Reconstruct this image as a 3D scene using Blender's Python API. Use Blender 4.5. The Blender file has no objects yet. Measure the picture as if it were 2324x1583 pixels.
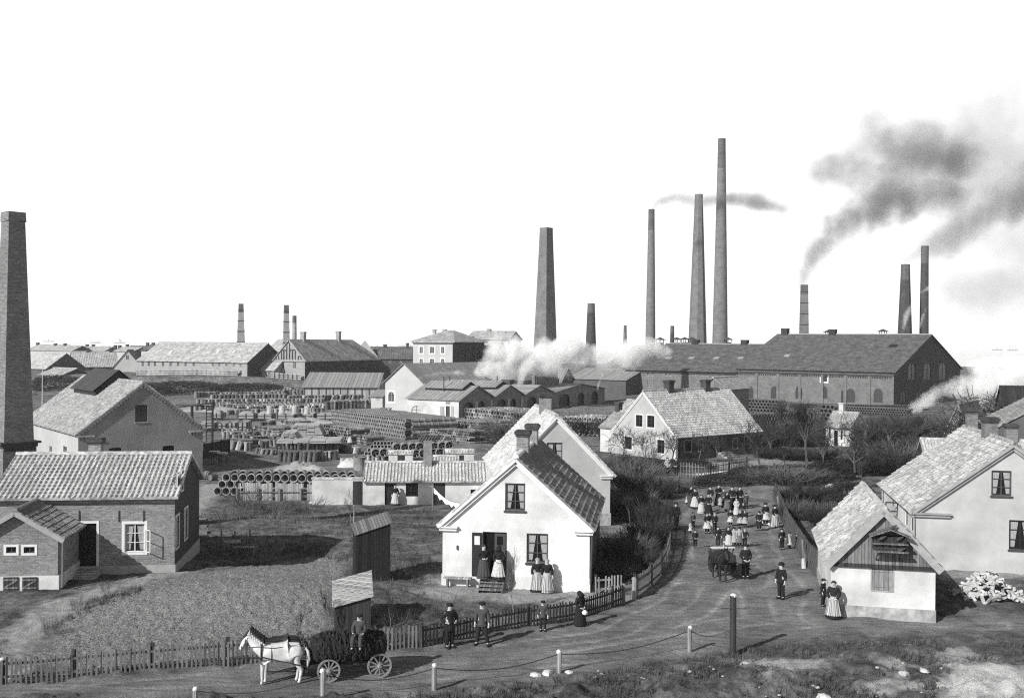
import bpy, bmesh, math, random
import numpy as np
from mathutils import Vector, Matrix, geometry
SC = bpy.context.scene
COL = SC.collection
PI = math.pi
# ---------------------------------------------------------------- camera
# picture coordinates used below: 2324 x 1583
F, CX, CY = 2400.0, 1162.0, 791.5
CAMH = 11.8
cd = bpy.data.cameras.new('Camera')
cam = bpy.data.objects.new('Camera', cd)
COL.objects.link(cam)
SC.camera = cam
cd.sensor_fit = 'HORIZONTAL'
cd.sensor_width = 36.0
cd.lens = 36.0 * F / 2324.0
cd.clip_start = 0.5
cd.clip_end = 60000
ROLL, PITCH = math.radians(0.46), math.atan(15 / F)
R = Matrix.Rotation(PI / 2 - PITCH, 3, 'X') @ Matrix.Rotation(ROLL, 3, 'Z')
cam.location = (0, 0, CAMH)
cam.rotation_euler = R.to_euler()
CPOS = Vector((0, 0, CAMH))
# ---------------------------------------------------------------- world
SUN_EL = math.radians(30.5)
SUN_H = Vector((-0.69, -0.72))            # horizontal direction towards the sun
SUN_H.normalize()
w = bpy.data.worlds.new('World')
SC.world = w
w.use_nodes = True
nt = w.node_tree
bg = nt.nodes['Background']
sky = nt.nodes.new('ShaderNodeTexSky')
sky.sky_type = 'NISHITA'
sky.sun_disc = False
sky.sun_elevation = SUN_EL
sky.sun_rotation = math.atan2(SUN_H.x, SUN_H.y)
bw = nt.nodes.new('ShaderNodeRGBToBW')
nt.links.new(sky.outputs[0], bw.inputs[0])
tc = nt.nodes.new('ShaderNodeTexCoord')
sp = nt.nodes.new('ShaderNodeSeparateXYZ')
nt.links.new(tc.outputs['Generated'], sp.inputs[0])
mr = nt.nodes.new('ShaderNodeMapRange')     # white band put into the low sky, so the zenith can stay darker
mr.interpolation_type = 'SMOOTHSTEP'
mr.inputs[1].default_value = 0.30
mr.inputs[2].default_value = 0.42
mr.inputs[3].default_value = 1.0
mr.inputs[4].default_value = 0.0
nt.links.new(sp.outputs[2], mr.inputs[0])
mx = nt.nodes.new('ShaderNodeMix')
mx.data_type = 'RGBA'
mx.blend_type = 'MIX'
nt.links.new(mr.outputs[0], mx.inputs[0])
nt.links.new(bw.outputs[0], mx.inputs[6])
mx.inputs[7].default_value = (20, 20, 20, 1)
nt.links.new(mx.outputs[2], bg.inputs[0])
bg.inputs[1].default_value = 0.05
# ---------------------------------------------------------------- sun
sl = bpy.data.lights.new('Sun', 'SUN')
sl.energy = 5.0
sl.angle = math.radians(0.5)
sl.color = (1.0, 0.995, 0.985)
so = bpy.data.objects.new('Sun', sl)
COL.objects.link(so)
SUNV = Vector((SUN_H.x * math.cos(SUN_EL), SUN_H.y * math.cos(SUN_EL), math.sin(SUN_EL)))
so.rotation_euler = SUNV.to_track_quat('Z', 'Y').to_euler()
so.location = (-60, -60, 60)
SC.view_settings.view_transform = 'Standard'
SC.view_settings.look = 'None'
SC.view_settings.exposure = 0.2
SC.view_settings.gamma = 1.0
SC.render.engine = 'CYCLES'
SC.cycles.volume_step_rate = 2.0
SC.cycles.volume_max_steps = 96
SC.cycles.max_bounces = 6
SC.cycles.use_denoising = False
SC.cycles.filter_width = 1.15
SC.cycles.sample_clamp_indirect = 4.0
SC.cycles.volume_bounces = 3
rng = random.Random(7)

# ---------------------------------------------------------------- picture <-> place
def ray(x, y):
    return R @ Vector(((x - CX) / F, -(y - CY) / F, -1.0))
def dp(x, y, Y):
    d = ray(x, y)
    return CPOS + d * (Y / d.y)
RT = R.transposed()
def zat(P, y):
    a = RT @ Vector((P[0], P[1], -CAMH)); b = RT @ Vector((0, 0, 1))
    k = (y - CY) / F
    return (k * a.z - a.y) / (b.y - k * b.z)
def tat(P, d, x):
    a = RT @ (Vector(P) - CPOS); b = RT @ Vector(d)
    k = (CX - x) / F
    return (k * a.z - a.x) / (b.x - k * b.z)
def proj(P):
    c = RT @ (Vector(P) - CPOS)
    return (CX - F * c.x / c.z, CY + F * c.y / c.z)

# ---------------------------------------------------------------- terrain
def sstep(a, b, x):
    t = np.clip((x - a) / (b - a), 0, 1)
    return t * t * (3 - 2 * t)
def vnoise(x, y, s=0):
    xi = np.floor(x); yi = np.floor(y)
    fx = x - xi; fy = y - yi
    fx = fx * fx * (3 - 2 * fx); fy = fy * fy * (3 - 2 * fy)
    def h(a, b):
        v = np.sin(a * 127.1 + b * 311.7 + s * 74.7) * 43758.5453
        return v - np.floor(v)
    return (h(xi, yi) * (1 - fx) + h(xi + 1, yi) * fx) * (1 - fy) + (h(xi, yi + 1) * (1 - fx) + h(xi + 1, yi + 1) * fx) * fy
def gs(x, y, cx, cy, sx, sy, a=0.0):
    c, s = math.cos(a), math.sin(a)
    dx, dy = x - cx, y - cy
    return np.exp(-(((dx * c + dy * s) / sx) ** 2 + ((-dx * s + dy * c) / sy) ** 2))
def hgt(x, y):
    x = np.asarray(x, float); y = np.asarray(y, float)
    z = -1.2 * sstep(54, 80, y)
    left = 1 - sstep(-52, -36, x)
    z = z + 2.9 * sstep(243, 257, y + 0.02 * x) * left                 # embankment behind the pipe yard
    z = z + 1.6 * gs(x, y, -98, 262, 30, 5) + 1.0 * gs(x, y, -66, 258, 14, 4)
    z = z - 2.6 * sstep(380, 650, y)
    z = z + 1.0 * gs(x, y, -11.5, 47.2, 6.5, 3.4, 0.15)                # garden plot mound
    z = z - 0.7 * gs(x, y, -13.3, 60, 4.0, 3.5)                        # hollow with the table
    z = z + 0.7 * gs(x, y, -16, 71, 7, 3.5)
    z = z + 0.35 * gs(x, y, -5.0, 66, 8, 3)
    z = z + 1.0 * gs(x, y, 15.6, 33.6, 2.7, 2.2) + 0.35 * gs(x, y, 8.5, 37.5, 1.6, 0.9) + 0.3 * gs(x, y, 13.2, 39.6, 1.4, 0.7)
    z = z - 0.35 * gs(x, y, 9.5, 35.0, 4, 1.2) + 0.30 * gs(x, y, -1, 33.8, 4, 1.2)
    return z
def gz(x, y):
    return float(hgt(x, y))
def gp(x, y):
    d = ray(x, y); d = d / d.y
    t0, t = 20.0, 20.0
    while t < 2500:
        p = CPOS + d * t
        if p.z < gz(p.x, p.y):
            a, b = t0, t
            for _ in range(24):
                m = (a + b) / 2
                p = CPOS + d * m
                if p.z < gz(p.x, p.y): b = m
                else: a = m
            p = CPOS + d * b
            return Vector((p.x, p.y, gz(p.x, p.y)))
        t0 = t
        t += 0.25 + t * 0.004
    return CPOS + d * 2500
def gl(X, Y):
    return Vector((X, Y, gz(X, Y)))

# ---------------------------------------------------------------- materials (all grey: the place is known from a monochrome plate)
MAT = {}
def _new(name):
    m = bpy.data.materials.new(name); m.use_nodes = True
    nt = m.node_tree
    b = nt.nodes['Principled BSDF']
    b.inputs['Specular IOR Level'].default_value = 0.25
    MAT[name] = m
    return m, nt, b
def N(nt, t, **k):
    n = nt.nodes.new(t)
    for a, v in k.items():
        if isinstance(a, str) and hasattr(n, a) and a not in ('inputs',):
            setattr(n, a, v)
    return n
def noise_node(nt, vec, scale, detail=4, rough=0.6):
    n = nt.nodes.new('ShaderNodeTexNoise')
    n.inputs['Scale'].default_value = scale
    n.inputs['Detail'].default_value = detail
    n.inputs['Roughness'].default_value = rough
    if vec is not None: nt.links.new(vec, n.inputs['Vector'])
    return n
def maprange(nt, val, a, b, c, d):
    n = nt.nodes.new('ShaderNodeMapRange')
    nt.links.new(val, n.inputs[0])
    for i, v in enumerate((a, b, c, d)): n.inputs[i + 1].default_value = v
    return n.outputs[0]
def math_node(nt, op, a, b=None):
    n = nt.nodes.new('ShaderNodeMath'); n.operation = op
    for i, v in enumerate((a, b)):
        if v is None: continue
        if isinstance(v, (int, float)): n.inputs[i].default_value = v
        else: nt.links.new(v, n.inputs[i])
    return n.outputs[0]
def bump(nt, b, h, dist, strength=1.0):
    n = nt.nodes.new('ShaderNodeBump')
    n.inputs['Distance'].default_value = dist
    n.inputs['Strength'].default_value = strength
    nt.links.new(h, n.inputs['Height'])
    nt.links.new(n.outputs[0], b.inputs['Normal'])
def objcoord(nt):
    return nt.nodes.new('ShaderNodeTexCoord').outputs['Object']
def uvcoord(nt, sx=1.0, sy=1.0):
    o = nt.nodes.new('ShaderNodeTexCoord').outputs['UV']
    if sx == 1 and sy == 1: return o
    m = nt.nodes.new('ShaderNodeMapping'); m.inputs['Scale'].default_value = (sx, sy, 1)
    nt.links.new(o, m.inputs[0])
    return m.outputs[0]
def mat(name, val, var=0.25, scale=3.0, rough=0.85, bmp=0.0, bscale=None, stain=0.0, stretch=None, spec=0.25):
    """plain weathered surface: grey with mottling, fine bump, larger stains"""
    m, nt, b = _new(name)
    v = objcoord(nt)
    if stretch:
        mp = nt.nodes.new('ShaderNodeMapping'); mp.inputs['Scale'].default_value = stretch
        nt.links.new(v, mp.inputs[0]); v = mp.outputs[0]
    n = noise_node(nt, v, scale, 6, 0.65)
    f = maprange(nt, n.outputs[0], 0.3, 0.7, val * (1 - var), val * (1 + var))
    if stain:
        n2 = noise_node(nt, v, scale * 0.22, 3, 0.6)
        f = math_node(nt, 'MULTIPLY', f, maprange(nt, n2.outputs[0], 0.35, 0.65, 1 - stain, 1 + stain * 0.3))
    nt.links.new(f, b.inputs['Base Color'])
    b.inputs['Roughness'].default_value = rough
    b.inputs['Specular IOR Level'].default_value = spec
    if bmp:
        n3 = noise_node(nt, v, bscale or scale * 4, 5, 0.6)
        bump(nt, b, n3.outputs[0], bmp)
    return m
def mat_brick(name, val, mortar, bw_=0.25, bh=0.075, var=0.35, bmp=0.01, stain=0.3, soot=None):
    m, nt, b = _new(name)
    v = uvcoord(nt)
    t = nt.nodes.new('ShaderNodeTexBrick')
    nt.links.new(v, t.inputs['Vector'])
    t.inputs['Color1'].default_value = (val * (1 - var),) * 3 + (1,)
    t.inputs['Color2'].default_value = (val * (1 + var),) * 3 + (1,)
    t.inputs['Mortar'].default_value = (mortar,) * 3 + (1,)
    t.inputs['Scale'].default_value = 1.0
    t.inputs['Mortar Size'].default_value = 0.012
    t.inputs['Brick Width'].default_value = bw_
    t.inputs['Row Height'].default_value = bh
    n2 = noise_node(nt, objcoord(nt), 0.6, 5, 0.7)
    n4 = noise_node(nt, v, 9.0, 3, 0.7)
    f = math_node(nt, 'MULTIPLY', t.outputs['Color'], maprange(nt, n2.outputs[0], 0.3, 0.7, 1 - stain, 1 + stain * 0.6))
    f = math_node(nt, 'MULTIPLY', f, maprange(nt, n4.outputs[0], 0.3, 0.7, 0.75, 1.25))
    if soot:
        s = nt.nodes.new('ShaderNodeSeparateXYZ'); nt.links.new(objcoord(nt), s.inputs[0])
        f = math_node(nt, 'MULTIPLY', f, maprange(nt, s.outputs[2], soot[0], soot[1], 1.0, soot[2]))
    nt.links.new(f, b.inputs['Base Color'])
    b.inputs['Roughness'].default_value = 0.9
    bump(nt, b, math_node(nt, 'ADD', t.outputs['Fac'], n4.outputs[0]), -bmp)
    return m
def mat_tile(name, val, var=0.3, cw=0.25, ch=0.33, stain=0.35, rough=0.75, bmp=0.0):
    """roof tiles: every tile its own grey, lichen stains"""
    m, nt, b = _new(name)
    v = uvcoord(nt, 1 / cw, 1 / ch)
    fl = nt.nodes.new('ShaderNodeVectorMath'); fl.operation = 'FLOOR'
    nt.links.new(v, fl.inputs[0])
    wn = nt.nodes.new('ShaderNodeTexWhiteNoise'); wn.noise_dimensions = '2D'
    nt.links.new(fl.outputs[0], wn.inputs['Vector'])
    f = maprange(nt, wn.outputs['Value'], 0, 1, val * (1 - var), val * (1 + var))
    n2 = noise_node(nt, uvcoord(nt), 0.55, 5, 0.7)
    n3 = noise_node(nt, uvcoord(nt), 7.0, 4, 0.7)
    f = math_node(nt, 'MULTIPLY', f, maprange(nt, n2.outputs[0], 0.35, 0.65, 1 - stain, 1 + stain * 0.5))
    f = math_node(nt, 'MULTIPLY', f, maprange(nt, n3.outputs[0], 0.3, 0.7, 0.7, 1.3))
    nt.links.new(f, b.inputs['Base Color'])
    b.inputs['Roughness'].default_value = rough
    if bmp:                                   # distant roofs: rows of tiles as relief only
        s = nt.nodes.new('ShaderNodeSeparateXYZ'); nt.links.new(v, s.inputs[0])
        fr = math_node(nt, 'FRACT', s.outputs[1])
        wv = math_node(nt, 'SINE', math_node(nt, 'MULTIPLY', s.outputs[0], 2 * PI))
        bump(nt, b, math_node(nt, 'ADD', fr, math_node(nt, 'MULTIPLY', wv, 0.5)), -bmp)
    return m
def mat_wood(name, val, plank=0.14, var=0.35, vertical=True, bmp=0.006):
    m, nt, b = _new(name)
    v = uvcoord(nt)
    s = nt.nodes.new('ShaderNodeSeparateXYZ'); nt.links.new(v, s.inputs[0])
    a = s.outputs[0] if vertical else s.outputs[1]
    k = math_node(nt, 'MULTIPLY', a, 1 / plank)
    wn = nt.nodes.new('ShaderNodeTexWhiteNoise'); wn.noise_dimensions = '1D'
    nt.links.new(math_node(nt, 'FLOOR', k), wn.inputs['W'])
    f = maprange(nt, wn.outputs['Value'], 0, 1, val * (1 - var), val * (1 + var))
    mp = nt.nodes.new('ShaderNodeMapping')
    mp.inputs['Scale'].default_value = (30, 2.5, 1) if vertical else (2.5, 30, 1)
    nt.links.new(v, mp.inputs[0])
    n = noise_node(nt, mp.outputs[0], 1.0, 4, 0.6)
    f = math_node(nt, 'MULTIPLY', f, maprange(nt, n.outputs[0], 0.25, 0.75, 0.6, 1.4))
    fr = math_node(nt, 'FRACT', k)
    gap = math_node(nt, 'LESS_THAN', math_node(nt, 'ABSOLUTE', math_node(nt, 'SUBTRACT', fr, 0.5)), 0.45)
    f = math_node(nt, 'MULTIPLY', f, maprange(nt, gap, 0, 1, 0.25, 1.0))
    nt.links.new(f, b.inputs['Base Color'])
    b.inputs['Roughness'].default_value = 0.85
    bump(nt, b, gap, bmp)
    return m
def mat_metal_roof(name, val, seam=0.9):
    m, nt, b = _new(name)
    v = uvcoord(nt)
    s = nt.nodes.new('ShaderNodeSeparateXYZ'); nt.links.new(v, s.inputs[0])
    k = math_node(nt, 'MULTIPLY', s.outputs[0], 1 / seam)
    wn = nt.nodes.new('ShaderNodeTexWhiteNoise'); wn.noise_dimensions = '1D'
    nt.links.new(math_node(nt, 'FLOOR', k), wn.inputs['W'])
    n = noise_node(nt, v, 1.2, 5, 0.7)
    f = math_node(nt, 'MULTIPLY', maprange(nt, wn.outputs['Value'], 0, 1, val * 0.85, val * 1.15), maprange(nt, n.outputs[0], 0.3, 0.7, 0.75, 1.25))
    fr = math_node(nt, 'FRACT', k)
    sm = math_node(nt, 'LESS_THAN', fr, 0.14)
    f = math_node(nt, 'MULTIPLY', f, maprange(nt, sm, 0, 1, 1.0, 0.6))
    nt.links.new(f, b.inputs['Base Color'])
    b.inputs['Roughness'].default_value = 0.6
    bump(nt, b, sm, 0.05)
    return m

# ---------------------------------------------------------------- mesh builder
class MB:
    def __init__(self):
        self.v = []; self.f = []; self.mi = []
    def add(self, vs, fs, mi=0, M=None):
        o = len(self.v)
        if M is not None: vs = [M @ Vector(p) for p in vs]
        self.v.extend([tuple(p) for p in vs])
        self.f.extend([tuple(i + o for i in f) for f in fs])
        self.mi.extend([mi] * len(fs))
        return self
    def box(self, x0, y0, z0, x1, y1, z1, mi=0, M=None):
        vs = [(x0, y0, z0), (x1, y0, z0), (x1, y1, z0), (x0, y1, z0), (x0, y0, z1), (x1, y0, z1), (x1, y1, z1), (x0, y1, z1)]
        return self.add(vs, [(0, 3, 2, 1), (4, 5, 6, 7), (0, 1, 5, 4), (1, 2, 6, 5), (2, 3, 7, 6), (3, 0, 4, 7)], mi, M)
    def frus(self, cx, cy, z0, z1, a0, b0, a1, b1, mi=0, M=None, dx=0, dy=0):
        vs = [(cx - a0, cy - b0, z0), (cx + a0, cy - b0, z0), (cx + a0, cy + b0, z0), (cx - a0, cy + b0, z0)]
        vs += [(cx + dx - a1, cy + dy - b1, z1), (cx + dx + a1, cy + dy - b1, z1), (cx + dx + a1, cy + dy + b1, z1), (cx + dx - a1, cy + dy + b1, z1)]
        return self.add(vs, [(0, 3, 2, 1), (4, 5, 6, 7), (0, 1, 5, 4), (1, 2, 6, 5), (2, 3, 7, 6), (3, 0, 4, 7)], mi, M)
    def bar(self, a, b, w, h, mi=0, up=(0, 0, 1), M=None):
        a, b = Vector(a), Vector(b)
        d = (b - a).normalized()
        s = d.cross(Vector(up))
        if s.length < 1e-4: s = d.cross(Vector((0, 1, 0)))
        s.normalize(); n = s.cross(d)
        s = s * w / 2; n = n * h / 2
        vs = [a - s - n, a + s - n, a + s + n, a - s + n, b - s - n, b + s - n, b + s + n, b - s + n]
        return self.add(vs, [(0, 1, 2, 3)[::-1], (4, 5, 6, 7)[::1], (0, 1, 5, 4), (1, 2, 6, 5), (2, 3, 7, 6), (3, 0, 4, 7)], mi, M)
    def tube(self, pts, rad, n=8, mi=0, cap=True, M=None):
        pts = [Vector(p) for p in pts]
        if not isinstance(rad, (list, tuple)): rad = [rad] * len(pts)
        vs, fs = [], []
        ref = None
        for i, p in enumerate(pts):
            d = (pts[min(i + 1, len(pts) - 1)] - pts[max(i - 1, 0)]).normalized()
            if ref is None:
                ref = d.orthogonal().normalized()
            ref = (ref - d * ref.dot(d)).normalized()
            s = d.cross(ref)
            for k in range(n):
                a = 2 * PI * k / n
                vs.append(p + (ref * math.cos(a) + s * math.sin(a)) * rad[i])
        for i in range(len(pts) - 1):
            for k in range(n):
                fs.append((i * n + k, i * n + (k + 1) % n, (i + 1) * n + (k + 1) % n, (i + 1) * n + k))
        if cap:
            fs.append(tuple(range(n))[::-1]); fs.append(tuple((len(pts) - 1) * n + k for k in range(n)))
        return self.add(vs, fs, mi, M)
    def lathe(self, prof, n=16, mi=0, M=None, sx=1.0, sy=1.0, cap=True, ph=0.0):
        vs, fs = [], []
        for (r, z) in prof:
            for k in range(n):
                a = 2 * PI * (k + ph) / n
                vs.append((r * math.cos(a) * sx, r * math.sin(a) * sy, z))
        for i in range(len(prof) - 1):
            for k in range(n):
                fs.append((i * n + k, i * n + (k + 1) % n, (i + 1) * n + (k + 1) % n, (i + 1) * n + k))
        if cap:
            fs.append(tuple(range(n))[::-1]); fs.append(tuple((len(prof) - 1) * n + k for k in range(n)))
        return self.add(vs, fs, mi, M)
    def poly_prism(self, pts, d, mi=0, M=None):
        """closed polygon (3-D points in one plane) extruded by vector d"""
        n = len(pts); d = Vector(d)
        vs = [Vector(p) for p in pts] + [Vector(p) + d for p in pts]
        fs = [tuple(range(n))[::-1], tuple(range(n, 2 * n))] + [(i, (i + 1) % n, n + (i + 1) % n, n + i) for i in range(n)]
        return self.add(vs, fs, mi, M)
    def mesh(self, name, mats, smooth=False):
        me = bpy.data.meshes.new(name)
        me.from_pydata(self.v, [], self.f)
        me.update()
        for m in (mats if isinstance(mats, (list, tuple)) else [mats]):
            me.materials.append(MAT[m] if isinstance(m, str) else m)
        if any(self.mi): me.polygons.foreach_set('material_index', self.mi)
        if smooth: me.polygons.foreach_set('use_smooth', [True] * len(me.polygons))
        uvbox(me)
        return me
    def build(self, name, mats, parent=None, smooth=False, loc=None, rotz=0.0):
        me = self.mesh(name, mats, smooth)
        o = bpy.data.objects.new(name, me)
        COL.objects.link(o)
        setp(o, parent)
        if loc is not None: o.location = loc
        if rotz: o.rotation_euler = (0, 0, rotz)
        return o
def uvbox(me):
    n = len(me.loops)
    if n == 0: return
    uv = me.uv_layers.new(name='UVMap')
    nv = len(me.vertices)
    co = np.empty(nv * 3); me.vertices.foreach_get('co', co); co = co.reshape(-1, 3)
    li = np.empty(n, dtype=np.int32); me.loops.foreach_get('vertex_index', li)
    npoly = len(me.polygons)
    nr = np.empty(npoly * 3); me.polygons.foreach_get('normal', nr); nr = nr.reshape(-1, 3)
    lt = np.empty(npoly, dtype=np.int32); me.polygons.foreach_get('loop_total', lt)
    nn = np.repeat(nr, lt, axis=0)
    flat = np.abs(nn[:, 2]) > 0.95
    t = np.stack([-nn[:, 1], nn[:, 0], np.zeros(n)], 1)
    l = np.linalg.norm(t, axis=1); l[l < 1e-6] = 1
    t /= l[:, None]
    t[flat] = (1, 0, 0)
    b = np.cross(nn, t)
    b[flat] = (0, 1, 0)
    p = co[li]
    out = np.empty((n, 2))
    out[:, 0] = (p * t).sum(1); out[:, 1] = (p * b).sum(1)
    uv.data.foreach_set('uv', out.ravel())

KIDS = {}
def setp(o, parent):
    o.parent = parent
    if parent is not None: KIDS.setdefault(parent.name, []).append(o)
def tag(o, label=None, cat=None, group=None, kind=None):
    if label: o['label'] = label
    if cat: o['category'] = cat
    if group: o['group'] = group
    if kind: o['kind'] = kind
    return o
def thing(name, label, cat, loc=(0, 0, 0), rotz=0.0, group=None):
    o = bpy.data.objects.new(name, None)
    o.empty_display_size = 0.3
    COL.objects.link(o)
    o.location = loc; o.rotation_euler = (0, 0, rotz)
    return tag(o, label, cat, group)
def copy_tree(o, parent=None):
    c = o.copy(); COL.objects.link(c); setp(c, parent)
    for ch in KIDS.get(o.name, ()): copy_tree(ch, c)
    return c
def dup(o, loc, rotz=None, label=None, group=None, scale=None):
    c = copy_tree(o)
    c.location = loc
    if rotz is not None: c.rotation_euler = (0, 0, rotz)
    if label: c['label'] = label
    if group: c['group'] = group
    if scale is not None: c.scale = scale if isinstance(scale, (tuple, list)) else (scale,) * 3
    return c
def in_poly(x, y, poly):
    """signed distance (numpy) to a polygon, negative inside"""
    x = np.asarray(x, float); y = np.asarray(y, float)
    d = np.full(x.shape, 1e9); ins = np.zeros(x.shape, bool)
    n = len(poly)
    for i in range(n):
        x0, y0 = poly[i]; x1, y1 = poly[(i + 1) % n]
        ex, ey = x1 - x0, y1 - y0
        t = np.clip(((x - x0) * ex + (y - y0) * ey) / (ex * ex + ey * ey + 1e-9), 0, 1)
        d = np.minimum(d, np.hypot(x - x0 - t * ex, y - y0 - t * ey))
        c = ((y0 > y) != (y1 > y)) & (x < (x1 - x0) * (y - y0) / (y1 - y0 + 1e-12) + x0)
        ins ^= c
    return np.where(ins, -d, d)
# ================================================================ ground, road, soil, sand, sea
def wpoly(pts):
    return [tuple(gp(x, y)[:2]) for x, y in pts]
ROAD = wpoly([(-60, 1556), (0, 1550), (190, 1537), (350, 1522), (490, 1510), (700, 1492), (960, 1470), (1180, 1428), (1300, 1413), (1415, 1370),
              (1450, 1352), (1495, 1314), (1516, 1270), (1525, 1225), (1530, 1180), (1536, 1140), (1548, 1122), (1590, 1104), (1660, 1098), (1740, 1096),
              (1770, 1102), (1758, 1135), (1775, 1190), (1822, 1282), (1850, 1310), (1880, 1402), (2120, 1405), (2345, 1395), (2345, 1438),
              (1900, 1440), (1720, 1462), (1570, 1485), (1420, 1508), (1270, 1532), (985, 1566), (740, 1582), (500, 1582), (-60, 1582)])
SOIL = wpoly([(60, 1505), (120, 1425), (180, 1385), (260, 1352), (340, 1325), (430, 1302), (520, 1290), (620, 1278), (700, 1262), (760, 1258), (790, 1290),
              (760, 1330), (750, 1420), (745, 1478), (490, 1502), (350, 1512), (190, 1527)])
PATHS = [wpoly([(-20, 1540), (20, 1440), (110, 1372), (190, 1340), (330, 1312), (405, 1296), (425, 1300), (330, 1322), (240, 1350), (170, 1385), (110, 1428), (40, 1515)]),
         wpoly([(930, 1340), (1000, 1320), (1330, 1325), (1425, 1330), (1432, 1352), (1400, 1366), (1240, 1368), (1120, 1352), (1000, 1352)]),
         wpoly([(425, 1118), (445, 1100), (520, 1095), (520, 1120), (470, 1140), (450, 1170), (430, 1165)]),
         wpoly([(1610, 1050), (1800, 1040), (1810, 1052), (1640, 1064)]),
         wpoly([(1390, 1195), (1460, 1188), (1470, 1204), (1390, 1206)]),
         wpoly([(1830, 1135), (1930, 1108), (1960, 1112), (1850, 1150)]),
         wpoly([(2110, 1300), (2330, 1290), (2330, 1310), (2150, 1312)])]
SANDP = [wpoly([(2140, 1530), (2200, 1505), (2345, 1520), (2345, 1600), (2130, 1600), (2120, 1560)]),
         wpoly([(1990, 1542), (2040, 1512), (2090, 1530), (2060, 1560), (2000, 1562)]),
         wpoly([(2120, 1480), (2190, 1468), (2225, 1490), (2160, 1500)]),
         wpoly([(1680, 1500), (1760, 1490), (1900, 1492), (1890, 1500), (1700, 1510)])]
YARD = wpoly([(330, 905), (700, 888), (930, 925), (1330, 905), (1440, 925), (1420, 990), (1100, 1048), (830, 1068), (640, 1088), (470, 1090), (460, 1000), (340, 930)])
def masks(x, y):
    n1 = vnoise(x * 1.1, y * 1.1, 1) - 0.5
    n2 = vnoise(x * 4.1, y * 4.1, 2) - 0.5
    j = n1 * 0.9 + n2 * 0.5
    road = 1 - sstep(-0.45, 0.35, in_poly(x, y, ROAD) + j * 0.7)
    soil = 1 - sstep(-0.5, 0.4, in_poly(x, y, SOIL) + j * 0.8)
    sand = np.zeros_like(road)
    for p in SANDP[:1]: sand = np.maximum(sand, 1 - sstep(-0.5, 0.6, in_poly(x, y, p) + j * 1.2))
    pale = np.zeros_like(road)
    for p in SANDP[1:]: pale = np.maximum(pale, 1 - sstep(-0.5, 0.5, in_poly(x, y, p) + j * 1.8))
    for p in PATHS: pale = np.maximum(pale, 0.8 * (1 - sstep(-0.7, 0.9, in_poly(x, y, p) + j * 1.5)))
    pale = np.maximum(pale, 0.16 * (1 - sstep(-2, 3, in_poly(x, y, YARD) + j * 3)))
    return road, soil, sand, pale
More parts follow.
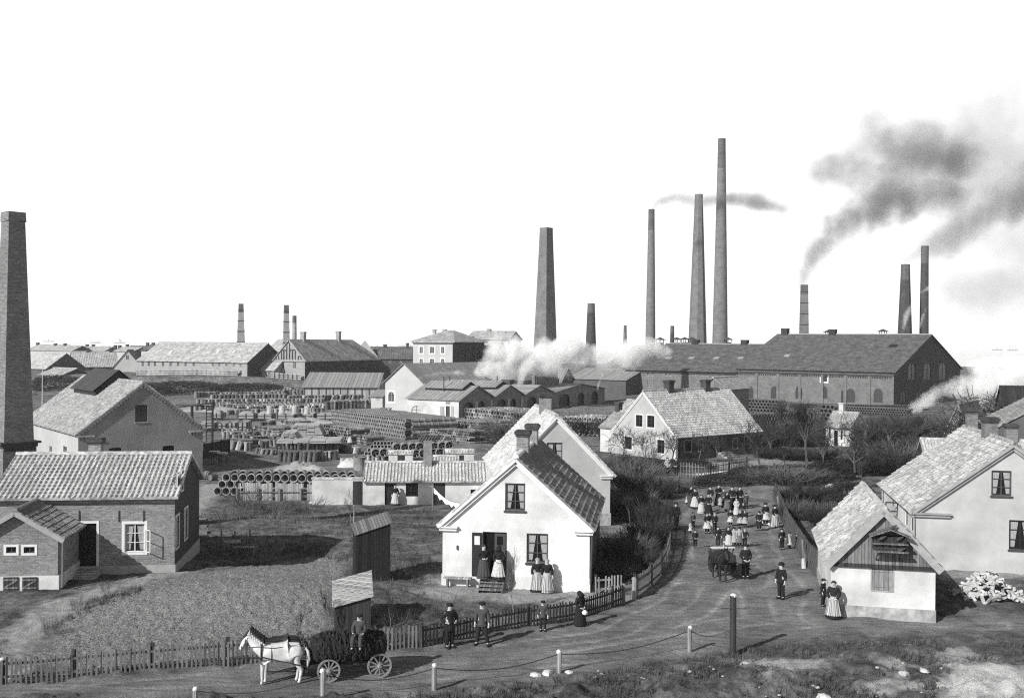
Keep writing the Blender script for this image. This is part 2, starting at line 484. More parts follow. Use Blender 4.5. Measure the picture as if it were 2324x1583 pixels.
def build_ground():
    th = np.radians(np.linspace(-40, 40, 620))
    rs = [19.0]
    while rs[-1] < 60: rs.append(rs[-1] * 1.0042)
    while rs[-1] < 320: rs.append(rs[-1] * 1.009)
    while rs[-1] < 800: rs.append(rs[-1] * 1.03)
    rs = np.array(rs)
    Y, T = np.meshgrid(rs, th, indexing='ij')
    X = Y * np.tan(T)
    Z = hgt(X, Y)
    road, soil, sand, pale = masks(X, Y)
    near = 1 - sstep(60, 110, Y)
    rough = (vnoise(X * 0.9, Y * 0.9, 5) - 0.5) * 0.16 + (vnoise(X * 3.1, Y * 3.1, 6) - 0.5) * 0.09 + (vnoise(X * 7.7, Y * 7.7, 8) - 0.5) * 0.04
    clod = (vnoise(X * 6.3, Y * 6.3, 9) - 0.5) * 0.13 + (vnoise(X * 12.0, Y * 12.0, 10) - 0.5) * 0.13
    rut = (vnoise(X * 0.5, Y * 1.4, 12) - 0.5) * 0.05 + (vnoise(X * 2.5, Y * 5.5, 13) - 0.5) * 0.03
    fg = (1 - sstep(33, 41, Y + 0.0 * X)) * (1 - road) * (1 - soil)
    Z = Z + near * ((1 - road) * (1 - soil) * rough * (1 + 3.0 * fg) + soil * clod + road * rut)
    dr = -in_poly(X, Y, ROAD)
    dr = dr + (vnoise(X * .35, Y * .35, 31) - .5) * .9
    track = np.zeros_like(Z)
    for k_, o_ in enumerate((1.1, 2.4, 3.6, 4.9, 6.6)):
        track = np.maximum(track, np.exp(-((dr - o_) / .13) ** 2) * sstep(.3, .6, vnoise(X * .4 + 9 * k_, Y * .4, 32)))
    track = track * road
    Z = Z - near * track * .035
    far = sstep(90, 140, Y)
    Z = Z + far * (vnoise(X * 0.35, Y * 0.35, 14) - 0.5) * 0.25
    nr, nc = X.shape
    reg = np.zeros((nr - 1, nc - 1), int)
    c = lambda a: (a[:-1, :-1] + a[1:, 1:]) / 2
    reg[c(road) > 0.5] = 1
    reg[c(soil) > 0.5] = 2
    reg[c(sand) > 0.5] = 3
    idx = np.arange(nr * nc).reshape(nr, nc)
    co = np.stack([X, Y, Z], -1).reshape(-1, 3)
    mk = np.stack([road, soil, sand, pale], -1).reshape(-1, 4)
    mk2 = np.stack([track, track, track, track], -1).reshape(-1, 4)
    for k, name in enumerate(('ground', 'road', 'soil', 'sand')):
        ii, jj = np.nonzero(reg == k)
        if len(ii) == 0: continue
        q = np.stack([idx[ii, jj], idx[ii, jj + 1], idx[ii + 1, jj + 1], idx[ii + 1, jj]], 1)
        used, inv = np.unique(q, return_inverse=True)
        inv = inv.reshape(-1, 4)
        me = bpy.data.meshes.new(name)
        me.vertices.add(len(used)); me.vertices.foreach_set('co', co[used].ravel())
        me.loops.add(inv.size); me.loops.foreach_set('vertex_index', inv.ravel().astype(np.int32))
        me.polygons.add(len(inv)); me.polygons.foreach_set('loop_start', np.arange(0, inv.size, 4, dtype=np.int32))
        me.update(calc_edges=True)
        me.polygons.foreach_set('use_smooth', [True] * len(me.polygons))
        at = me.color_attributes.new('mask', 'FLOAT_COLOR', 'POINT')
        at.data.foreach_set('color', mk[used].ravel())
        at = me.color_attributes.new('wheel_tracks', 'FLOAT_COLOR', 'POINT')
        at.data.foreach_set('color', mk2[used].ravel())
        me.materials.append(MAT['ground'])
        o = bpy.data.objects.new(name, me); COL.objects.link(o)
        tag(o, kind='structure')
def ground_material():
    m, nt, b = _new('ground')
    at = nt.nodes.new('ShaderNodeAttribute'); at.attribute_name = 'mask'
    s = nt.nodes.new('ShaderNodeSeparateColor'); nt.links.new(at.outputs['Color'], s.inputs[0])
    v = objcoord(nt)
    nA = noise_node(nt, v, 0.35, 6, 0.7); nB = noise_node(nt, v, 2.2, 6, 0.7); nC = noise_node(nt, v, 15.0, 6, 0.8)
    mp = nt.nodes.new('ShaderNodeMapping'); mp.inputs['Scale'].default_value = (0.5, 2.4, 1)
    mp.inputs['Rotation'].default_value = (0, 0, -0.12)
    nt.links.new(v, mp.inputs[0])
    nR = noise_node(nt, mp.outputs[0], 1.6, 6, 0.7)
    base = math_node(nt, 'MULTIPLY', maprange(nt, nA.outputs[0], 0.3, 0.7, 0.045, 0.28), maprange(nt, nB.outputs[0], 0.3, 0.7, 0.42, 1.58))
    base = math_node(nt, 'MULTIPLY', base, maprange(nt, nC.outputs[0], 0.3, 0.7, 0.6, 1.4))
    road = math_node(nt, 'MULTIPLY', maprange(nt, nR.outputs[0], 0.28, 0.72, 0.16, 0.38), maprange(nt, nC.outputs[0], 0.32, 0.68, 0.5, 1.5))
    road = math_node(nt, 'MULTIPLY', road, maprange(nt, nA.outputs[0], 0.34, 0.66, 0.6, 1.35))
    at2 = nt.nodes.new('ShaderNodeAttribute'); at2.attribute_name = 'wheel_tracks'
    road = math_node(nt, 'MULTIPLY', road, maprange(nt, at2.outputs['Fac'], 0, 1, 0.92, 1.45))
    soil = math_node(nt, 'MULTIPLY', maprange(nt, nB.outputs[0], 0.28, 0.72, 0.25, 0.36), maprange(nt, nC.outputs[0], 0.38, 0.60, 0.2, 1.7))
    sand = math_node(nt, 'MULTIPLY', maprange(nt, nB.outputs[0], 0.3, 0.7, 0.6, 0.85), maprange(nt, nC.outputs[0], 0.3, 0.7, 0.75, 1.25))
    pale = math_node(nt, 'MULTIPLY', maprange(nt, nB.outputs[0], 0.3, 0.7, 0.34, 0.58), maprange(nt, nC.outputs[0], 0.3, 0.7, 0.7, 1.3))
    def mix(a, c, f):
        n = nt.nodes.new('ShaderNodeMix'); n.data_type = 'FLOAT'
        nt.links.new(f, n.inputs[0]); nt.links.new(a, n.inputs[2]); nt.links.new(c, n.inputs[3])
        return n.outputs[0]
    f = mix(base, pale, at.outputs['Alpha'])
    f = mix(f, road, s.outputs[0]); f = mix(f, soil, s.outputs[1]); f = mix(f, sand, s.outputs[2])
    nt.links.new(f, b.inputs['Base Color'])
    b.inputs['Roughness'].default_value = 1.0
    b.inputs['Specular IOR Level'].default_value = 0.05
    h = math_node(nt, 'ADD', math_node(nt, 'MULTIPLY', nB.outputs[0], 0.5), math_node(nt, 'MULTIPLY', nC.outputs[0], 0.5))
    bump(nt, b, h, 0.28)
ground_material()
build_ground()
# the low land around and behind the camera, and the sea out to the horizon
MAT_FAR = mat('far_land', 0.10, 0.3, 0.02, 1.0)
mb = MB()
mb.add([(-900, -200, -6.0), (900, -200, -6.0), (900, 1200, -6.0), (-900, 1200, -6.0)], [(0, 1, 2, 3)])
tag(mb.build('terrain', 'far_land'), kind='structure')
m, nt, b = _new('sea')
v = objcoord(nt)
mp = nt.nodes.new('ShaderNodeMapping'); mp.inputs['Scale'].default_value = (0.004, 0.02, 1); nt.links.new(v, mp.inputs[0])
n = noise_node(nt, mp.outputs[0], 1.0, 5, 0.7)
nt.links.new(maprange(nt, n.outputs[0], 0.3, 0.7, 0.75, 0.92), b.inputs['Base Color'])
b.inputs['Roughness'].default_value = 0.6
mb = MB()
mb.add([(-40000, 780, -5.0), (40000, 780, -5.0), (40000, 45000, -5.0), (-40000, 45000, -5.0)], [(0, 1, 2, 3)])
tag(mb.build('sea', 'sea'), kind='structure')
# ================================================================ building kit
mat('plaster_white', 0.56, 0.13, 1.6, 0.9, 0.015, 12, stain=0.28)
mat('plaster_bright', 0.66, 0.12, 1.3, 0.9, 0.02, 10, stain=0.3)
mat('plaster_pale', 0.40, 0.10, 1.2, 0.9, 0.008, 14, stain=0.12)
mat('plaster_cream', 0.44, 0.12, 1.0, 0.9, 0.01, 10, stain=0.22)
mat('plaster_rough', 0.24, 0.14, 1.1, 0.95, 0.06, 7, stain=0.25)
mat('plaster_grey', 0.36, 0.10, 0.9, 0.95, 0.02, 7, stain=0.2)
mat('trim_white', 0.62, 0.10, 3, 0.7)
mat('trim_grey', 0.30, 0.2, 3, 0.8)
mat('paint_dark', 0.022, 0.3, 5, 0.5)
mat('paint_mid', 0.055, 0.25, 4, 0.6)
mat('frame_dark', 0.06, 0.3, 6, 0.6)
mat('iron', 0.03, 0.3, 6, 0.5, spec=0.5)
mat('stone', 0.34, 0.4, 2.5, 0.95, 0.05, 4, stain=0.2)
mat('far_wall', 0.42, 0.12, 0.3, 0.95)
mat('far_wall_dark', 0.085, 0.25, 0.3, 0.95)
mat('cloth_white', 0.8, 0.06, 6, 0.9)
mat('curtain', 0.3, 0.2, 8, 0.9)
mat_brick('brick_mid', 0.17, 0.24)
mat_brick('brick_cottage', 0.215, 0.27, var=0.3, bmp=0.02)
mat_brick('brick_dark', 0.055, 0.08, stain=0.35)  # dark brick; also carries painted shade on walls turned from the sun
mat_brick('brick_chimney', 0.20, 0.3)
mat_brick('brick_stack', 0.155, 0.20)
mat_brick('brick_soot', 0.10, 0.13)
mat_brick('brick_far', 0.30, 0.34, 0.5, 0.16, var=.14, stain=0.2)
mat_brick('brick_hall', 0.145, 0.19, 0.5, 0.16, var=.16, stain=0.3)
mat_tile('tile_light', 0.35, 0.4)
mat_tile('tile_white', 0.47, 0.34, 0.24, 0.33)
mat_tile('tile_dark', 0.21, 0.35, 0.27, 0.36)
mat_tile('tile_grey', 0.36, 0.3, 0.3, 0.4, bmp=0.03)
mat_tile('tile_far', 0.40, 0.22, 0.5, 0.6, bmp=0.04)
mat_tile('tile_far_dark', 0.13, 0.25, 0.5, 0.6, bmp=0.04)
mat_tile('slate_hall', 0.11, 0.22, 0.5, 0.5, stain=0.4, bmp=0.04)
mat_metal_roof('metal_roof', 0.27, 0.8)
mat_metal_roof('metal_roof_dark', 0.05, 0.6)
mat_wood('boards', 0.16)
mat_wood('boards_dark', 0.036)
mat_wood('boards_light', 0.34)
mat_wood('boards_flat', 0.30, 0.13, vertical=False)
mat_wood('picket', 0.15, 0.5, 0.3)
mat_wood('boards_old', 0.085)
mat_wood('boards_black', 0.014)
mat_wood('shutter', 0.22, 0.2, .2)
m, nt, b = _new('glass')
b.inputs['Base Color'].default_value = (0.012,) * 3 + (1,)
b.inputs['Roughness'].default_value = 0.08
b.inputs['Specular IOR Level'].default_value = 0.5

def corrug(mb, O, U, S, N_, Lu, Ls, per=0.25, course=0.33, amp=0.045, step=0.035, thick=0.10, sag=0.0, seed=0):
    """pantile slope: O eave corner, U unit along the eave, S unit up the slope, N_ normal"""
    r = random.Random(seed)
    nu = max(4, int(Lu / per) * 6); nv = max(2, int(round(Ls / course)))
    vs, fs = [], []
    rows = []
    for j in range(nv):
        rows += [(j, 0.0), (j, 0.97)]
    jit = [r.uniform(-0.012, 0.012) for _ in range(nv * 400)]
    for (j, fr) in rows:
        s = (j + fr) / nv * Ls
        for i in range(nu + 1):
            u = i / nu * Lu
            k = int(u / per)
            a = math.cos(2 * PI * u / per)
            h = amp * (a if a > -0.4 else -0.4) + step * (1 - fr) + jit[(j * 397 + k) % len(jit)]
            h -= sag * math.sin(PI * s / Ls) * math.sin(PI * u / Lu)
            vs.append(Vector(O) + U * u + S * s + N_ * h)
    for j in range(len(rows) - 1):
        for i in range(nu):
            a = j * (nu + 1) + i
            fs.append((a, a + 1, a + nu + 2, a + nu + 1))
    # underside slab
    b0 = len(vs)
    for (u, s) in ((0, 0), (Lu, 0), (Lu, Ls), (0, Ls)):
        vs.append(Vector(O) + U * u + S * s - N_ * thick)
    n1 = (len(rows) - 1) * (nu + 1)
    fs.append((b0 + 3, b0 + 2, b0 + 1, b0))
    fs.append(tuple([b0, b0 + 1] + [i for i in range(nu, -1, -1)]))
    fs.append(tuple([b0 + 2, b0 + 3] + [n1 + i for i in range(0, nu + 1)]))
    fs.append(tuple([b0 + 3, b0] + [j * (nu + 1) for j in range(len(rows))]))
    fs.append(tuple([b0 + 1, b0 + 2] + [j * (nu + 1) + nu for j in range(len(rows) - 1, -1, -1)]))
    mb.add(vs, fs)

class House:
    """P0: ground corner at the front left; th: direction of the front wall; W along it, L going back.
    axis 'L': gables at front and back, 'W': gables at the two ends"""
    def __init__(s, name, label, cat, P0, th, W, L, eave, ridge, axis='L', group=None, base=-1.5):
        s.P0 = Vector(P0); s.th = th; s.W = W; s.L = L; s.e = eave; s.r = ridge; s.axis = axis; s.base = base
        s.M = Matrix.Translation(s.P0) @ Matrix.Rotation(th, 4, 'Z')
        s.MI = s.M.inverted()
        s.o = thing(name, label, cat, s.P0, th, group)
        s.holes = {'front': [], 'right': [], 'back': [], 'left': []}
        s.wins = []
    def side(s, side):
        W, L = s.W, s.L
        return {'front': (Vector((0, 0, 0)), Vector((1, 0, 0)), Vector((0, -1, 0)), W),
                'right': (Vector((W, 0, 0)), Vector((0, 1, 0)), Vector((1, 0, 0)), L),
                'back': (Vector((W, L, 0)), Vector((-1, 0, 0)), Vector((0, 1, 0)), W),
                'left': (Vector((0, L, 0)), Vector((0, -1, 0)), Vector((-1, 0, 0)), L)}[side]
    def uz(s, side, x, y):
        O, U, n, w = s.side(side)
        c = s.MI @ CPOS; d = s.MI.to_3x3() @ ray(x, y)
        t = (O - c).dot(n) / d.dot(n)
        p = c + d * t
        return (p - O).dot(U), p.z
    def rect(s, side, x0, y0, x1, y1):
        xm, ym = (x0 + x1) / 2, (y0 + y1) / 2
        us = sorted((s.uz(side, x0, ym)[0], s.uz(side, x1, ym)[0]))
        zs = sorted((s.uz(side, xm, y0)[1], s.uz(side, xm, y1)[1]))
        return us[0], zs[0], us[1], zs[1]
    def win(s, side, px, frame='frame_dark', nx=2, ny=3, surround=None, arch=0.0, curtain=None, glass='glass', depth=0.10, name='window', sill=None, fw=0.05, uzr=None, sw=0.12):
        u0, z0, u1, z1 = uzr or s.rect(side, *px)
        u0, u1 = max(u0, 0.05), min(u1, s.side(side)[3] - 0.05)
        if u1 - u0 < 0.08: return
        s.holes[side].append((u0, z0, u1, z1, arch))
        s.wins.append((side, u0, z0, u1, z1, arch, frame, nx, ny, surround, curtain, glass, depth, name, sill, fw, sw))
    def outline(s, side):
        W, L, e, r, b = s.W, s.L, s.e, s.r, s.base
        w = s.side(side)[3]
        gab = (side in ('front', 'back')) == (s.axis == 'L')
        pts = [(0, b), (w, b), (w, e)]
        if gab and not getattr(s, 'hip', False): pts.append((w / 2, r))
        pts.append((0, e))
        return pts
    def walls(s, m, sides=('front', 'right', 'back', 'left'), mats=None, name='wall'):
        mb = MB()
        ml = [m]
        for side in sides:
            O, U, n, w = s.side(side)
            out = s.outline(side)
            loops = [[Vector((u, z, 0)) for u, z in out]]
            hl = []
            for (u0, z0, u1, z1, arch) in s.holes[side]:
                h = [(u0, z0), (u1, z0), (u1, z1 - arch)]
                if arch:
                    for k in range(1, 8):
                        a = PI * k / 8
                        h.append(((u0 + u1) / 2 + (u1 - u0) / 2 * math.cos(a), z1 - arch + arch * math.sin(a)))
                h.append((u0, z1 - arch))
                hl.append(h); loops.append([Vector((u, z, 0)) for u, z in reversed(h)])
            flat = [p for l in loops for p in l]
            tris = geometry.tessellate_polygon(loops)
            P = [O + U * p.x + Vector((0, 0, p.y)) for p in flat]
            mi = 0
            if mats and side in mats:
                if mats[side] not in ml: ml.append(mats[side])
                mi = ml.index(mats[side])
            fs = []
            for t in tris:
                a, b_, c = (P[i] for i in t)
                fs.append(t if (b_ - a).cross(c - a).dot(n) > 0 else t[::-1])
            mb.add(P, fs, mi)
            for h in hl:
                k = len(h)
                vs = [O + U * u + Vector((0, 0, z)) for u, z in h] + [O + U * u + Vector((0, 0, z)) - n * 0.16 for u, z in h]
                mb.add(vs, [(i, k + i, k + (i + 1) % k, (i + 1) % k) for i in range(k)], mi)
        s.wall_o = mb.build(name, ml, s.o)
        for wdef in s.wins: s._win(*wdef)
        return s.wall_o
    def _win(s, side, u0, z0, u1, z1, arch, frame, nx, ny, surround, curtain, glass, depth, name, sill, fw, sw):
        O, U, n, w = s.side(side)
        Mx = Matrix.Translation(O) @ Matrix(((U.x, n.x, 0, 0), (U.y, n.y, 0, 0), (0, 0, 1, 0), (0, 0, 0, 1)))
        def B(mb, a0, b0, a1, b1, d0, d1): mb.box(a0, d0, b0, a1, d1, b1, M=Mx)
        mb = MB()
        d0, d1 = -depth - 0.03, -depth + 0.035
        zt = z1 - arch
        if nx == 0:                                   # solid leaf / shutter
            B(mb, u0, z0, u1, z1 - arch * 0.5, -0.05, -0.015)
            for zz in (z0 + 0.15 * (z1 - z0), z0 + 0.8 * (z1 - z0)): B(mb, u0 + .03, zz, u1 - .03, zz + 0.08, -0.014, 0.01)
            wo = mb.build(name, frame, s.o)
        else:
            B(mb, u0, z0, u0 + fw, z1, d0, d1); B(mb, u1 - fw, z0, u1, z1, d0, d1)
            B(mb, u0 + fw, z0, u1 - fw, z0 + fw, d0, d1); B(mb, u0 + fw, z1 - fw, u1 - fw, z1, d0, d1)
            for i in range(1, nx):
                u = u0 + (u1 - u0) * i / nx
                t = fw * (0.9 if i * 2 == nx else 0.5)
                B(mb, u - t / 2, z0 + fw, u + t / 2, z1 - fw, d0 + .004, d1 - .004)
            for j in range(1, ny):
                z = z0 + (z1 - z0) * j / ny
                B(mb, u0 + fw, z - fw * .25, u1 - fw, z + fw * .25, d0 + .008, d1 - .008)
            wo = mb.build(name, frame, s.o)
            p = MB(); B(p, u0, z0, u1, z1, d0 - 0.03, d0 - 0.005)
            p.build('pane', glass, wo)
        if curtain:
            for (a, b_) in ((0.06, 0.42), (0.60, 0.94)):
                c = MB(); nn = 12; vs = []; fs = []
                for i in range(nn + 1):
                    for j in range(2):
                        sp_ = 1.0 if j else 0.55
                        uu = u0 + (u1 - u0) * (a + (b_ - a) * (i / nn) * sp_ if a < .5 else b_ - (b_ - a) * (1 - i / nn) * sp_)
                        vs.append(Mx @ Vector((uu, d0 + 0.004 + 0.006 * math.sin(i * 2.2), z0 + (z1 - z0) * (0.08 if j == 0 else 0.93))))
                for i in range(nn): fs.append((2 * i, 2 * i + 2, 2 * i + 3, 2 * i + 1))
                c.add(vs, fs); c.build('curtain', 'curtain', wo)
        if surround:
            q = MB(); t = sw
            B(q, u0 - t, z0 - t, u0, z1 + t, -0.02, 0.025); B(q, u1, z0 - t, u1 + t, z1 + t, -0.02, 0.025)
            B(q, u0, z1, u1, z1 + t, -0.02, 0.025); B(q, u0, z0 - t, u1, z0, -0.02, 0.03)
            q.build('surround', surround, wo)
        elif sill:
            q = MB(); B(q, u0 - .06, z0 - .09, u1 + .06, z0, -0.02, 0.07); q.build('sill', sill, wo)
    # ------------------------------------------------ roof
    def slopes(s, og, oe, oe2=None):
        """[(eave corner O, U, S, N, Lu, Ls)] in local coordinates"""
        out = []
        half = (s.W if s.axis == 'L' else s.L) / 2
        rise = s.r - s.e
        sl = math.hypot(half, rise); c, sn = half / sl, rise / sl
        ob = og if oe2 is None else oe2
        run = (s.L if s.axis == 'L' else s.W) + og + ob
        e = oe
        if s.axis == 'L':
            out.append((Vector((-e, s.L + ob, s.e - e * sn / c)), Vector((0, -1, 0)), Vector((c, 0, sn)), Vector((-sn, 0, c)), run, sl + e / c))
            out.append((Vector((s.W + e, -og, s.e - e * sn / c)), Vector((0, 1, 0)), Vector((-c, 0, sn)), Vector((sn, 0, c)), run, sl + e / c))
        else:
            out.append((Vector((-og, -e, s.e - e * sn / c)), Vector((1, 0, 0)), Vector((0, c, sn)), Vector((0, -sn, c)), run, sl + e / c))
            out.append((Vector((s.W + ob, s.L + e, s.e - e * sn / c)), Vector((-1, 0, 0)), Vector((0, -c, sn)), Vector((0, sn, c)), run, sl + e / c))
        return out
    def roof(s, m, og=0.25, oe=0.25, tiles=None, lift=0.10, mats=None, thick=0.10, cap=True, seed=1, name='roof', capm=None):
        s.lift = lift
        ml = [m] if not mats else list(mats)
        mb = MB()
        SL = s.slopes(og, oe)
        for k, (O, U, S, Nn, Lu, Ls) in enumerate(SL):
            O = O + Nn * lift
            sub = MB()
            if tiles:
                corrug(sub, O, U, S, Nn, Lu, Ls + 0.03, per=tiles[0], course=tiles[1], amp=tiles[2], step=tiles[3], thick=thick, seed=seed + k)
            else:
                pts = [O, O + U * Lu, O + U * Lu + S * (Ls + .02), O + S * (Ls + .02)]
                sub.poly_prism(pts, -Nn * thick)
            mb.add(sub.v, sub.f, k if mats else 0)
        mi = len(ml)
        if cap:
            half = (s.W if s.axis == 'L' else s.L) / 2
            zr = s.r + lift + 0.03
            a = (Vector((half, -og, zr)), Vector((half, s.L + og, zr))) if s.axis == 'L' else (Vector((-og, half, zr)), Vector((s.W + og, half, zr)))
            n = max(2, int((a[1] - a[0]).length / 0.38))
            for i in range(n):
                p, q = a[0].lerp(a[1], i / n), a[0].lerp(a[1], (i + 0.98) / n)
                mb.tube([p, q], [0.15, 0.135], 8, mi if capm else 0)
            if capm: ml.append(capm)
        s.roof_o = mb.build(name, ml, s.o)
        return s.roof_o
    def ridge_pt(s, t):
        half = (s.W if s.axis == 'L' else s.L) / 2
        p = Vector((half, t, s.r)) if s.axis == 'L' else Vector((t, half, s.r))
        return p
    def ridge_at(s, x, off=0.0):
        half = (s.W if s.axis == 'L' else s.L) / 2 + off
        a = s.M @ (Vector((half, 0, s.r)) if s.axis == 'L' else Vector((0, half, s.r)))
        d = s.M.to_3x3() @ (Vector((0, 1, 0)) if s.axis == 'L' else Vector((1, 0, 0)))
        return tat(a, d, x)
    def chimney(s, x, ytop, wpx, dep=None, off=0.0, m='brick_chimney', capm='brick_dark', capw=0.10, caph=0.32, name='chimney', pot=False):
        t = s.ridge_at(x, off)
        half = (s.W if s.axis == 'L' else s.L) / 2 + off
        lp = Vector((half, t, s.r)) if s.axis == 'L' else Vector((t, half, s.r))
        wp = s.M @ lp
        w = wpx * wp.y / F / 2
        d = (dep / 2) if dep else w
        zt = zat(wp, ytop) - s.P0.z
        rise = (s.r - s.e) / ((s.W if s.axis == 'L' else s.L) / 2)
        zb = s.r - abs(off) * rise - 0.8
        mb = MB()
        mb.box(lp.x - w, lp.y - d, zb, lp.x + w, lp.y + d, zt - caph)
        o = mb.build(name, m, s.o)
        c = MB()
        c.box(lp.x - w - capw * .5, lp.y - d - capw * .5, zt - caph, lp.x + w + capw * .5, lp.y + d + capw * .5, zt - caph * .65)
        c.box(lp.x - w - capw, lp.y - d - capw, zt - caph * .65, lp.x + w + capw, lp.y + d + capw, zt - caph * .15)
        c.box(lp.x - w - capw * .4, lp.y - d - capw * .4, zt - caph * .15, lp.x + w + capw * .4, lp.y + d + capw * .4, zt)
        c.build('chimney_cap', capm, o)
        if pot:
            q = MB(); q.lathe([(w * .45, zt), (w * .4, zt + pot)], 8, M=Matrix.Translation((lp.x, lp.y, 0))); q.build('chimney_pot', 'iron', o)
        return o
    def verge(s, m, side='front', w=0.22, d=0.14, drop=0.02, ret=0.7, name='verge', z_off=0.0, og=0.12):
        """raking moulding along a gable with short returns at the eaves"""
        O, U, n, wd = s.side(side)
        mb = MB()
        def P(u, z, dd): return O + U * u + Vector((0, 0, z)) + n * dd
        rise = (s.r - s.e) / (wd / 2)
        e = 0.15
        for (u0, u1) in ((-e, wd / 2), (wd + e, wd / 2)):
            z0 = s.e - e * rise
            for (ww, dd, zo) in ((w, d, -w / 2), (w * .5, d * 1.7, -w * .05)):
                a, b = P(u0, z0 + zo + z_off, dd / 2), P(u1, s.r + zo + z_off, dd / 2)
                mb.bar(a, b, dd, ww, up=n.cross(b - a))
        if ret:
            for (u0, u1) in ((-e, ret), (wd - ret, wd + e)):
                z = s.e - e * rise
                Mx = Matrix.Translation(O) @ Matrix(((U.x, n.x, 0, 0), (U.y, n.y, 0, 0), (0, 0, 1, 0), (0, 0, 0, 1)))
                mb.box(u0, 0.003, z - w * .9, u1, d, z - w * .3, M=Mx)
                mb.box(u0 - .05, 0.004, z - w * .3, u1 + .05, d * 1.6, z, M=Mx)
        return mb.build(name, m, s.o)
    def plinth(s, m, h, d=0.05, sides=('front', 'right', 'left'), name='plinth'):
        mb = MB()
        for side in sides:
            O, U, n, wd = s.side(side)
            Mx = Matrix.Translation(O) @ Matrix(((U.x, n.x, 0, 0), (U.y, n.y, 0, 0), (0, 0, 1, 0), (0, 0, 0, 1)))
            ext = d + .002 if side == 'front' else 0
            mb.box(-ext, 0.002, s.base, wd + ext, d, h, M=Mx)
        return mb.build(name, m, s.o)
    def skylight(s, x, y, wpx, hpx, slope=0, m='trim_white', name='roof_window'):
        O, U, S, Nn, Lu, Ls = s.slopes(0, 0)[slope]
        c = s.MI @ CPOS; d = s.MI.to_3x3() @ ray(x, y)
        t = (O - c).dot(Nn) / d.dot(Nn); p = c + d * t
        u = (p - O).dot(U); v = (p - O).dot(S)
        k = (s.M @ p).y / F
        a, b_ = wpx * k / 2, hpx * k * 0.9
        mb = MB()
        mb.poly_prism([p + U * -a + S * -b_, p + U * a + S * -b_, p + U * a + S * b_, p + U * -a + S * b_], Nn * (s.lift + 0.15))
        return mb.build(name, m, s.o)
PAN = (0.25, 0.34, 0.062, 0.055)
PANB = (0.30, 0.38, 0.062, 0.065)

def corner_theta(P0, P1):
    return math.atan2(P1.y - P0.y, P1.x - P0.x)
def hip_roof(h, m, over=0.3, left=None, right=None, lift=0.05, name='roof'):
    """hipped roof over a House with axis 'W' (ridge along X); left/right = inset of the ridge ends (0 = gable)"""
    W, L, e, r = h.W, h.L, h.e, h.r
    half = L / 2
    k = (r - e) / half
    z0 = e - over * k + lift; zr = r + lift
    xl = left if left is not None else half; xr = right if right is not None else half
    a = [(-over, -over, z0), (W + over, -over, z0), (W + over, L + over, z0), (-over, L + over, z0), (xl if xl else -over, half, zr), (W - xr if xr else W + over, half, zr)]
    lo = [(x, y, z - 0.18) for x, y, z in a[:4]]
    mb = MB()
    mb.add(a + lo, [(0, 1, 5, 4), (1, 2, 5), (2, 3, 4, 5), (3, 0, 4), (9, 8, 7, 6), (0, 6, 7, 1), (1, 7, 8, 2), (2, 8, 9, 3), (3, 9, 6, 0)])
    h.lift = lift
    h.roof_o = mb.build(name, m, h.o)
    return h.roof_o
# ================================================================ houses near the road
rad = math.radians
def mk(name, label, cat, corner, P, th, xo, L, ye, yr, axis='L', group=None, yrx=None):
    th = rad(th); u = Vector((math.cos(th), math.sin(th), 0)); v = Vector((-math.sin(th), math.cos(th), 0))
    P = Vector(P)
    W = xo[1] if isinstance(xo, tuple) else tat(P, u if corner == 'L' else -u, xo)
    P0 = P if corner == 'L' else P - u * W
    if isinstance(L, tuple): L = tat(P, v, L[1])
    e = zat(P, ye) - P0.z
    mid = P0 + u * (W / 2) if axis == 'L' else P + v * (L / 2)
    r = zat(mid, yr) - P0.z
    return House(name, label, cat, P0, th, W, L, e, r, axis, group)
def far(x, Y):
    p = dp(x, 900, Y)
    return gl(p.x, p.y)
def hbox(h, side, mb, u0, z0, u1, z1, d0, d1):
    O, U, n, w = h.side(side)
    Mx = Matrix.Translation(O) @ Matrix(((U.x, n.x, 0, 0), (U.y, n.y, 0, 0), (0, 0, 1, 0), (0, 0, 0, 1)))
    mb.box(u0, d0, z0, u1, d1, z1, M=Mx)
    return mb

# ---- brick cottage with the pale pantile roof
h = mk('brick_cottage', 'low brick cottage with pale wavy tile roof, white window frames and brick steps', 'cottage', 'R', gp(396, 1299), 7, -10, 7.2, 1123, 1034, 'W')
h.win('front', (283, 1188, 328, 1252), 'trim_white', 2, 3, 'trim_white', curtain=True, sw=0.14)
h.win('front', (166, 1187, 219, 1287), 'paint_dark', 2, 1, 'trim_white', name='door', sw=0.12)
for r_ in ((398.5, 1170, 406, 1240), (418.5, 1153, 425.5, 1220), (402.5, 1082, 407, 1118), (411.5, 1070, 416, 1110)):
    h.win('right', r_, 'trim_white', 1, 2, 'trim_white', sw=0.1)
h.walls('brick_cottage', mats={'right': 'brick_dark'})  # right wall's shade deepened by a darker brick colour
h.roof('tile_white', 0.22, 0.35, PAN, seed=3)
h.chimney(218, 993, 27, off=0.3, m='brick_chimney')
h.plinth('trim_grey', zat(h.P0, 1287) - h.P0.z, 0.05)
mb = MB()
for u0, ln in ((0.0, h.W),): hbox(h, 'front', mb, u0, h.e - 0.36, ln, h.e - 0.16, 0.003, 0.09)
mb.build('cornice', 'brick_cottage', h.o)
for i, xx in enumerate((180, 270, 326)):
    u_, z_ = h.uz('front', xx, 1170); mb = MB()
    hbox(h, 'front', mb, u_ - .02, z_ - .28, u_ + .02, z_ + .28, 0.005, 0.05); mb.build('wall_anchor', 'iron', h.o)
u0 = h.uz('front', 160, 1290)[0]; u1 = h.uz('front', 227, 1290)[0]; zt = h.uz('front', 195, 1287)[1]
mb = MB()
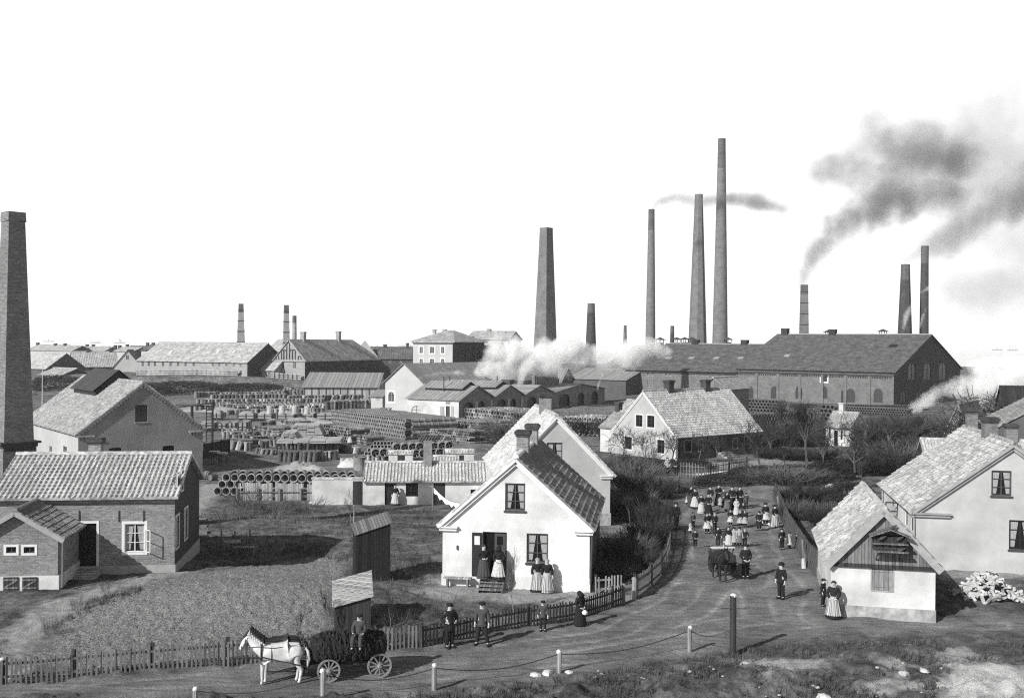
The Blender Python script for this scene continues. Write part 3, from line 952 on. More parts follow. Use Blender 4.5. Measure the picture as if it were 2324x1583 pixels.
for k in range(5):
    mb.box(u0 - .0 - k * .02, -1.5 + k * .25, -0.6, u1 + .0 + k * .02, -1.25 + k * .25 if k < 4 else -0.003, zt * (k + 1) / 5 - 0.05)
mb.build('steps', 'stone', h.o)
# open casement of the window with its lattice
us, zs = h.uz('front', 330, 1225); mb = MB()
a = Vector((us, -0.03, zs - .55)); 
for (p, q) in (((0, 0, 0), (.32, -.42, 0)), ((0, 0, 1.1), (.32, -.42, 1.1)), ((0, 0, 0), (0, 0, 1.1)), ((.32, -.42, 0), (.32, -.42, 1.1)), ((0, 0, .55), (.32, -.42, .55))):
    mb.bar(a + Vector(p), a + Vector(q), 0.04, 0.04)
mb.build('open_casement', 'trim_white', h.o)
COTT = h
# ---- annex in front of it
h = mk('brick_annex', 'small gabled brick annex with two white framed windows and cellar hatches before the cottage', 'annex', 'R', gp(131, 1336), 7, -58, 3.6, 1216, 1163, 'L')
for r_ in ((14, 1240, 37, 1254), (54, 1240, 79, 1254)): h.win('front', r_, 'paint_mid', 2, 1, 'trim_white', sw=0.11)
h.walls('brick_cottage')
h.roof('tile_dark', 0.35, 0.32, PAN, mats=None, seed=9)
zpl = h.uz('front', 60, 1306)[1]
h.plinth('plaster_white', zpl, 0.06)
for x0, x1 in ((9, 43), (52, 86)):
    u0, z0, u1, z1 = h.rect('front', x0, 1308, x1, 1338)
    mb = MB(); hbox(h, 'front', mb, u0, z0, u1, z1, 0.063, 0.11); o = mb.build('cellar_hatch', 'boards_dark', h.o)
    mb = MB()
    for zz in (z0 + .08, z1 - .16): hbox(h, 'front', mb, u0 + .02, zz, u1 - .02, zz + .08, 0.113, 0.135)
    O, U, n, wd = h.side('front')
    mb.bar(O + U * (u0 + .08) + n * .124 + Vector((0, 0, z0 + .16)), O + U * (u1 - .08) + n * .124 + Vector((0, 0, z1 - .16)), .02, .08, up=(1, 0, 0))
    mb.build('brace', 'boards', o)
mb = MB(); O, U, n, wd = h.side('front')
rise = (h.r - h.e) / (h.W / 2)
for u0, u1 in ((-.35, h.W / 2), (h.W + .35, h.W / 2)):
    a = O + U * u0 + n * .34 + Vector((0, 0, h.e - .35 * rise + .02)); b_ = O + U * u1 + n * .34 + Vector((0, 0, h.r + .02))
    mb.bar(a, b_, .05, .2, up=n.cross(b_ - a))
mb.build('bargeboard', 'trim_grey', h.o)
ue = h.W + 0.25
mb = MB(); mb.tube([(ue, -.1, h.e - .3), (ue - .02, -.1, 0.1)], .05, 8); mb.build('porch_post', 'boards', h.o)

# ---- grey works building with the roof lantern
h = mk('gabled_workshop', 'large grey rendered gable building with stepped brick verge and dark roof lantern', 'workshop', 'R', gp(459.6, 1073.5), 37, 177, 20.0, 971, 870, 'L')
for (x0, y0, x1, y1), ar in (((307, 918, 335, 957), .12), ((247.5, 1015, 276, 1040), .12), ((369, 1010.5, 396, 1040), .12)):
    h.win('front', (x0, y0, x1, y1), 'paint_dark', 2, 3, None, arch=ar, sill='stone')
h.win('left', (143, 1012, 151.5, 1042), 'trim_grey', 2, 3)
h.win('left', (112, 1012, 118, 1042), 'trim_grey', 2, 3)
h.walls('plaster_rough', mats={'left': 'plaster_pale', 'right': 'plaster_pale', 'back': 'plaster_pale'})
h.roof('tile_light', 0.12, 0.3, PANB, seed=21)
mb = MB(); O, U, n, wd = h.side('front')
rise = (h.r - h.e) / (h.W / 2); nst = 22
for sgn in (0, 1):
    for k in range(nst):
        f = (k + .2) / nst; uu = (wd / 2) * f; zz = h.e + uu * rise - .12
        if sgn: uu = wd - uu
        mb.box(uu - .11, -.17, zz - .18, uu + .11, -.002, zz + .06)
    a = O + U * (wd * sgn) + n * .08 + Vector((0, 0, h.e - .02)); b_ = O + U * (wd / 2) + n * .08 + Vector((0, 0, h.r - .02))
    mb.bar(a, b_, .16, .14, up=n.cross(b_ - a))
mb.build('stepped_verge', 'brick_mid', h.o)
mb = MB()
for a, b_ in ((-.15, 1.4), (h.W - 1.4, h.W + .15)):
    mb.box(a, -.22, h.e - .34, b_, -.003, h.e - .2)
    for k in range(5):
        q = a + .1 + k * (b_ - a - .35) / 4
        mb.box(q, -.16, h.e - .5, q + .14, -.003, h.e - .345)
mb.build('eave_return', 'stone', h.o)
mb = MB()
for k in range(44): mb.box(-.16, .3 + k * .45, h.e - .32, -.003, .5 + k * .45, h.e - .12)
mb.build('dentil_course', 'brick_mid', h.o)
# lantern
t1 = h.ridge_at(270); t0 = h.ridge_at(216)
t0, t1 = sorted((t0, t1)); cx = h.W / 2
zr = h.r + 1.05; hw = 2.5; ze = h.r - hw * (h.r - h.e) / (h.W / 2) + 0.9
mb = MB()
mb.poly_prism([(cx - hw + .3, t0 + .15, ze - 1.2), (cx + hw - .3, t0 + .15, ze - 1.2), (cx + hw - .3, t0 + .15, ze), (cx, t0 + .15, zr - .1), (cx - hw + .3, t0 + .15, ze)], (0, t1 - t0 - .3, 0))
lan = mb.build('roof_lantern', 'paint_dark', h.o)
mb = MB()
for sg in (-1, 1):
    a = [Vector((cx, t0, zr)), Vector((cx, t1, zr)), Vector((cx + sg * hw, t1, ze)), Vector((cx + sg * hw, t0, ze))]
    nn = Vector((sg * (zr - ze), 0, hw)).normalized()
    mb.poly_prism(a, nn * .07)
mb.build('lantern_roof', 'metal_roof_dark', lan)
WORKS = h

# ---- white gable house in the middle
h = mk('white_house', 'white gable house with open double door, two brick chimneys and people on its steps', 'house', 'L', gp(1003.8, 1326), -7.5, 1337.4, 10.0, 1186, 1042, 'L')
h.win('front', (1146.5, 1096, 1192, 1158), 'paint_mid', 2, 3, None, curtain=True, fw=.07, sill='paint_mid')
h.win('front', (1195, 1210, 1244, 1276.5), 'paint_mid', 2, 3, None, curtain=True, fw=.07, sill='paint_mid')
h.win('front', (1095, 1206.5, 1150, 1307), 'paint_mid', 1, 1, None, name='door_frame', fw=.05, depth=.15)  # dark pane fills the open door in place of a shaded room
h.walls('plaster_bright', mats={'right': 'brick_dark'})  # shade of the right wall is put into its dark colour
h.roof('tile_dark', 0.16, 0.22, (.25, .34, .03, .035), mats=['tile_white', 'tile_dark'], seed=31, capm='trim_white')  # pale left and dark right slope: sun and shade put into the tiles
h.verge('trim_white', 'front', .24, .14)
h.plinth('plaster_bright', 0.55, 0.04, ('front',))
h.chimney(1187, 975, 27, m='brick_chimney')
h.chimney(1208, 961, 25, m='brick_chimney')
# door leaves swung out, each with its little pane
dfr = [c for c in KIDS[h.o.name] if c.name.startswith('door_frame')][0]
u0, z0, u1, z1 = h.rect('front', 1095, 1206.5, 1150, 1307)
for uu, dx in ((u0, -0.52), (u1, 0.12)):
    mb = MB(); a = Vector((uu, -.03, 0)); b_ = Vector((uu + (dx if dx < 0 else 0), -.10 if dx < 0 else -.06, 0))
    if dx < 0: mb.box(uu - .50, -.09, z0, uu - .005, -.045, z1 - .04)
    else: mb.box(uu - .60, .05, z0, uu - .06, .085, z1 - .07)
    lf = mb.build('door_leaf', 'paint_dark' if dx < 0 else 'paint_mid', h.o)
    mb = MB()
    if dx < 0: mb.box(uu - .38, -.10, z1 - .62, uu - .12, -.092, z1 - .2)
    else: mb.box(uu - .48, .04, z1 - .62, uu - .2, .048, z1 - .2)
    mb.build('pane', 'trim_white' if dx < 0 else 'glass', lf)
mb = MB()
us0 = h.uz('front', 1092, 1308)[0]; us1 = h.uz('front', 1148, 1308)[0]; zt = z0 - .02
for k in range(4): mb.box(us0, -1.1 + k * .27, zt * (k + 1) / 4 - .06, us1, -.83 + k * .27 + (.02 if k == 3 else 0), zt * (k + 1) / 4)
for uu in (us0, us1 - .05): mb.poly_prism([(uu, -1.1, -.3), (uu, -.04, -.3), (uu, -.04, zt - .07), (uu, -.3, zt - .07), (uu, -1.1, zt / 4 - .07)], (.05, 0, 0))
mb.build('steps', 'boards', h.o)
mb = MB(); u_, z_ = h.uz('front', 1038, 1241); hbox(h, 'front', mb, u_ - .03, z_ - .1, u_ + .03, z_ + .1, .003, .08); mb.build('wall_hook', 'iron', h.o)
mb = MB(); mb.tube([(h.W + .12, -.06, h.e - .25), (h.W + .06, -.06, .3)], .05, 8); mb.build('downpipe', 'paint_mid', h.o)
WHITE = h
def ld(h, x, y, z): return h.M @ Vector((x, y, z))
# bench by its door
u0 = h.uz('front', 1010, 1315)[0]; u1 = h.uz('front', 1073, 1315)[0]
b0 = ld(h, (u0 + u1) / 2, -.35, 0); bt = thing('wall_bench', 'plain wooden bench against the white wall beside the door steps', 'bench', gl(b0.x, b0.y), h.th)
hw = (u1 - u0) / 2
zb = zat(b0, 1309) - bt.location.z
mb = MB(); mb.box(-hw, -.17, zb - .06, hw, .17, zb); mb.build('seat', 'boards_light', bt)
for sx in (-1, 1):
    mb = MB(); mb.box(sx * hw * .72 - .04, -.15, -.1, sx * hw * .72 + .04, .15, zb - .061); mb.build('leg', 'boards', bt)

# ---- the grey house behind it
h = mk('grey_house', 'tall grey rendered gable house with white tiled roof standing behind the white house', 'house', 'R', gp(1384, 1193), 6, ('m', 7.7), 11.5, 1073, 946, 'L')
h.win('front', (1241, 1004, 1276.5, 1060), 'paint_mid', 2, 3, None, curtain=True)
h.win('front', (1300, 1110, 1330, 1160), 'paint_mid', 2, 3, None)
h.win('left', (1100, 1055, 1108, 1078), 'paint_mid', 2, 2)
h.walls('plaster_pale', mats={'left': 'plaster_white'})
h.roof('tile_white', 0.16, 0.3, PAN, seed=41)
h.verge('trim_white', 'front', .26, .14)
h.plinth('stone', 0.9, 0.06, ('front', 'right'))
h.chimney(1237, 892, 25, m='brick_chimney')
GREYH = h

# ---- beige house with the long tile roof in the garden
h = mk('garden_house', 'big pale house with white framed gable windows and long speckled tile roof among bare trees', 'house', 'R', gp(1533.7, 1045.8), -50.7, 1390, 15.0, 990, 889, 'L')
zb = lambda x0, y0, x1, y1: (1392.5 + x0 * .2315, 696.2 + y0 * .2315, 1392.5 + x1 * .2315, 696.2 + y1 * .2315)
for q in ((218, 1058, 285, 1172), (330, 1064, 402, 1180), (110, 1272, 180, 1393), (430, 1302, 500, 1433)):
    h.win('front', zb(*q), 'frame_dark', 2, 3, 'trim_white', sw=.13)
for q in ((700, 1308, 762, 1418), (835, 1300, 877, 1412), (1170, 1290, 1215, 1385), (1285, 1255, 1340, 1382)):
    h.win('right', zb(*q), 'paint_mid', 2, 3, 'trim_grey', sw=.1)
h.win('right', zb(985, 1278, 1070, 1485), 'paint_dark', 2, 1, None, name='door')
h.walls('plaster_pale', mats={'right': 'brick_dark'})  # long right side coloured dark to carry its shade
h.roof('tile_light', 0.14, 0.25, (.26, .36, .05, .045), seed=51)
h.verge('trim_white', 'front', .2, .1, ret=.5)
h.chimney(1518, 862, 17, m='brick_dark', capm='brick_dark')
h.chimney(1601, 861, 16, m='brick_dark', capm='brick_dark')
mb = MB()
ud = h.uz('right', *zb(1015, 1480, 1015, 1480)[:2])[0]
for k in range(3): mb.box(h.W + .002 + 0, ud - .3 + .3, -.3, h.W + 1.5 - k * .45, ud + 2.0, .18 * (k + 1))
mb.build('steps', 'trim_grey', h.o)
mb = MB(); mb.box(h.W - .25, -.06, h.base, h.W + .06, .25, h.e - .1); mb.build('corner_pilaster', 'trim_white', h.o)
BEIGE = h
# small lean house attached left of it
u = h.M.to_3x3() @ Vector((1, 0, 0))
h2 = mk('gabled_lean_house', 'little white tiled outhouse tucked against the pale garden house', 'outhouse', 'R', far(1414, 124), -50.7, 1362, 5.5, 973, 938, 'W')
h2.walls('plaster_white')
h2.roof('tile_light', 0.1, 0.2, PAN, seed=55)
h2.chimney(1404, 912, 12, m='brick_dark')
h2 = mk('tiled_store', 'tiled store roof seen between the pipe stacks and the pale garden house', 'store', 'R', far(1440, 150), -40, 1388, 8, 945, 911, 'W')
h2.walls('brick_dark'); h2.roof('tile_light', 0.1, 0.2, None, seed=56)

# ---- tiny white cottage under the works
h = mk('tiny_cottage', 'tiny white cottage with tall stove pipe among the garden trees', 'cottage', 'R', gp(1930, 1014), -46, 1874, 4.2, 971, 939, 'W')
z7 = lambda x0, y0, x1, y1: (1759 + x0 * .3473, 842.8 + y0 * .3473, 1759 + x1 * .3473, 842.8 + y1 * .3473)
h.win('front', z7(385, 382, 410, 485), 'paint_mid', 1, 1, None, name='door')
h.win('front', z7(352, 375, 364, 432), 'frame_dark', 1, 1); h.win('front', z7(428, 382, 441, 445), 'frame_dark', 1, 1)
h.win('right', z7(525, 385, 580, 450), 'frame_dark', 2, 2)
h.walls('plaster_white'); h.roof('tile_light', 0.15, 0.22, PAN, seed=61)
h.chimney(1911, 914, 11, m='plaster_white', capm='trim_white', caph=.12, pot=1.6)

# ---- white stone shed with dovecote
h = mk('stone_shed', 'whitewashed shed with boarded gable, dovecote and wooden shutter at the road corner', 'shed', 'L', gp(1884.5, 1397), -12.4, 2122, 8.2, 1274, 1160, 'L')
h.win('front', (1978.5, 1287, 2026, 1339), 'shutter', 0, 0, 'trim_grey', name='shutter', sw=.05)
h.walls('plaster_white', mats={'right': 'brick_dark'})  # dark colour on the right wall stands for its shaded side
h.roof('tile_light', 0.2, 0.18, PANB, seed=71, capm='tile_white')
mb = MB(); O, U, n, wd = h.side('front')
mb.poly_prism([O + U * .02 + n * .004 + Vector((0, 0, h.e)), O + U * (wd - .02) + n * .004 + Vector((0, 0, h.e)), O + U * (wd / 2) + n * .004 + Vector((0, 0, h.r - .02))], n * .06)
mb.build('boarded_gable', 'boards', h.o)
mb = MB(); mb.box(-.1, -.13, h.e - .16, wd + .1, -.003, h.e - .002); mb.build('sill_beam', 'boards_dark', h.o)
mb = MB(); rise = (h.r - h.e) / (wd / 2)
for u0 in (-.2, wd + .2):
    a = O + U * u0 + n * .29 + Vector((0, 0, h.e - .2 * rise)); b_ = O + U * (wd / 2) + n * .29 + Vector((0, 0, h.r))
    mb.bar(a + Vector((0, 0, .06)), b_ + Vector((0, 0, .06)), .05, .30, up=n.cross(b_ - a))
mb.build('bargeboard', 'trim_grey', h.o)
zs = 0.52
mb = MB(); hbox(h, 'front', mb, -.03, -1.0, wd + .03, zs, .002, .05); mb.build('stone_footing', 'stone', h.o)
mb = MB(); mb.box(-.05, -.03, -1.0, -.002, h.L, zs - .08); mb.build('side_footing', 'stone', h.o)
SHED = h
# dovecote
u0, z0, u1, z1 = h.rect('front', 1976, 1201, 2056, 1243)
dl = ld(h, (u0 + u1) / 2, -.42, z0)
dv = thing('dovecote', 'dark little gabled dovecote box hung on the boarded shed gable', 'dovecote', dl, h.th)
a, hh = (u1 - u0) / 2, z1 - z0
mb = MB(); mb.box(-a + .06, -.2, 0, a - .06, .34, hh * .72); mb.build('box', 'boards_dark', dv)
mb = MB(); mb.box(-a, -.4, hh * .36, a, -.2, hh * .41); mb.box(-a, -.4, -.05, a, -.2, 0); mb.build('ledge', 'boards', dv)
mb = MB()
for sx in (-1, 1):
    mb.poly_prism([(0, -.42, hh * 1.12), (sx * (a + .12), -.42, hh * .72), (sx * (a + .12), .34, hh * .72), (0, .34, hh * 1.12)], (0, 0, .05))
mb.build('roof', 'boards', dv)
for k in range(4):
    mb = MB(); mb.box(-a + .2 + k * (2 * a - .4) / 3.6, -.205, .08, -a + .38 + k * (2 * a - .4) / 3.6, -.201, .27); mb.build('pigeon_hole', 'iron', dv)  # dark plates stand in for the shaded openings
for sx in (-1, 1):
    mb = MB(); mb.bar((sx * a * .7, -.35, -.05), (sx * a * .7, .34, -.5), .05, .07); mb.build('bracket', 'boards', dv)
# pigeons on it
for k, (dx, dy, dz) in enumerate(((-.35, -.32, .47), (.35, -.32, .48), (.1, -.1, 1.1), (.42, -.33, -.0))):
    P = dv.matrix_basis @ Vector((dx * 1.0, dy, dz if dz < 1 else hh * 1.14))
    mb = MB(); mb.lathe([(.005, -.16), (.045, -.1), (.075, 0), (.06, .09), (.035, .13), (.045, .17), (.03, .2), (.004, .215)], 8, M=Matrix.Translation(P + Vector((0, 0, .07))) @ Matrix.Rotation(rad(65), 4, 'Y'))
    o = mb.build('pigeon', 'paint_mid', smooth=True)
    tag(o, ['grey pigeon perched on the lower dovecote ledge near its shaded end', 'grey pigeon perched on the upper dovecote ledge', 'grey pigeon perched on the dovecote roof ridge', 'grey pigeon perched low beneath the dovecote box'][k], 'pigeon', 'pigeons on the dovecote')

# ---- cream house on the right
h = mk('cream_house', 'large cream rendered gable house with three brick chimneys behind the whitewashed shed', 'house', 'L', gp(2077, 1290), -11, ('m', 9.5), 11.0, 1157, 1010, 'L')
h.win('front', z7(1414, 647, 1546, 812), 'paint_mid', 2, 3, None, curtain=True, fw=.07, sill='paint_mid')
h.win('front', (2290, 1180, 2342, 1247), 'paint_dark', 2, 3, None, curtain=True, fw=.07, sill='paint_mid')
for q in ((760, 825, 775, 880), (790, 845, 803, 900), (850, 902, 866, 1005), (886, 930, 902, 1040)):
    h.win('left', z7(*q), 'paint_mid', 1, 3, None)
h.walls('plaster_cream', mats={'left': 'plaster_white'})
h.roof('tile_light', 0.15, 0.3, PANB, seed=81)
h.verge('trim_grey', 'front', .24, .15, ret=1.7)
h.plinth('plaster_cream', 0.75, 0.05, ('front',))
h.chimney(2246, 946, 29, m='brick_mid'); h.chimney(2205, 925, 22, m='brick_mid', off=.2)
mb = MB()
mb.tube([(-.3, -.1, h.e - .12), (-.3, h.L, h.e - .12)], .06, 8); mb.build('gutter', 'trim_grey', h.o)
for yy in (-.08, h.L - .1):
    mb = MB(); mb.tube([(-.3, yy, h.e - .15), (-.09, yy, h.e - .45), (-.07, yy, .2)], .045, 8); mb.build('downpipe', 'trim_grey', h.o)
u_, z_ = h.uz('left', 2037, 1160)
mb = MB()
fx = -.01
for (p, q) in (((0, 0, 0), (-.62, .12, 0)), ((0, 0, 1.0), (-.62, .12, 1.0)), ((0, 0, 0), (0, 0, 1.0)), ((-.62, .12, 0), (-.62, .12, 1.0)), ((0, 0, .5), (-.62, .12, .5))):
    mb.bar(Vector((fx, h.L - u_, z_ - .5)) + Vector(p), Vector((fx, h.L - u_, z_ - .5)) + Vector(q), .06, .07)
mb.build('open_casement', 'paint_dark', h.o)
CREAM = h
# neighbours behind
h = mk('ladder_house', 'low brick house with dark slate roof and a ladder standing on it', 'house', 'R', far(2208, 105), -35, 2140, 9, 996, 921, 'L')
h.walls('brick_mid'); h.roof('tile_dark', .15, .2, None); h.chimney(2222, 935, 22, m='brick_dark')
lp = ld(h, h.W * .8, h.L * .25, h.e + .3)
ld_t = thing('roof_ladder', 'thin wooden ladder leaning up over the dark slate roof', 'ladder', lp, h.th)
mb = MB()
for sy in (0, .45): mb.bar((0.2, sy, -1.2), (-1.9, sy, 4.0), .06, .06)
for k in range(12):
    f = k / 12 + .04; mb.bar((.2 - 2.1 * f, 0, -1.2 + 5.2 * f), (.2 - 2.1 * f, .45, -1.2 + 5.2 * f), .04, .04)
mb.build('ladder_frame', 'boards_dark', ld_t)
h = mk('dark_barn', 'tall dark tarred barn with steep roof rising behind the cream house', 'barn', 'L', far(2254, 80), -20, ('m', 12), 10, 975, 873, 'L')
h.walls('far_wall_dark'); h.roof('tile_dark', .15, .25, PANB, seed=90)
h = mk('back_barn', 'second dark barn with patched board roof at the smoky end of the lane', 'barn', 'L', far(2280, 96), -20, ('m', 12), 8, 930, 880, 'W')
h.walls('far_wall_dark'); h.roof('boards_dark', .15, .25, None)
h = mk('tiled_outhouse', 'low pantiled outhouse with a capped brick chimney behind the cream house ridge', 'outhouse', 'L', far(2270, 72), -12, ('m', 6), 4, 1040, 1003, 'W')
h.walls('brick_mid'); h.roof('tile_white', .15, .2, PAN, seed=91); h.chimney(2294, 961, 24, m='brick_mid')
h = mk('garden_privy', 'small tiled garden outhouse beside the hedge behind the cream house', 'outhouse', 'L', far(2098, 84), -12, ('m', 2.6), 2.4, 1024, 999, 'W')
h.walls('boards_dark'); h.roof('tile_white', .12, .2, PAN, seed=92)

# ---- low whitewashed outbuilding at the pipe yard
h = mk('wash_house', 'long low whitewashed outbuilding with wavy tile roof and dark doors', 'outbuilding', 'L', gp(826, 1145), 4, 1106, 4.6, 1090, 1052, 'W')
zz3 = lambda x0, y0, x1, y1: (439.7 + x0 * .2523, 732.9 + y0 * .2523, 439.7 + x1 * .2523, 732.9 + y1 * .2523)
h.win('front', zz3(1718, 1428, 1820, 1640), 'paint_dark', 1, 1, None, name='door', glass='paint_dark')  # dark painted pane in the open door imitates the shade inside
h.win('front', zz3(1908, 1430, 2018, 1558), 'paint_dark', 2, 3, None)
h.win('front', zz3(2157, 1422, 2262, 1640), 'boards_dark', 0, 0, None, name='door')
h.win('front', (1068, 1110, 1092, 1140), 'paint_dark', 2, 2, None)
h.walls('plaster_white'); h.roof('tile_white', .12, .3, (.27, .36, .06, .05), seed=95)
h.chimney(970.5, 1000, 19, off=-.3, m='brick_chimney', caph=.1, capw=.03, capm='brick_chimney')
mb = MB(); ux = -3.2
mb.box(-4.1, .0, -1, -.004, .25, zat(h.P0, 1087) - h.P0.z)
wl = mb.build('garden_wall', 'plaster_white', h.o)
mb = MB(); mb.box(-4.15, -.06, zat(h.P0, 1087) - h.P0.z + .004, -.01, .31, zat(h.P0, 1085) - h.P0.z + .08); mb.build('wall_coping', 'tile_white', wl)
mb = MB(); u0_ = h.uz('front', 801, 1115)[0]; u1_ = h.uz('front', 822, 1115)[0]
mb.box(u0_, -.04, -.3, u1_, -.003, zat(h.P0, 1091) - h.P0.z); mb.build('door', 'boards_dark', wl)
WASH = h
def small(name, label, x0, x1, Y, ye, yr, L, wall='plaster_white', roof='tile_white', dx=None, axis='W'):
    h = mk(name, label, 'shed', 'L', far(x0, Y), 3, x1, L, ye, yr, axis)
    if dx: h.win('front', dx, 'boards_dark', 0, 0, None, name='door')
    h.walls(wall); h.roof(roof, .06, .1, PAN, seed=int(x0)); return h
small('coal_shed', 'small white shed with two dark panes behind the wavy outbuilding roof', 883, 936, 92, 1031, 1027, 1.6, dx=(902, 1033, 919, 1056))
small('wood_shed', 'small white shed with plank door near the white house chimneys', 1012, 1075, 93, 1028, 1024, 1.6, dx=(1037, 1032, 1053, 1056))
small('lean_roof_shed', 'low lean shed under two rows of tiles beside the yard chimney', 984, 1040, 89, 1049, 1038, 2.2)

# ---- plank sheds in the garden
def plank_shed(name, label, P, th, W, D, h0, h1, tilt, m='boards_dark', ov=.2, rm='boards_flat'):
    """mono-pitch plank shed: low at the front, the eave itself climbing to one side"""
    t = thing(name, label, 'shed', P, rad(th))
    mb = MB()
    mb.add([(0, 0, -.8), (W, 0, -.8), (W, D, -.8), (0, D, -.8), (0, 0, h0), (W, 0, h0 + tilt), (W, D, h1 + tilt), (0, D, h1)], [(0, 1, 5, 4), (1, 2, 6, 5), (2, 3, 7, 6), (3, 0, 4, 7), (4, 5, 6, 7)]); mb.build('wall', m, t)
    mb = MB(); s = (h1 - h0) / D; n = 15; e = tilt / W * ov
    for k in range(n):
        y0 = -ov + (D + 2 * ov) * k / n
        y1 = -ov + (D + 2 * ov) * (k + .97) / n
        dz = .05 + (.035 if k % 2 else 0)
        a, c = h0 + y0 * s, h0 + y1 * s
        mb.add([(-ov, y0, a - e + dz), (W + ov, y0, a + tilt + e + dz), (W + ov, y1, c + tilt + e + dz), (-ov, y1, c - e + dz), (-ov, y0, a - e + .003), (W + ov, y0, a + tilt + e + .003), (W + ov, y1, c + tilt + e + .003), (-ov, y1, c - e + .003)],
               [(0, 1, 2, 3), (7, 6, 5, 4), (0, 4, 5, 1), (1, 5, 6, 2), (2, 6, 7, 3), (3, 7, 4, 0)])
    mb.build('roof', rm, t)
    return t
plank_shed('privy_shed', 'narrow tarred plank shed with slanting slatted roof beside the hay wagon', gp(759, 1430), 10, 1.45, 1.5, 1.0, 1.6, .36, ov=.1)
plank_shed('cellar_shed', 'black plank cellar shed dug into the bank with slanting slatted roof', gp(808, 1316), 14, 1.65, 1.8, 2.2, 2.4, .5, m='boards_black', ov=.08, rm='boards')  # near-black wall colour stands in for the dark open inside
# ================================================================ works, far town, stacks
def row_windows(h, side, xs, ys, ytop, ybot, w, frame='trim_grey', nx=2, ny=2, arch=0.0, surround=None, glass='glass'):
    for x, dy in zip(xs, ys):
        h.win(side, (x - w / 2, ytop + dy, x + w / 2, ybot + dy), frame, nx, ny, surround, arch=arch, glass=glass, depth=.08, fw=.09)
m, nt, b = _new('far_glass'); b.inputs['Base Color'].default_value = (.05, .05, .05, 1); b.inputs['Roughness'].default_value = .3
zz1 = lambda x, y: (x * .3442 * .7329, (1000 + y * .3442) * .7329)
# long two-storey pottery
h = mk('long_pottery', 'long pale two storey factory range with rows of small windows on the embankment', 'factory', 'L', far(312, 276), -24, 561, 16, 817, 777, 'W')
X1 = [1283, 1338, 1393, 1465, 1535, 1603, 1670, 1742, 1808, 1915, 1973, 2037, 2103, 2165]
for x in X1: 
    a, _ = zz1(x, 0); h.win('front', (a - 2.6, 819.5, a + 2.6, 831), 'trim_grey', 2, 2, None, glass='far_glass', fw=.08)
for x in X1[:7] + X1[-2:]:
    a, _ = zz1(x, 0); h.win('front', (a - 2.6, 840, a + 2.6, 851), 'trim_grey', 2, 2, None, glass='far_glass', fw=.08)
h.walls('brick_far', mats={'right': 'brick_dark'}); h.roof('tile_far', .3, .4, None, seed=1)  # right gable's shade painted in as dark brick
for x in (1545, 1965, 2110):
    a, b_ = zz1(x, 262); h.skylight(a, b_, 5, 6)
LONGP = h
h = mk('link_building', 'lower tiled range joining the long pottery and the gothic gabled hall', 'factory', 'L', far(561, 268), -24, 622, 14, 838, 797, 'W')
for x in (600, 682):
    a, b_ = zz3(x, 440, x, 440)[:2]; h.win('front', (a - 3.8, b_, a + 3.8, b_ + 13), 'trim_grey', 2, 3, None, glass='far_glass', fw=.1)
h.walls('brick_far'); h.roof('tile_far', .3, .4, None)
h = mk('rear_pottery', 'distant tiled factory roof rising behind the long pottery range', 'factory', 'L', far(600, 320), -24, 700, 14, 800, 771, 'W')
h.walls('brick_far'); h.roof('tile_far', .3, .4, None)
# gothic gabled hall
h = mk('gothic_hall', 'brick hall with blind gothic arches in its gable and long shaded side', 'factory hall', 'R', far(691.5, 265), -21.8, 621.4, 38, 816, 770, 'L')
for x0, x1 in ((787, 815), (892, 922)): h.win('front', zz3(x0, 348, x1, 408), 'trim_grey', 2, 3, None, arch=.3, glass='far_glass', fw=.12)
for x0, x1 in ((790, 815), (893, 918)): h.win('front', zz3(x0, 458, x1, 500), 'trim_grey', 2, 2, None, arch=.3, glass='far_glass', fw=.12)
for k in range(7): h.win('right', None, 'paint_dark', 2, 3, None, arch=.3, glass='far_glass', fw=.12, uzr=(3 + k * 4.8, 2.6, 4.4 + k * 4.8, 4.6))
h.walls('brick_far', mats={'right': 'brick_dark'})  # long side given a darker colour so it reads as shaded
# blind arches: relief bars on the gable
mb = MB(); O, U, n, wd = h.side('front')
for (x0, x1, yb, yt) in ((838, 862, 325, 175), (808, 836, 325, 240), (864, 890, 325, 240), (790, 812, 325, 238), (888, 914, 325, 238), (742, 766, 328, 292), (940, 966, 328, 295)):
    u0, z0, u1, z1 = h.rect('front', *zz3(x0, yt, x1, yb)); r_ = (u1 - u0) / 2
    pts = [O + U * u0 + n * .1 + Vector((0, 0, z0)), O + U * u0 + n * .1 + Vector((0, 0, z1 - r_))]
    for k in range(1, 8):
        a = PI - PI * k / 8; pts.append(O + U * ((u0 + u1) / 2 + r_ * math.cos(a)) + n * .1 + Vector((0, 0, z1 - r_ + r_ * math.sin(a))))
    pts += [O + U * u1 + n * .1 + Vector((0, 0, z1 - r_)), O + U * u1 + n * .1 + Vector((0, 0, z0))]
    for p, q in zip(pts, pts[1:]): mb.bar(p, q, .16, .16, up=n)
mb.build('blind_arcade', 'brick_dark', h.o)
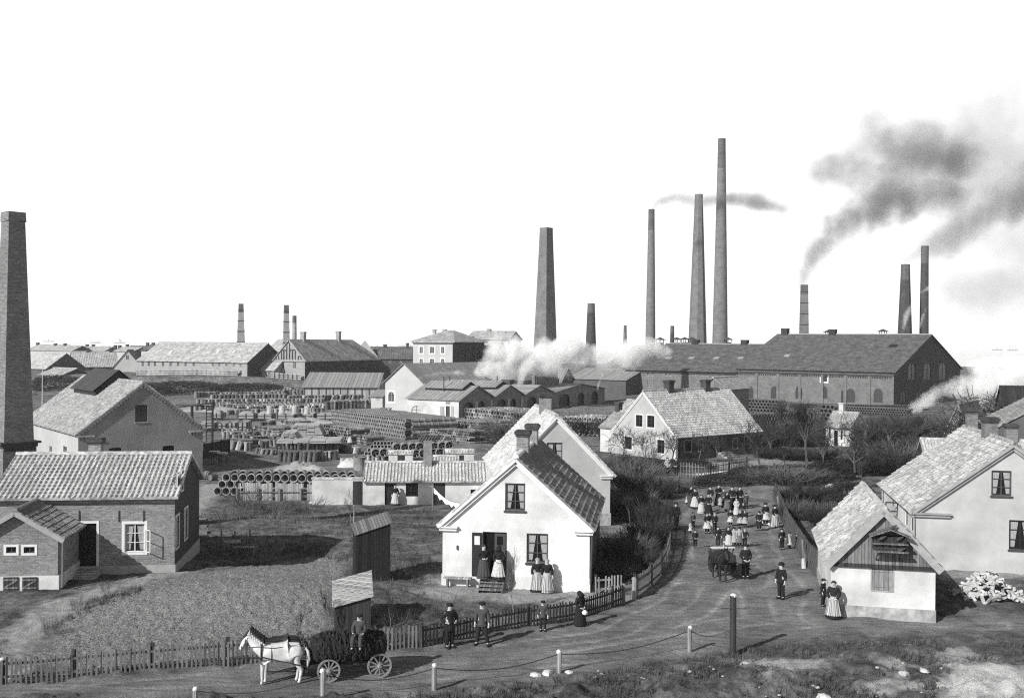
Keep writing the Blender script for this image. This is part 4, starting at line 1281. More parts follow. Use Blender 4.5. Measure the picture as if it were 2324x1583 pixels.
# roof hipped at the far end
W, L, e, r_ = h.W, h.L, h.e, h.r; hb = W * .75
mb = MB(); k = (r_ - e) / (W / 2); o_ = .4; ze = e - o_ * k + .1
A = [(-o_, -.3, ze), (W + o_, -.3, ze), (W + o_, L + o_, ze), (-o_, L + o_, ze), (W / 2, -.3, r_ + .1), (W / 2, L - hb, r_ + .1)]
mb.add(A + [(x, y, z - .2) for x, y, z in A[:4]] + [(W / 2, -.3, r_ - .1)], [(4, 0, 3, 5), (1, 4, 5, 2), (2, 5, 3), (9, 8, 7, 6), (1, 7, 8, 2), (2, 8, 9, 3), (3, 9, 6, 0), (0, 6, 10, 4), (4, 10, 7, 1)])
mb.build('roof', 'tile_far', h.o)
h.chimney(688, 752.5, 10, m='brick_far', capm='brick_far'); h.chimney(768, 751.5, 9, m='brick_far', capm='brick_far')
h = mk('dark_dwelling', 'dark brick dwelling with two chimneys between the gothic hall and the villa', 'house', 'L', far(836, 300), 8, 940, 12, 813, 788, 'W')
h.win('front', (880, 816, 888, 823), 'trim_grey', 2, 2, glass='far_glass', fw=.12); h.win('front', (905, 816, 912, 823), 'trim_grey', 2, 2, glass='far_glass', fw=.12)
h.walls('far_wall_dark'); h.roof('tile_far_dark', .3, .4, None)
h.chimney(874, 781, 8, m='brick_dark'); h.chimney(925, 778, 6, m='brick_dark')
# villa
zv = lambda x0, y0, x1, y1: (879.5 + x0 * .2083, 696.2 + y0 * .2083, 879.5 + x1 * .2083, 696.2 + y1 * .2083)
h = mk('villa', 'pale two storey villa with hipped roof and two chimneys above the metal roofed kiln', 'villa', 'R', far(1026.4, 240), -16, 936.8, 24, 774, 755, 'W')
h.r = h.e + 2.6; h.hip = True
for x0, x1 in ((350, 386), (460, 510), (582, 620)):
    h.win('front', zv(x0, 435, x1, 505), 'trim_grey', 2, 3, 'trim_white', glass='far_glass', fw=.12, sw=.25)
    h.win('front', zv(x0, 565, x1, 612), 'trim_grey', 2, 2, 'trim_white', arch=.4, glass='far_glass', fw=.12, sw=.2)
for k in range(4):
    h.win('right', None, 'paint_dark', 2, 3, None, glass='far_glass', fw=.12, uzr=(2.5 + k * 5.5, h.e - 3.8, 4 + k * 5.5, h.e - 1.6))
h.walls('far_wall', mats={'right': 'brick_dark'})  # shade on the right wall comes from a darker colour
hip_roof(h, 'tile_far', .7, left=h.W * .42, right=h.W * .42)
mb = MB(); hbox(h, 'front', mb, -.2, h.e - .5, h.W + .2, h.e - .1, .003, .35); mb.build('cornice', 'trim_white', h.o)
h.chimney(986, 747, 7, m='brick_far', capm='brick_far', off=0); h.chimney(1009, 747, 7, m='brick_far', capm='brick_far')
h = mk('upper_pottery', 'tall tiled house roof half lost in steam behind the villa', 'house', 'L', far(1058, 300), -16, 1152, 14, 769, 752, 'W')
h.walls('far_wall'); h.roof('tile_far', .4, .5, None); h.chimney(1110, 746, 8, m='brick_far', capm='brick_far')
h = mk('steam_side_range', 'pale low tiled range directly beside the villa in drifting steam', 'house', 'L', far(1064, 262), -16, 1120, 12, 802, 775, 'W')
h.walls('far_wall_dark'); h.roof('tile_far', .4, .5, None); h.chimney(1072, 763, 6, m='brick_far', capm='brick_dark')
# warehouse with the metal roof, and the low open shed
h = mk('clay_warehouse', 'pale gabled warehouse with arched window and long grey metal roof', 'warehouse', 'L', far(874, 200), -34, 961, 38, 866, 825, 'L')
h.win('front', zz3(1748, 618, 1804, 706), 'trim_grey', 2, 4, 'trim_white', arch=.9, glass='far_glass', fw=.12, sw=.3)
h.walls('far_wall'); h.roof('metal_roof', .4, .5, None, cap=False)
h = mk('drying_shed', 'long low drying shed with pale boarded wall under a ribbed metal roof', 'shed', 'L', far(690, 232), 2, 856, 22, 877, 845, 'W')
h.walls('boards_light'); h.roof('metal_roof', .5, .6, None, cap=False)
mb = MB()
for k in range(11): hbox(h, 'front', mb, k * h.W / 10.2, -.5, k * h.W / 10.2 + .2, h.e, .003, .1)
mb.build('wall_posts', 'paint_mid', h.o)
h = mk('gate_shed', 'small lean shed with one window against the warehouse gable', 'shed', 'L', far(842, 205), -20, 868, 6, 898, 884, 'W')
h.win('front', zz3(1636, 655, 1672, 695), 'paint_dark', 2, 2, glass='far_glass'); h.walls('far_wall'); h.roof('metal_roof', .3, .4, None, cap=False)

# kiln sheds: four gabled bays in a row
P1 = gp(1041, 948.5)
kd = Vector((.5, .866, 0)); kl = Vector((-.866, .5, 0))
xs = [1041, 1119, 1187.8, 1255.8, 1372]; ap = [875.8, 874, 874, 871]
ts = [tat(P1, kd, x) for x in xs]
kl_len = [10.7, 22, 24, 24]
lab = ['first and nearest gabled kiln shed with ridge lantern, white end wall and dark arched doorway', 'second kiln shed bay with ridge lantern, between two roof valleys',
       'third kiln shed bay of the row with a boxy roof vent', 'widest kiln shed bay, at the far end of the row with arched openings']
for k in range(4):
    A = P1 + kd * ts[k]; wd = ts[k + 1] - ts[k]
    A.z = gz(A.x, A.y)
    th = math.atan2(kd.y, kd.x)
    e = zat(P1, 907.5) - A.z
    r_ = zat(A + kd * wd / 2, ap[k]) - A.z
    h = House('kiln_shed', lab[k], 'kiln shed', A, th, wd, kl_len[k] * 1.0, e, r_, 'L', 'gabled kiln sheds in a row')
    for q, fu in enumerate(((.12, .42), (.55, .75)) if k < 3 else ((.1, .3), (.45, .58), (.72, .86))):
        h.win('front', None, 'paint_dark', 1, 1, None, arch=min(.9, wd * .08), glass='iron', uzr=(wd * fu[0], -.2, wd * fu[1], 2.6), name='doorway', depth=.4)  # dark pane shuts each doorway, imitating the shade within
    if k == 0:
        h.win('left', zv(636, 1078, 680, 1200), 'paint_dark', 1, 1, 'trim_white', glass='iron', name='door', sw=.15)
        h.win('left', zv(634, 1034, 680, 1062), 'trim_white', 3, 2, None, glass='far_glass')
        h.win('left', zv(262, 1075, 365, 1170), 'paint_mid', 2, 2, 'plaster_white', arch=.8, glass='far_wall', name='arch', sw=.2)
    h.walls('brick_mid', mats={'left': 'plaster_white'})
    h.roof('metal_roof', .45, .35, None, cap=False, seed=k)
    if k == 0:
        u0_ = h.rect('left', *zv(575, 1080, 618, 1195)); mb = MB(); hbox(h, 'left', mb, *u0_, .01, .08); mb.build('shutter', 'boards_light', h.o)
        u0_ = h.rect('left', *zv(692, 1080, 720, 1205)); mb = MB(); hbox(h, 'left', mb, *u0_, .01, .08); mb.build('shutter', 'boards_light', h.o)
    for fu in ((.45, .53), (.9, .98)):
        if k < 2: mb = MB(); hbox(h, 'front', mb, wd * fu[0], 0, wd * fu[1], 2.6, .05, .12); mb.build('door_leaf', 'boards_light', h.o)
    # ridge lantern
    if k in (0, 1):
        y0, y1 = 1.6, kl_len[k] - 1.5; hw = wd * .24; sl_ = (h.r - h.e) / (wd / 2)
        zb_ = h.r - hw * sl_; mb = MB()
        mb.poly_prism([(wd / 2 - hw + .3, y0, zb_ - .1), (wd / 2 + hw - .3, y0, zb_ - .1), (wd / 2 + hw - .3, y0, zb_ + .55), (wd / 2, y0, h.r + .55), (wd / 2 - hw + .3, y0, zb_ + .55)], (0, y1 - y0, 0))
        lo = mb.build('roof_lantern', 'paint_dark', h.o); mb = MB()
        for sg in (-1, 1):
            a = [Vector((wd / 2, y0 - .4, h.r + .7)), Vector((wd / 2, y1 + .4, h.r + .7)), Vector((wd / 2 + sg * hw, y1 + .4, zb_ + .6)), Vector((wd / 2 + sg * hw, y0 - .4, zb_ + .6))]
            mb.poly_prism(a, Vector((sg * (h.r - zb_), 0, hw)).normalized() * .1)
        mb.build('lantern_roof', 'metal_roof', lo)
        mb = MB(); mb.tube([(wd / 2 - hw, y1 * .55, zb_), (wd / 2 - hw, y1 * .55, h.r + 1.6)], .09, 8); mb.build('steam_pipe', 'iron', h.o)
    else:
        mb = MB(); mb.box(wd * .42, 6, h.r - .5, wd * .58, 8, h.r + .9); mb.build('roof_vent', 'paint_mid', h.o)
        mb = MB(); mb.tube([(wd * .3, 8, h.r - 1.2), (wd * .3, 8, h.r + 1.7)], .1, 8); mb.build('steam_pipe', 'iron', h.o)
# roofs behind the kiln sheds, mostly in steam
h = mk('steam_hall', 'dark roofed hall behind the kiln sheds, half covered by white steam', 'factory hall', 'R', far(1420, 262), -36, 1290, 18, 862, 838, 'W')
h.walls('far_wall_dark'); h.roof('metal_roof', .4, .4, None, cap=False)
h = mk('boiler_house', 'broad metal roofed boiler house around the foot of the square chimney', 'factory hall', 'L', far(1085, 235), -12, 1270, 20, 866, 832, 'W')
h.walls('far_wall_dark'); h.roof('metal_roof', .4, .4, None, cap=False)

# ---- the big works on the right
u = Vector((.766, -.643, 0)); v = Vector((.643, .766, 0)); th = math.atan2(u.y, u.x)
P = far(2029, 226)
Wt = tat(P, -u, 1670); G = tat(P, v, 2179)
P0 = P - u * Wt
e = zat(P, 843) - P0.z; r_ = zat(P + v * G / 2, 759.5) - P0.z
h = House('great_hall', 'great dark roofed brick works hall with arched windows and smoky gable', 'factory hall', P0, th, Wt, G, e, r_, 'W')
zA = lambda x0, y0, x1, y1: (1392.5 + x0 * .2315, 696.2 + y0 * .2315, 1392.5 + x1 * .2315, 696.2 + y1 * .2315)
for x in (1335, 1575, 1815, 2062): h.win('front', zA(x - 32, 775, x + 36, 900), 'paint_mid', 2, 3, None, arch=1.3, glass='far_glass', fw=.12)
zB = lambda x0, y0, x1, y1: ((2500 + x0 * .4104) * .7329, (700 + y0 * .4104) * .7329, (2500 + x1 * .4104) * .7329, (700 + y1 * .4104) * .7329)
for x0, x1 in ((290, 362), (500, 570)): h.win('front', zB(x0, 1225, x1, 1330), 'paint_mid', 2, 3, None, arch=1.3, glass='far_glass', fw=.12)
h.win('front', zB(104, 1118, 150, 1172), 'paint_dark', 3, 3, 'trim_white', glass='far_glass', fw=.12, sw=.3)
for x in (1338, 1572, 1815): h.win('front', zA(x - 38, 682, x + 38, 720), 'brick_mid', 0, 0, None, name='blind_window')
for x in (790, 908, 1022): h.win('right', zB(x - 28, 1030, x + 28, 1160), 'paint_dark', 2, 3, None, arch=1.2, glass='far_glass', fw=.15)
for x in (725, 845, 1075): h.win('right', zB(x - 22, 1240, x + 22, 1330), 'paint_dark', 2, 3, None, arch=1.0, glass='far_glass', fw=.15)
h.walls('brick_hall', mats={'right': 'brick_dark'})  # gable's shade also put into its colour, darker than the front brick
h.roof('slate_hall', .5, .6, None, capm='trim_grey')
mb = MB()
for k in range(8):
    uu = k * h.W / 7 - .3
    hbox(h, 'front', mb, max(uu, 0), -1, min(uu + .6, h.W), h.e - 1.1, .003, .22)
mb.build('pilasters', 'brick_hall', h.o)
mb = MB(); hbox(h, 'front', mb, 0, h.e - 1.05, h.W, h.e - .7, .004, .25)
for k in range(70): hbox(h, 'front', mb, k * h.W / 70, h.e - 1.5, k * h.W / 70 + .26, h.e - 1.1, .004, .2)
mb.build('dentil_course', 'brick_dark', h.o)
for x, yt in ((1782, 745), (1890, 747)): h.chimney(x, yt, 15, dep=1.4, m='boards_dark', capm='boards_dark', capw=.05, caph=.2, name='roof_vent')
for x, y in ((1783, 850.5 - 40),): h.skylight(1787, 808, 13, 7, m='trim_grey')
h.skylight(2027.6, 786, 18, 8, m='paint_dark')
GREAT = h
Pl = P0.copy()
Wl = tat(Pl, -u, 1420); P0l = Pl - u * Wl
h = House('low_hall', 'long lower brick hall with paired windows joined to the great works hall', 'factory hall', P0l, th, Wl - .05, 40, zat(Pl, 843) - P0l.z, zat(Pl + v * 20, 782) - P0l.z, 'W')
for xa in (175, 360, 535, 705, 893, 1102):
    for dx in (-21, 21):
        h.win('front', zA(xa + dx - 15, 640, xa + dx + 15, 676), 'trim_grey', 2, 1, None, arch=.35, glass='far_glass', fw=.12)
        if xa < 800: h.win('front', zA(xa + dx - 15, 715, xa + dx + 15, 790), 'trim_grey', 2, 3, None, arch=.4, glass='far_glass', fw=.12)
h.walls('brick_hall'); h.roof('slate_hall', .5, .8, None, capm='trim_grey')
for x in (545, 768, 1012, 1250): 
    a, b_ = zA(x, 505, x, 505)[:2]; h.skylight(a, b_, 14, 6, m='trim_grey')
for x, yt in ((1579, 771), (1690.5, 771)): h.chimney(x, yt, 15, dep=1.4, m='boards_dark', capm='boards_dark', capw=.05, caph=.2, name='roof_vent')
mb = MB(); hbox(h, 'front', mb, 0, h.e - .8, h.W, h.e - .5, .004, .25); mb.build('cornice', 'brick_dark', h.o)
h = House('rear_hall', 'tiled hall roof with ventilators behind the lower brick hall', 'factory hall', P0l - u * 18 + v * 14, th, 40, 36, 5.8, 12.2, 'W')
h.walls('brick_hall'); h.roof('tile_far_dark', .5, .8, None)
h = mk('yard_hut', 'small tiled hut with boarded gable behind the pale garden house chimneys', 'hut', 'L', far(1588, 175), -35, 1650, 9, 880, 858, 'L')
h.walls('boards'); h.roof('tile_grey', .3, .3, None)
# roof ventilators with little hats
def ventilator(x, ytop, Y, label):
    p = dp(x, ytop, Y); ht = 2.6
    t = thing('roof_ventilator', label, 'ventilator', (p.x, p.y, p.z - ht), th, 'ventilators along the works roofs')
    mb = MB(); mb.box(-.75, -.75, -1.6, .75, .75, 1.1); mb.build('shaft', 'boards_dark', t)
    mb = MB()
    for sx in (-1, 1):
        for sy in (-1, 1): mb.box(sx * .68 - .07, sy * .68 - .07, 1.1, sx * .68 + .07, sy * .68 + .07, 1.85)
    mb.box(-.7, -.7, 1.1, .7, .7, 1.16); mb.build('louvre_posts', 'paint_dark', t)
    mb = MB(); mb.frus(0, 0, 1.85, 2.6, 1.25, 1.25, .05, .05); mb.build('hat', 'paint_mid', t)
ventilator(1536, 764.7, 292, 'hatted ventilator standing between the thin stack and the tapering round stack')
ventilator(1554, 764.5, 296, 'hatted ventilator just beside the foot of the angular stack')
ventilator(1570, 764.5, 300, 'hatted ventilator against the angular stack')
ventilator(1498, 765, 288, 'hatted ventilator beside the slender round stack')
ventilator(1652, 765, 300, 'hatted ventilator peeping out beside the tallest stack')
ventilator(1882, 747, 262, 'hatted ventilator half behind a roof vent of the great hall')
ventilator(2004, 746, 275, 'pale hatted ventilator alone on the great hall ridge')

# ---- works chimneys
def stack(name, label, xt, wt, ytop, xb, wb, yb, Y, shape='round', m='brick_stack', bands=0, cap=True, ang=0.0, capm='brick_soot', sootf=.12):
    """xt, wt, ytop: centre, width and row of the mouth; xb, wb, yb the same lower down"""
    pt, pb = dp(xt, ytop, Y), dp(xb, yb, Y)
    k = Y / F
    g = gz(pb.x, Y)
    f = (pt.z - g) / (pt.z - pb.z)
    wg = wt + (wb - wt) * f
    rt, rg = wt * k / 2, wg * k / 2
    H = pt.z - g
    base = Vector((pb.x, Y, g))
    dx = (pt.x - pb.x) * 0.0
    t = thing(name, label, 'chimney', base, ang)
    n = {'round': 20, 'oct': 8, 'square': 4}[shape]
    q = {'round': 1.0, 'oct': 1.03, 'square': 1.0}[shape]
    ph = {'round': 0, 'oct': .5, 'square': .5}[shape]
    R_ = lambda z: (rg + (rt - rg) * z / H) * q
    hc = H * sootf
    mb = MB(); mb.lathe([(R_(z), z) for z in (-1, H * .25, H * .5, H * .75, H - hc)], n, ph=ph, cap=False)
    sh = mb.build('shaft', m, t, smooth=(shape == 'round'))
    mb = MB(); c = .03 * rt
    mb.lathe([(R_(H - hc) + c * .0, H - hc + .002), (R_(H) + c, H - .5), (R_(H) + c, H), (R_(H) * .72, H), (R_(H) * .7, H - 1.5)], n, ph=ph, cap=False)
    mb.build('sooty_crown', capm, t)
    for i in range(bands):
        z = H - hc * .8 - i * 3.0
        if z < 4: break
        mb = MB(); rr = R_(z) + .06
        mb.lathe([(rr - .2, z), (rr, z), (rr, z + .25), (rr - .2, z + .25)], n, ph=ph, cap=False); mb.build('iron_band', 'iron', t)
    t['top'] = [pt.x, Y, pt.z]
    return t
# the big square one cut by the edge of the picture
Y = 60.0; pa = dp(9, 1007, Y); pc = dp(76, 1007, Y)
thc = rad(50); ucw = Vector((math.cos(thc), math.sin(thc), 0))
cornP = Vector((pa.x, Y, 0)); wbase = tat(cornP, ucw, 76); 
vcw = Vector((-ucw.y, ucw.x, 0)); cen = cornP + ucw * wbase / 2 + vcw * wbase / 2
Ht = zat(cen, 484); Hc = zat(cornP, 1004)
t = thing('square_chimney', 'massive square brick chimney rising past the gabled workshop and cottage roof', 'chimney', gl(cen.x, cen.y), thc)
gz0 = t.location.z; a0 = wbase / 2; a1 = a0 * .53
mb = MB(); mb.frus(0, 0, Hc - gz0, Ht - gz0, a0, a0, a1, a1); mb.build('shaft', 'brick_mid', t)
mb = MB(); mb.box(-a0 - .1, -a0 - .1, -1, a0 + .1, a0 + .1, Hc - gz0 - .32); mb.build('base', 'brick_mid', t)
mb = MB(); mb.box(-a0 - .16, -a0 - .16, Hc - gz0 - .32, a0 + .16, a0 + .16, Hc - gz0 - .12); mb.box(-a0 - .3, -a0 - .3, Hc - gz0 - .12, a0 + .3, a0 + .3, Hc - gz0)
for k in range(12):
    x = -a0 - .05 + k * (2 * a0) / 11; mb.box(x - .05, -a0 - .24, Hc - gz0 - .5, x + .08, -a0 - .102, Hc - gz0 - .322)
mb.build('cornice', 'brick_dark', t)
mb = MB(); mb.frus(0, 0, Ht - gz0 - .5, Ht - gz0 + .05, a1 + .06, a1 + .06, a1 + .04, a1 + .04); mb.build('crown', 'brick_mid', t)
stack('square_stack', 'banded square stack standing left of two others above the long pottery roof', 545, 14, 689, 546.5, 23, 773, 300, 'square', 'brick_far', 5, ang=rad(20))
stack('square_stack', 'banded square stack beside the thin flared stack behind the gothic hall', 648, 14, 692, 649.5, 20, 772, 305, 'square', 'brick_far', 5, ang=rad(20))
stack('flared_stack', 'thin round stack with flared mouth directly behind the gothic hall ridge', 667.5, 9, 716, 668, 11, 772, 300, 'round', 'brick_far')
stack('great_square_stack', 'great square brick stack rising out of the white steam, one face lit', 1240.5, 29, 517, 1237, 59, 858, 222, 'square', 'brick_stack', ang=rad(47), sootf=.05, capm='brick_stack')
stack('short_round_stack', 'short dark round stack smoking lightly right of the great square stack', 1341, 16, 688, 1341, 23, 775, 330, 'round', 'brick_dark')
stack('thin_stack', 'thin short stack close beside the slender pale round stack, in steam', 1418, 6.5, 738, 1418.5, 8.5, 775, 360, 'round', 'brick_stack')
stack('thin_stack', 'thin dark short stack standing between the two tall stacks and smoking', 1525, 8.5, 739, 1525.5, 10, 775, 350, 'round', 'brick_dark')
stack('slender_stack', 'slender tall round stack trailing smoke over its neighbours', 1479.5, 13.5, 475, 1476, 23, 778, 335, 'round', 'brick_stack')
stack('angular_stack', 'angular tall brick stack with one lit face beside the tallest stack', 1587.5, 17, 441, 1583, 40, 778, 325, 'oct', 'brick_stack', ang=rad(10), sootf=.02, capm='brick_stack')
stack('tallest_stack', 'tallest round brick stack with blackened top over the works', 1641, 16.5, 315, 1634, 35, 780, 312, 'round', 'brick_stack', sootf=.12)
stack('banded_stack', 'iron banded square stack pouring dark smoke behind the great hall', 1827, 20, 646, 1824.5, 26, 757, 290, 'square', 'brick_stack', 8, ang=rad(-5), sootf=.09)
stack('smoky_stack', 'shorter of the two smoky stacks over the great hall gable', 2055, 18, 600, 2053.5, 30, 756, 285, 'oct', 'brick_dark')
stack('smoky_stack', 'taller round stack beside the gable end of the great hall', 2099, 16, 558, 2097, 20, 757, 290, 'round', 'brick_dark')

# ---- far town roofs by the sea
town = [  # x0, x1, depth, eave row, ridge row, hipped, wall, roof, chimneys, label
    (58, 105, 300, 834, 801, -35, 'far_wall_dark', 'tile_far', (), 'distant tiled house with dark gable end beside the tall square chimney'),
    (166, 268, 325, 831, 798, 28, 'far_wall_dark', 'tile_far', ((199, 789), (251, 789)), 'distant long tiled house with two dark chimneys behind the workshop'),
    (258, 320, 325, 831, 795, 2, 'far_wall', 'tile_far_dark', ((334, 793),), 'distant pale gable fronted house with one gable window near the long pottery'),
    (62, 135, 470, 794, 782, 0, 'far_wall', 'tile_far', ((86, 777),), 'farthest pale house with hipped roof nearest the square chimney'),
    (100, 163, 455, 795, 784, 1, 'far_wall', 'tile_far', ((126, 779), (148, 779)), 'far house with white dormer gable and two chimneys'),
    (170, 235, 470, 796, 786, 1, 'far_wall', 'tile_far', ((198, 781), (212, 781)), 'far hipped house with twin chimneys close together before the sea'),
    (255, 300, 460, 797, 788, 1, 'far_wall', 'tile_far', ((262, 783), (272, 783)), 'far low pale house behind the gable fronted house'),
    (320, 372, 430, 795, 782, 1, 'far_wall', 'tile_far_dark', ((335, 777), (348, 777), (364, 777)), 'far white gabled house with three chimneys above the long pottery corner'),
    (278, 330, 500, 793, 785, 1, 'far_wall', 'tile_far_dark', ((289, 781),), 'farthest dark roofed house on the shore'),
]
for (x0, x1, Y, ye, yr, hp, wm, rm, chs, lab_) in town:
    ax = 'L' if hp == 2 else 'W'
    h = mk('town_house', lab_, 'house', 'L', far(x0, Y), hp if abs(hp) > 2 else -20 if hp != 2 else 12, x1, 12, ye, yr, ax, 'town houses by the shore')
    if hp == 2: h.win('front', (286, 806, 293, 816), 'trim_grey', 2, 2, glass='far_glass', fw=.12)
    h.walls(wm, mats={'right': 'far_wall_dark'}); h.roof(rm, .3, .4, None)  # right walls take a dark tone as painted shade
    for cx_, ct in chs: h.chimney(cx_, ct, 5.5, m='brick_dark', capw=.05)
h = mk('bank_shed', 'low pale roofed shed on the bank beside the tall square chimney', 'shed', 'L', far(73, 262), -32, 124, 12, 856, 835, 'W')
h.walls('far_wall_dark'); h.roof('tile_light', .3, .4, None)
for x, yb, hh, lab_ in ((96, 889, 95, 'pale thin flagpole standing by the square chimney on the bank'),):
    p = far(x, 200); mb = MB(); mb.tube([(0, 0, -.5), (0, 0, hh * 200 / F)], [.09, .05], 6); o = mb.build('flagpole', 'trim_white', loc=p); tag(o, lab_, 'pole')
# ---- ships on the horizon
def ship(x, Y, kind, label):
    p = dp(x, 770, Y); t = thing('sailing_ship' if kind else 'steamship', label, 'ship', (p.x, Y, -5.0), 0.1, 'ships on the horizon')
    s = Y / 3000.0
    mb = MB(); mb.poly_prism([(-16 * s, -2 * s, 3 * s), (-12 * s, -2 * s, 0), (13 * s, -2 * s, 0), (18 * s, -2 * s, 3.6 * s)], (0, 4 * s, 0)); mb.build('hull', 'far_wall_dark', t)
    if kind == 1:
        for k, xx in enumerate((-9, 0, 9)):
            mb = MB(); mb.tube([(xx * s, 0, 3 * s), (xx * s, 0, (19 - abs(xx) * .3) * s)], .35 * s, 5); mb.build('mast', 'far_wall_dark', t)
            for j in range(3):
                w_ = (4 - j * .9) * s; z = (5 + j * 4.2) * s
                mb = MB(); mb.poly_prism([(xx * s - w_, -1.2 * s, z), (xx * s + w_, -1.2 * s, z), (xx * s + w_ * .8, -1.0 * s, z + 3.8 * s), (xx * s - w_ * .8, -1.0 * s, z + 3.8 * s)], (0, .3 * s, 0)); mb.build('sail', 'far_wall', t)
    elif kind == 2:
        mb = MB(); mb.tube([(0, 0, 3 * s), (0, 0, 16 * s)], .35 * s, 5); mb.build('mast', 'far_wall_dark', t)
        mb = MB(); mb.poly_prism([(.6 * s, 0, 4 * s), (7 * s, 0, 4.5 * s), (.6 * s, 0, 15 * s)], (0, .3 * s, 0)); mb.build('sail', 'far_wall_dark', t)
    else:
        mb = MB(); mb.tube([(0, 0, 3 * s), (-.6 * s, 0, 9 * s)], 1.2 * s, 8); mb.build('funnel', 'far_wall_dark', t)
        for xx in (-9, 9): mb = MB(); mb.tube([(xx * s, 0, 3 * s), (xx * s, 0, 12 * s)], .3 * s, 5); mb.build('mast', 'far_wall_dark', t)
ship(110, 5200, 0, 'tiny steamship on the horizon nearest the square chimney')
ship(215, 4200, 1, 'three masted sailing ship on the horizon over the far town')
ship(271, 4200, 2, 'small single masted sailing boat out on the sea')
ship(2263, 4200, 0, 'steamship on the horizon beyond the drifting kiln smoke')
ship(2298, 4000, 1, 'sailing ship at the far edge of the sea beyond the kiln smoke')
# ================================================================ pipe yard
mat('stoneware', 0.23, 0.4, 1.5, 0.45, stain=0.3, spec=0.5)
mat('stoneware_pale', 0.42, 0.25, 1.5, 0.5, stain=0.3, spec=0.5)
mat('stoneware_dark', 0.10, 0.3, 1.5, 0.4, stain=0.3, spec=0.5)
mat('clay', 0.34, 0.2, 0.8, 1.0, 0.08, 3, stain=0.2)
mat('wagon_boards', 0.30, 0.15, 1.0, 0.9, stain=0.2)
def pipe_prof(r, L, sock=1.22):
    i = r * .82
    return [(i * 1.08, 0), (r * sock * .86, .0), (r * sock, .0), (r * sock, L * .13), (r, L * .17), (r, L), (i, L), (i, L * .9), (.01, L * .88), (.01, L * .86), (i, L * .84), (i, L * .2), (i * 1.08, L * .15), (i * 1.08, 0)]  # plug added across the bore keeps the inside dark
PM = {}
def pipe_mesh(r, L, n=14, m='stoneware', sock=1.22):
    k = (round(r, 3), round(L, 3), n, m, sock)
    if k not in PM:
        mb = MB(); mb.lathe(pipe_prof(r, L, sock), n, cap=False)
        PM[k] = mb.mesh('stoneware_pipe', m, smooth=False)
        for p in PM[k].polygons: p.use_smooth = abs(p.normal.z) < .7
    return PM[k]
def pipe_obj(P, d, r, L, label, group, m='stoneware', n=14, sock=1.22):
    o = bpy.data.objects.new('stoneware_pipe', pipe_mesh(r, L, n, m, sock)); COL.objects.link(o)
    q = Vector(d).to_track_quat('Z', 'Y')
    o.rotation_euler = (q @ Matrix.Rotation(rng.uniform(0, 6), 4, 'Z').to_quaternion()).to_euler(); o.location = P
    return tag(o, label, 'pipe', group)
# A: big pipes behind the plank fence
d = Vector((0.10, 1, 0)).normalized()
YA = 88.5
pl, pr = dp(513, 1081, YA), dp(800, 1081, YA)
step = (pr.x - pl.x) / 15; r = step * .46
gA = gz(pl.x, YA)
LA = 'wide stoneware pipe lying open end out in the row above the plank fence'
for k in range(16): pipe_obj((pl.x + k * step + rng.uniform(-.02, .02), YA, gA + r * 4.6), d, r, 1.25, LA, 'wide pipes stacked behind the plank fence', sock=1.15)
for k in range(17): pipe_obj((pl.x + (k - .5) * step, YA + .05, gA + r * 2.85), d, r, 2.2, 'wide stoneware pipe of the middle layer, half behind the plank fence', 'wide pipes in the middle layer', sock=1.15)
for k in range(5): pipe_obj((pl.x + (k - 1) * step, YA - .05, gA + r * 1.1), d, r, 2.2, 'wide stoneware pipe at the bottom of the row, clear of the plank fence', 'wide pipes of the bottom layer', sock=1.15)
for k in range(15): pipe_obj((pl.x + (k + .55) * step, YA + 1.25, gA + r * 5.0), d, r, 1.0, 'wide stoneware pipe peeping over the front row of pipes', 'wide pipes of the second row', sock=1.15)
for k, (x, y, an) in enumerate(((455, 1078, .9), (470, 1083, -.6), (483, 1090, 1.2), (447, 1088, .2), (508, 1098, .4))):
    p = gp(x, y); a = an
    o = thing('barrel', ['old barrel lying by the corner of the grey workshop', 'old barrel lying tilted nearest the wide pipes', 'squat barrel lying on bare ground beside the pipe row', 'barrel lying in shadow under the workshop wall', 'dark short barrel beside the bottom pipes'][k], 'barrel', p + Vector((0, 0, .32)), a)
    mb = MB(); M_ = Matrix.Rotation(PI / 2, 4, 'Y') @ Matrix.Translation((0, 0, -.42))
    mb.lathe([(.05, 0), (.27, 0), (.32, .25), (.34, .42), (.32, .6), (.27, .85), (.05, .85)], 14, M=M_, cap=True); mb.build('staves', 'boards', o, smooth=False)
    for z in (.14, .7):
        mb = MB(); mb.lathe([(.29, z), (.325, z), (.325, z + .06), (.29, z + .06)], 14, M=M_, cap=False); mb.build('hoop', 'iron', o)
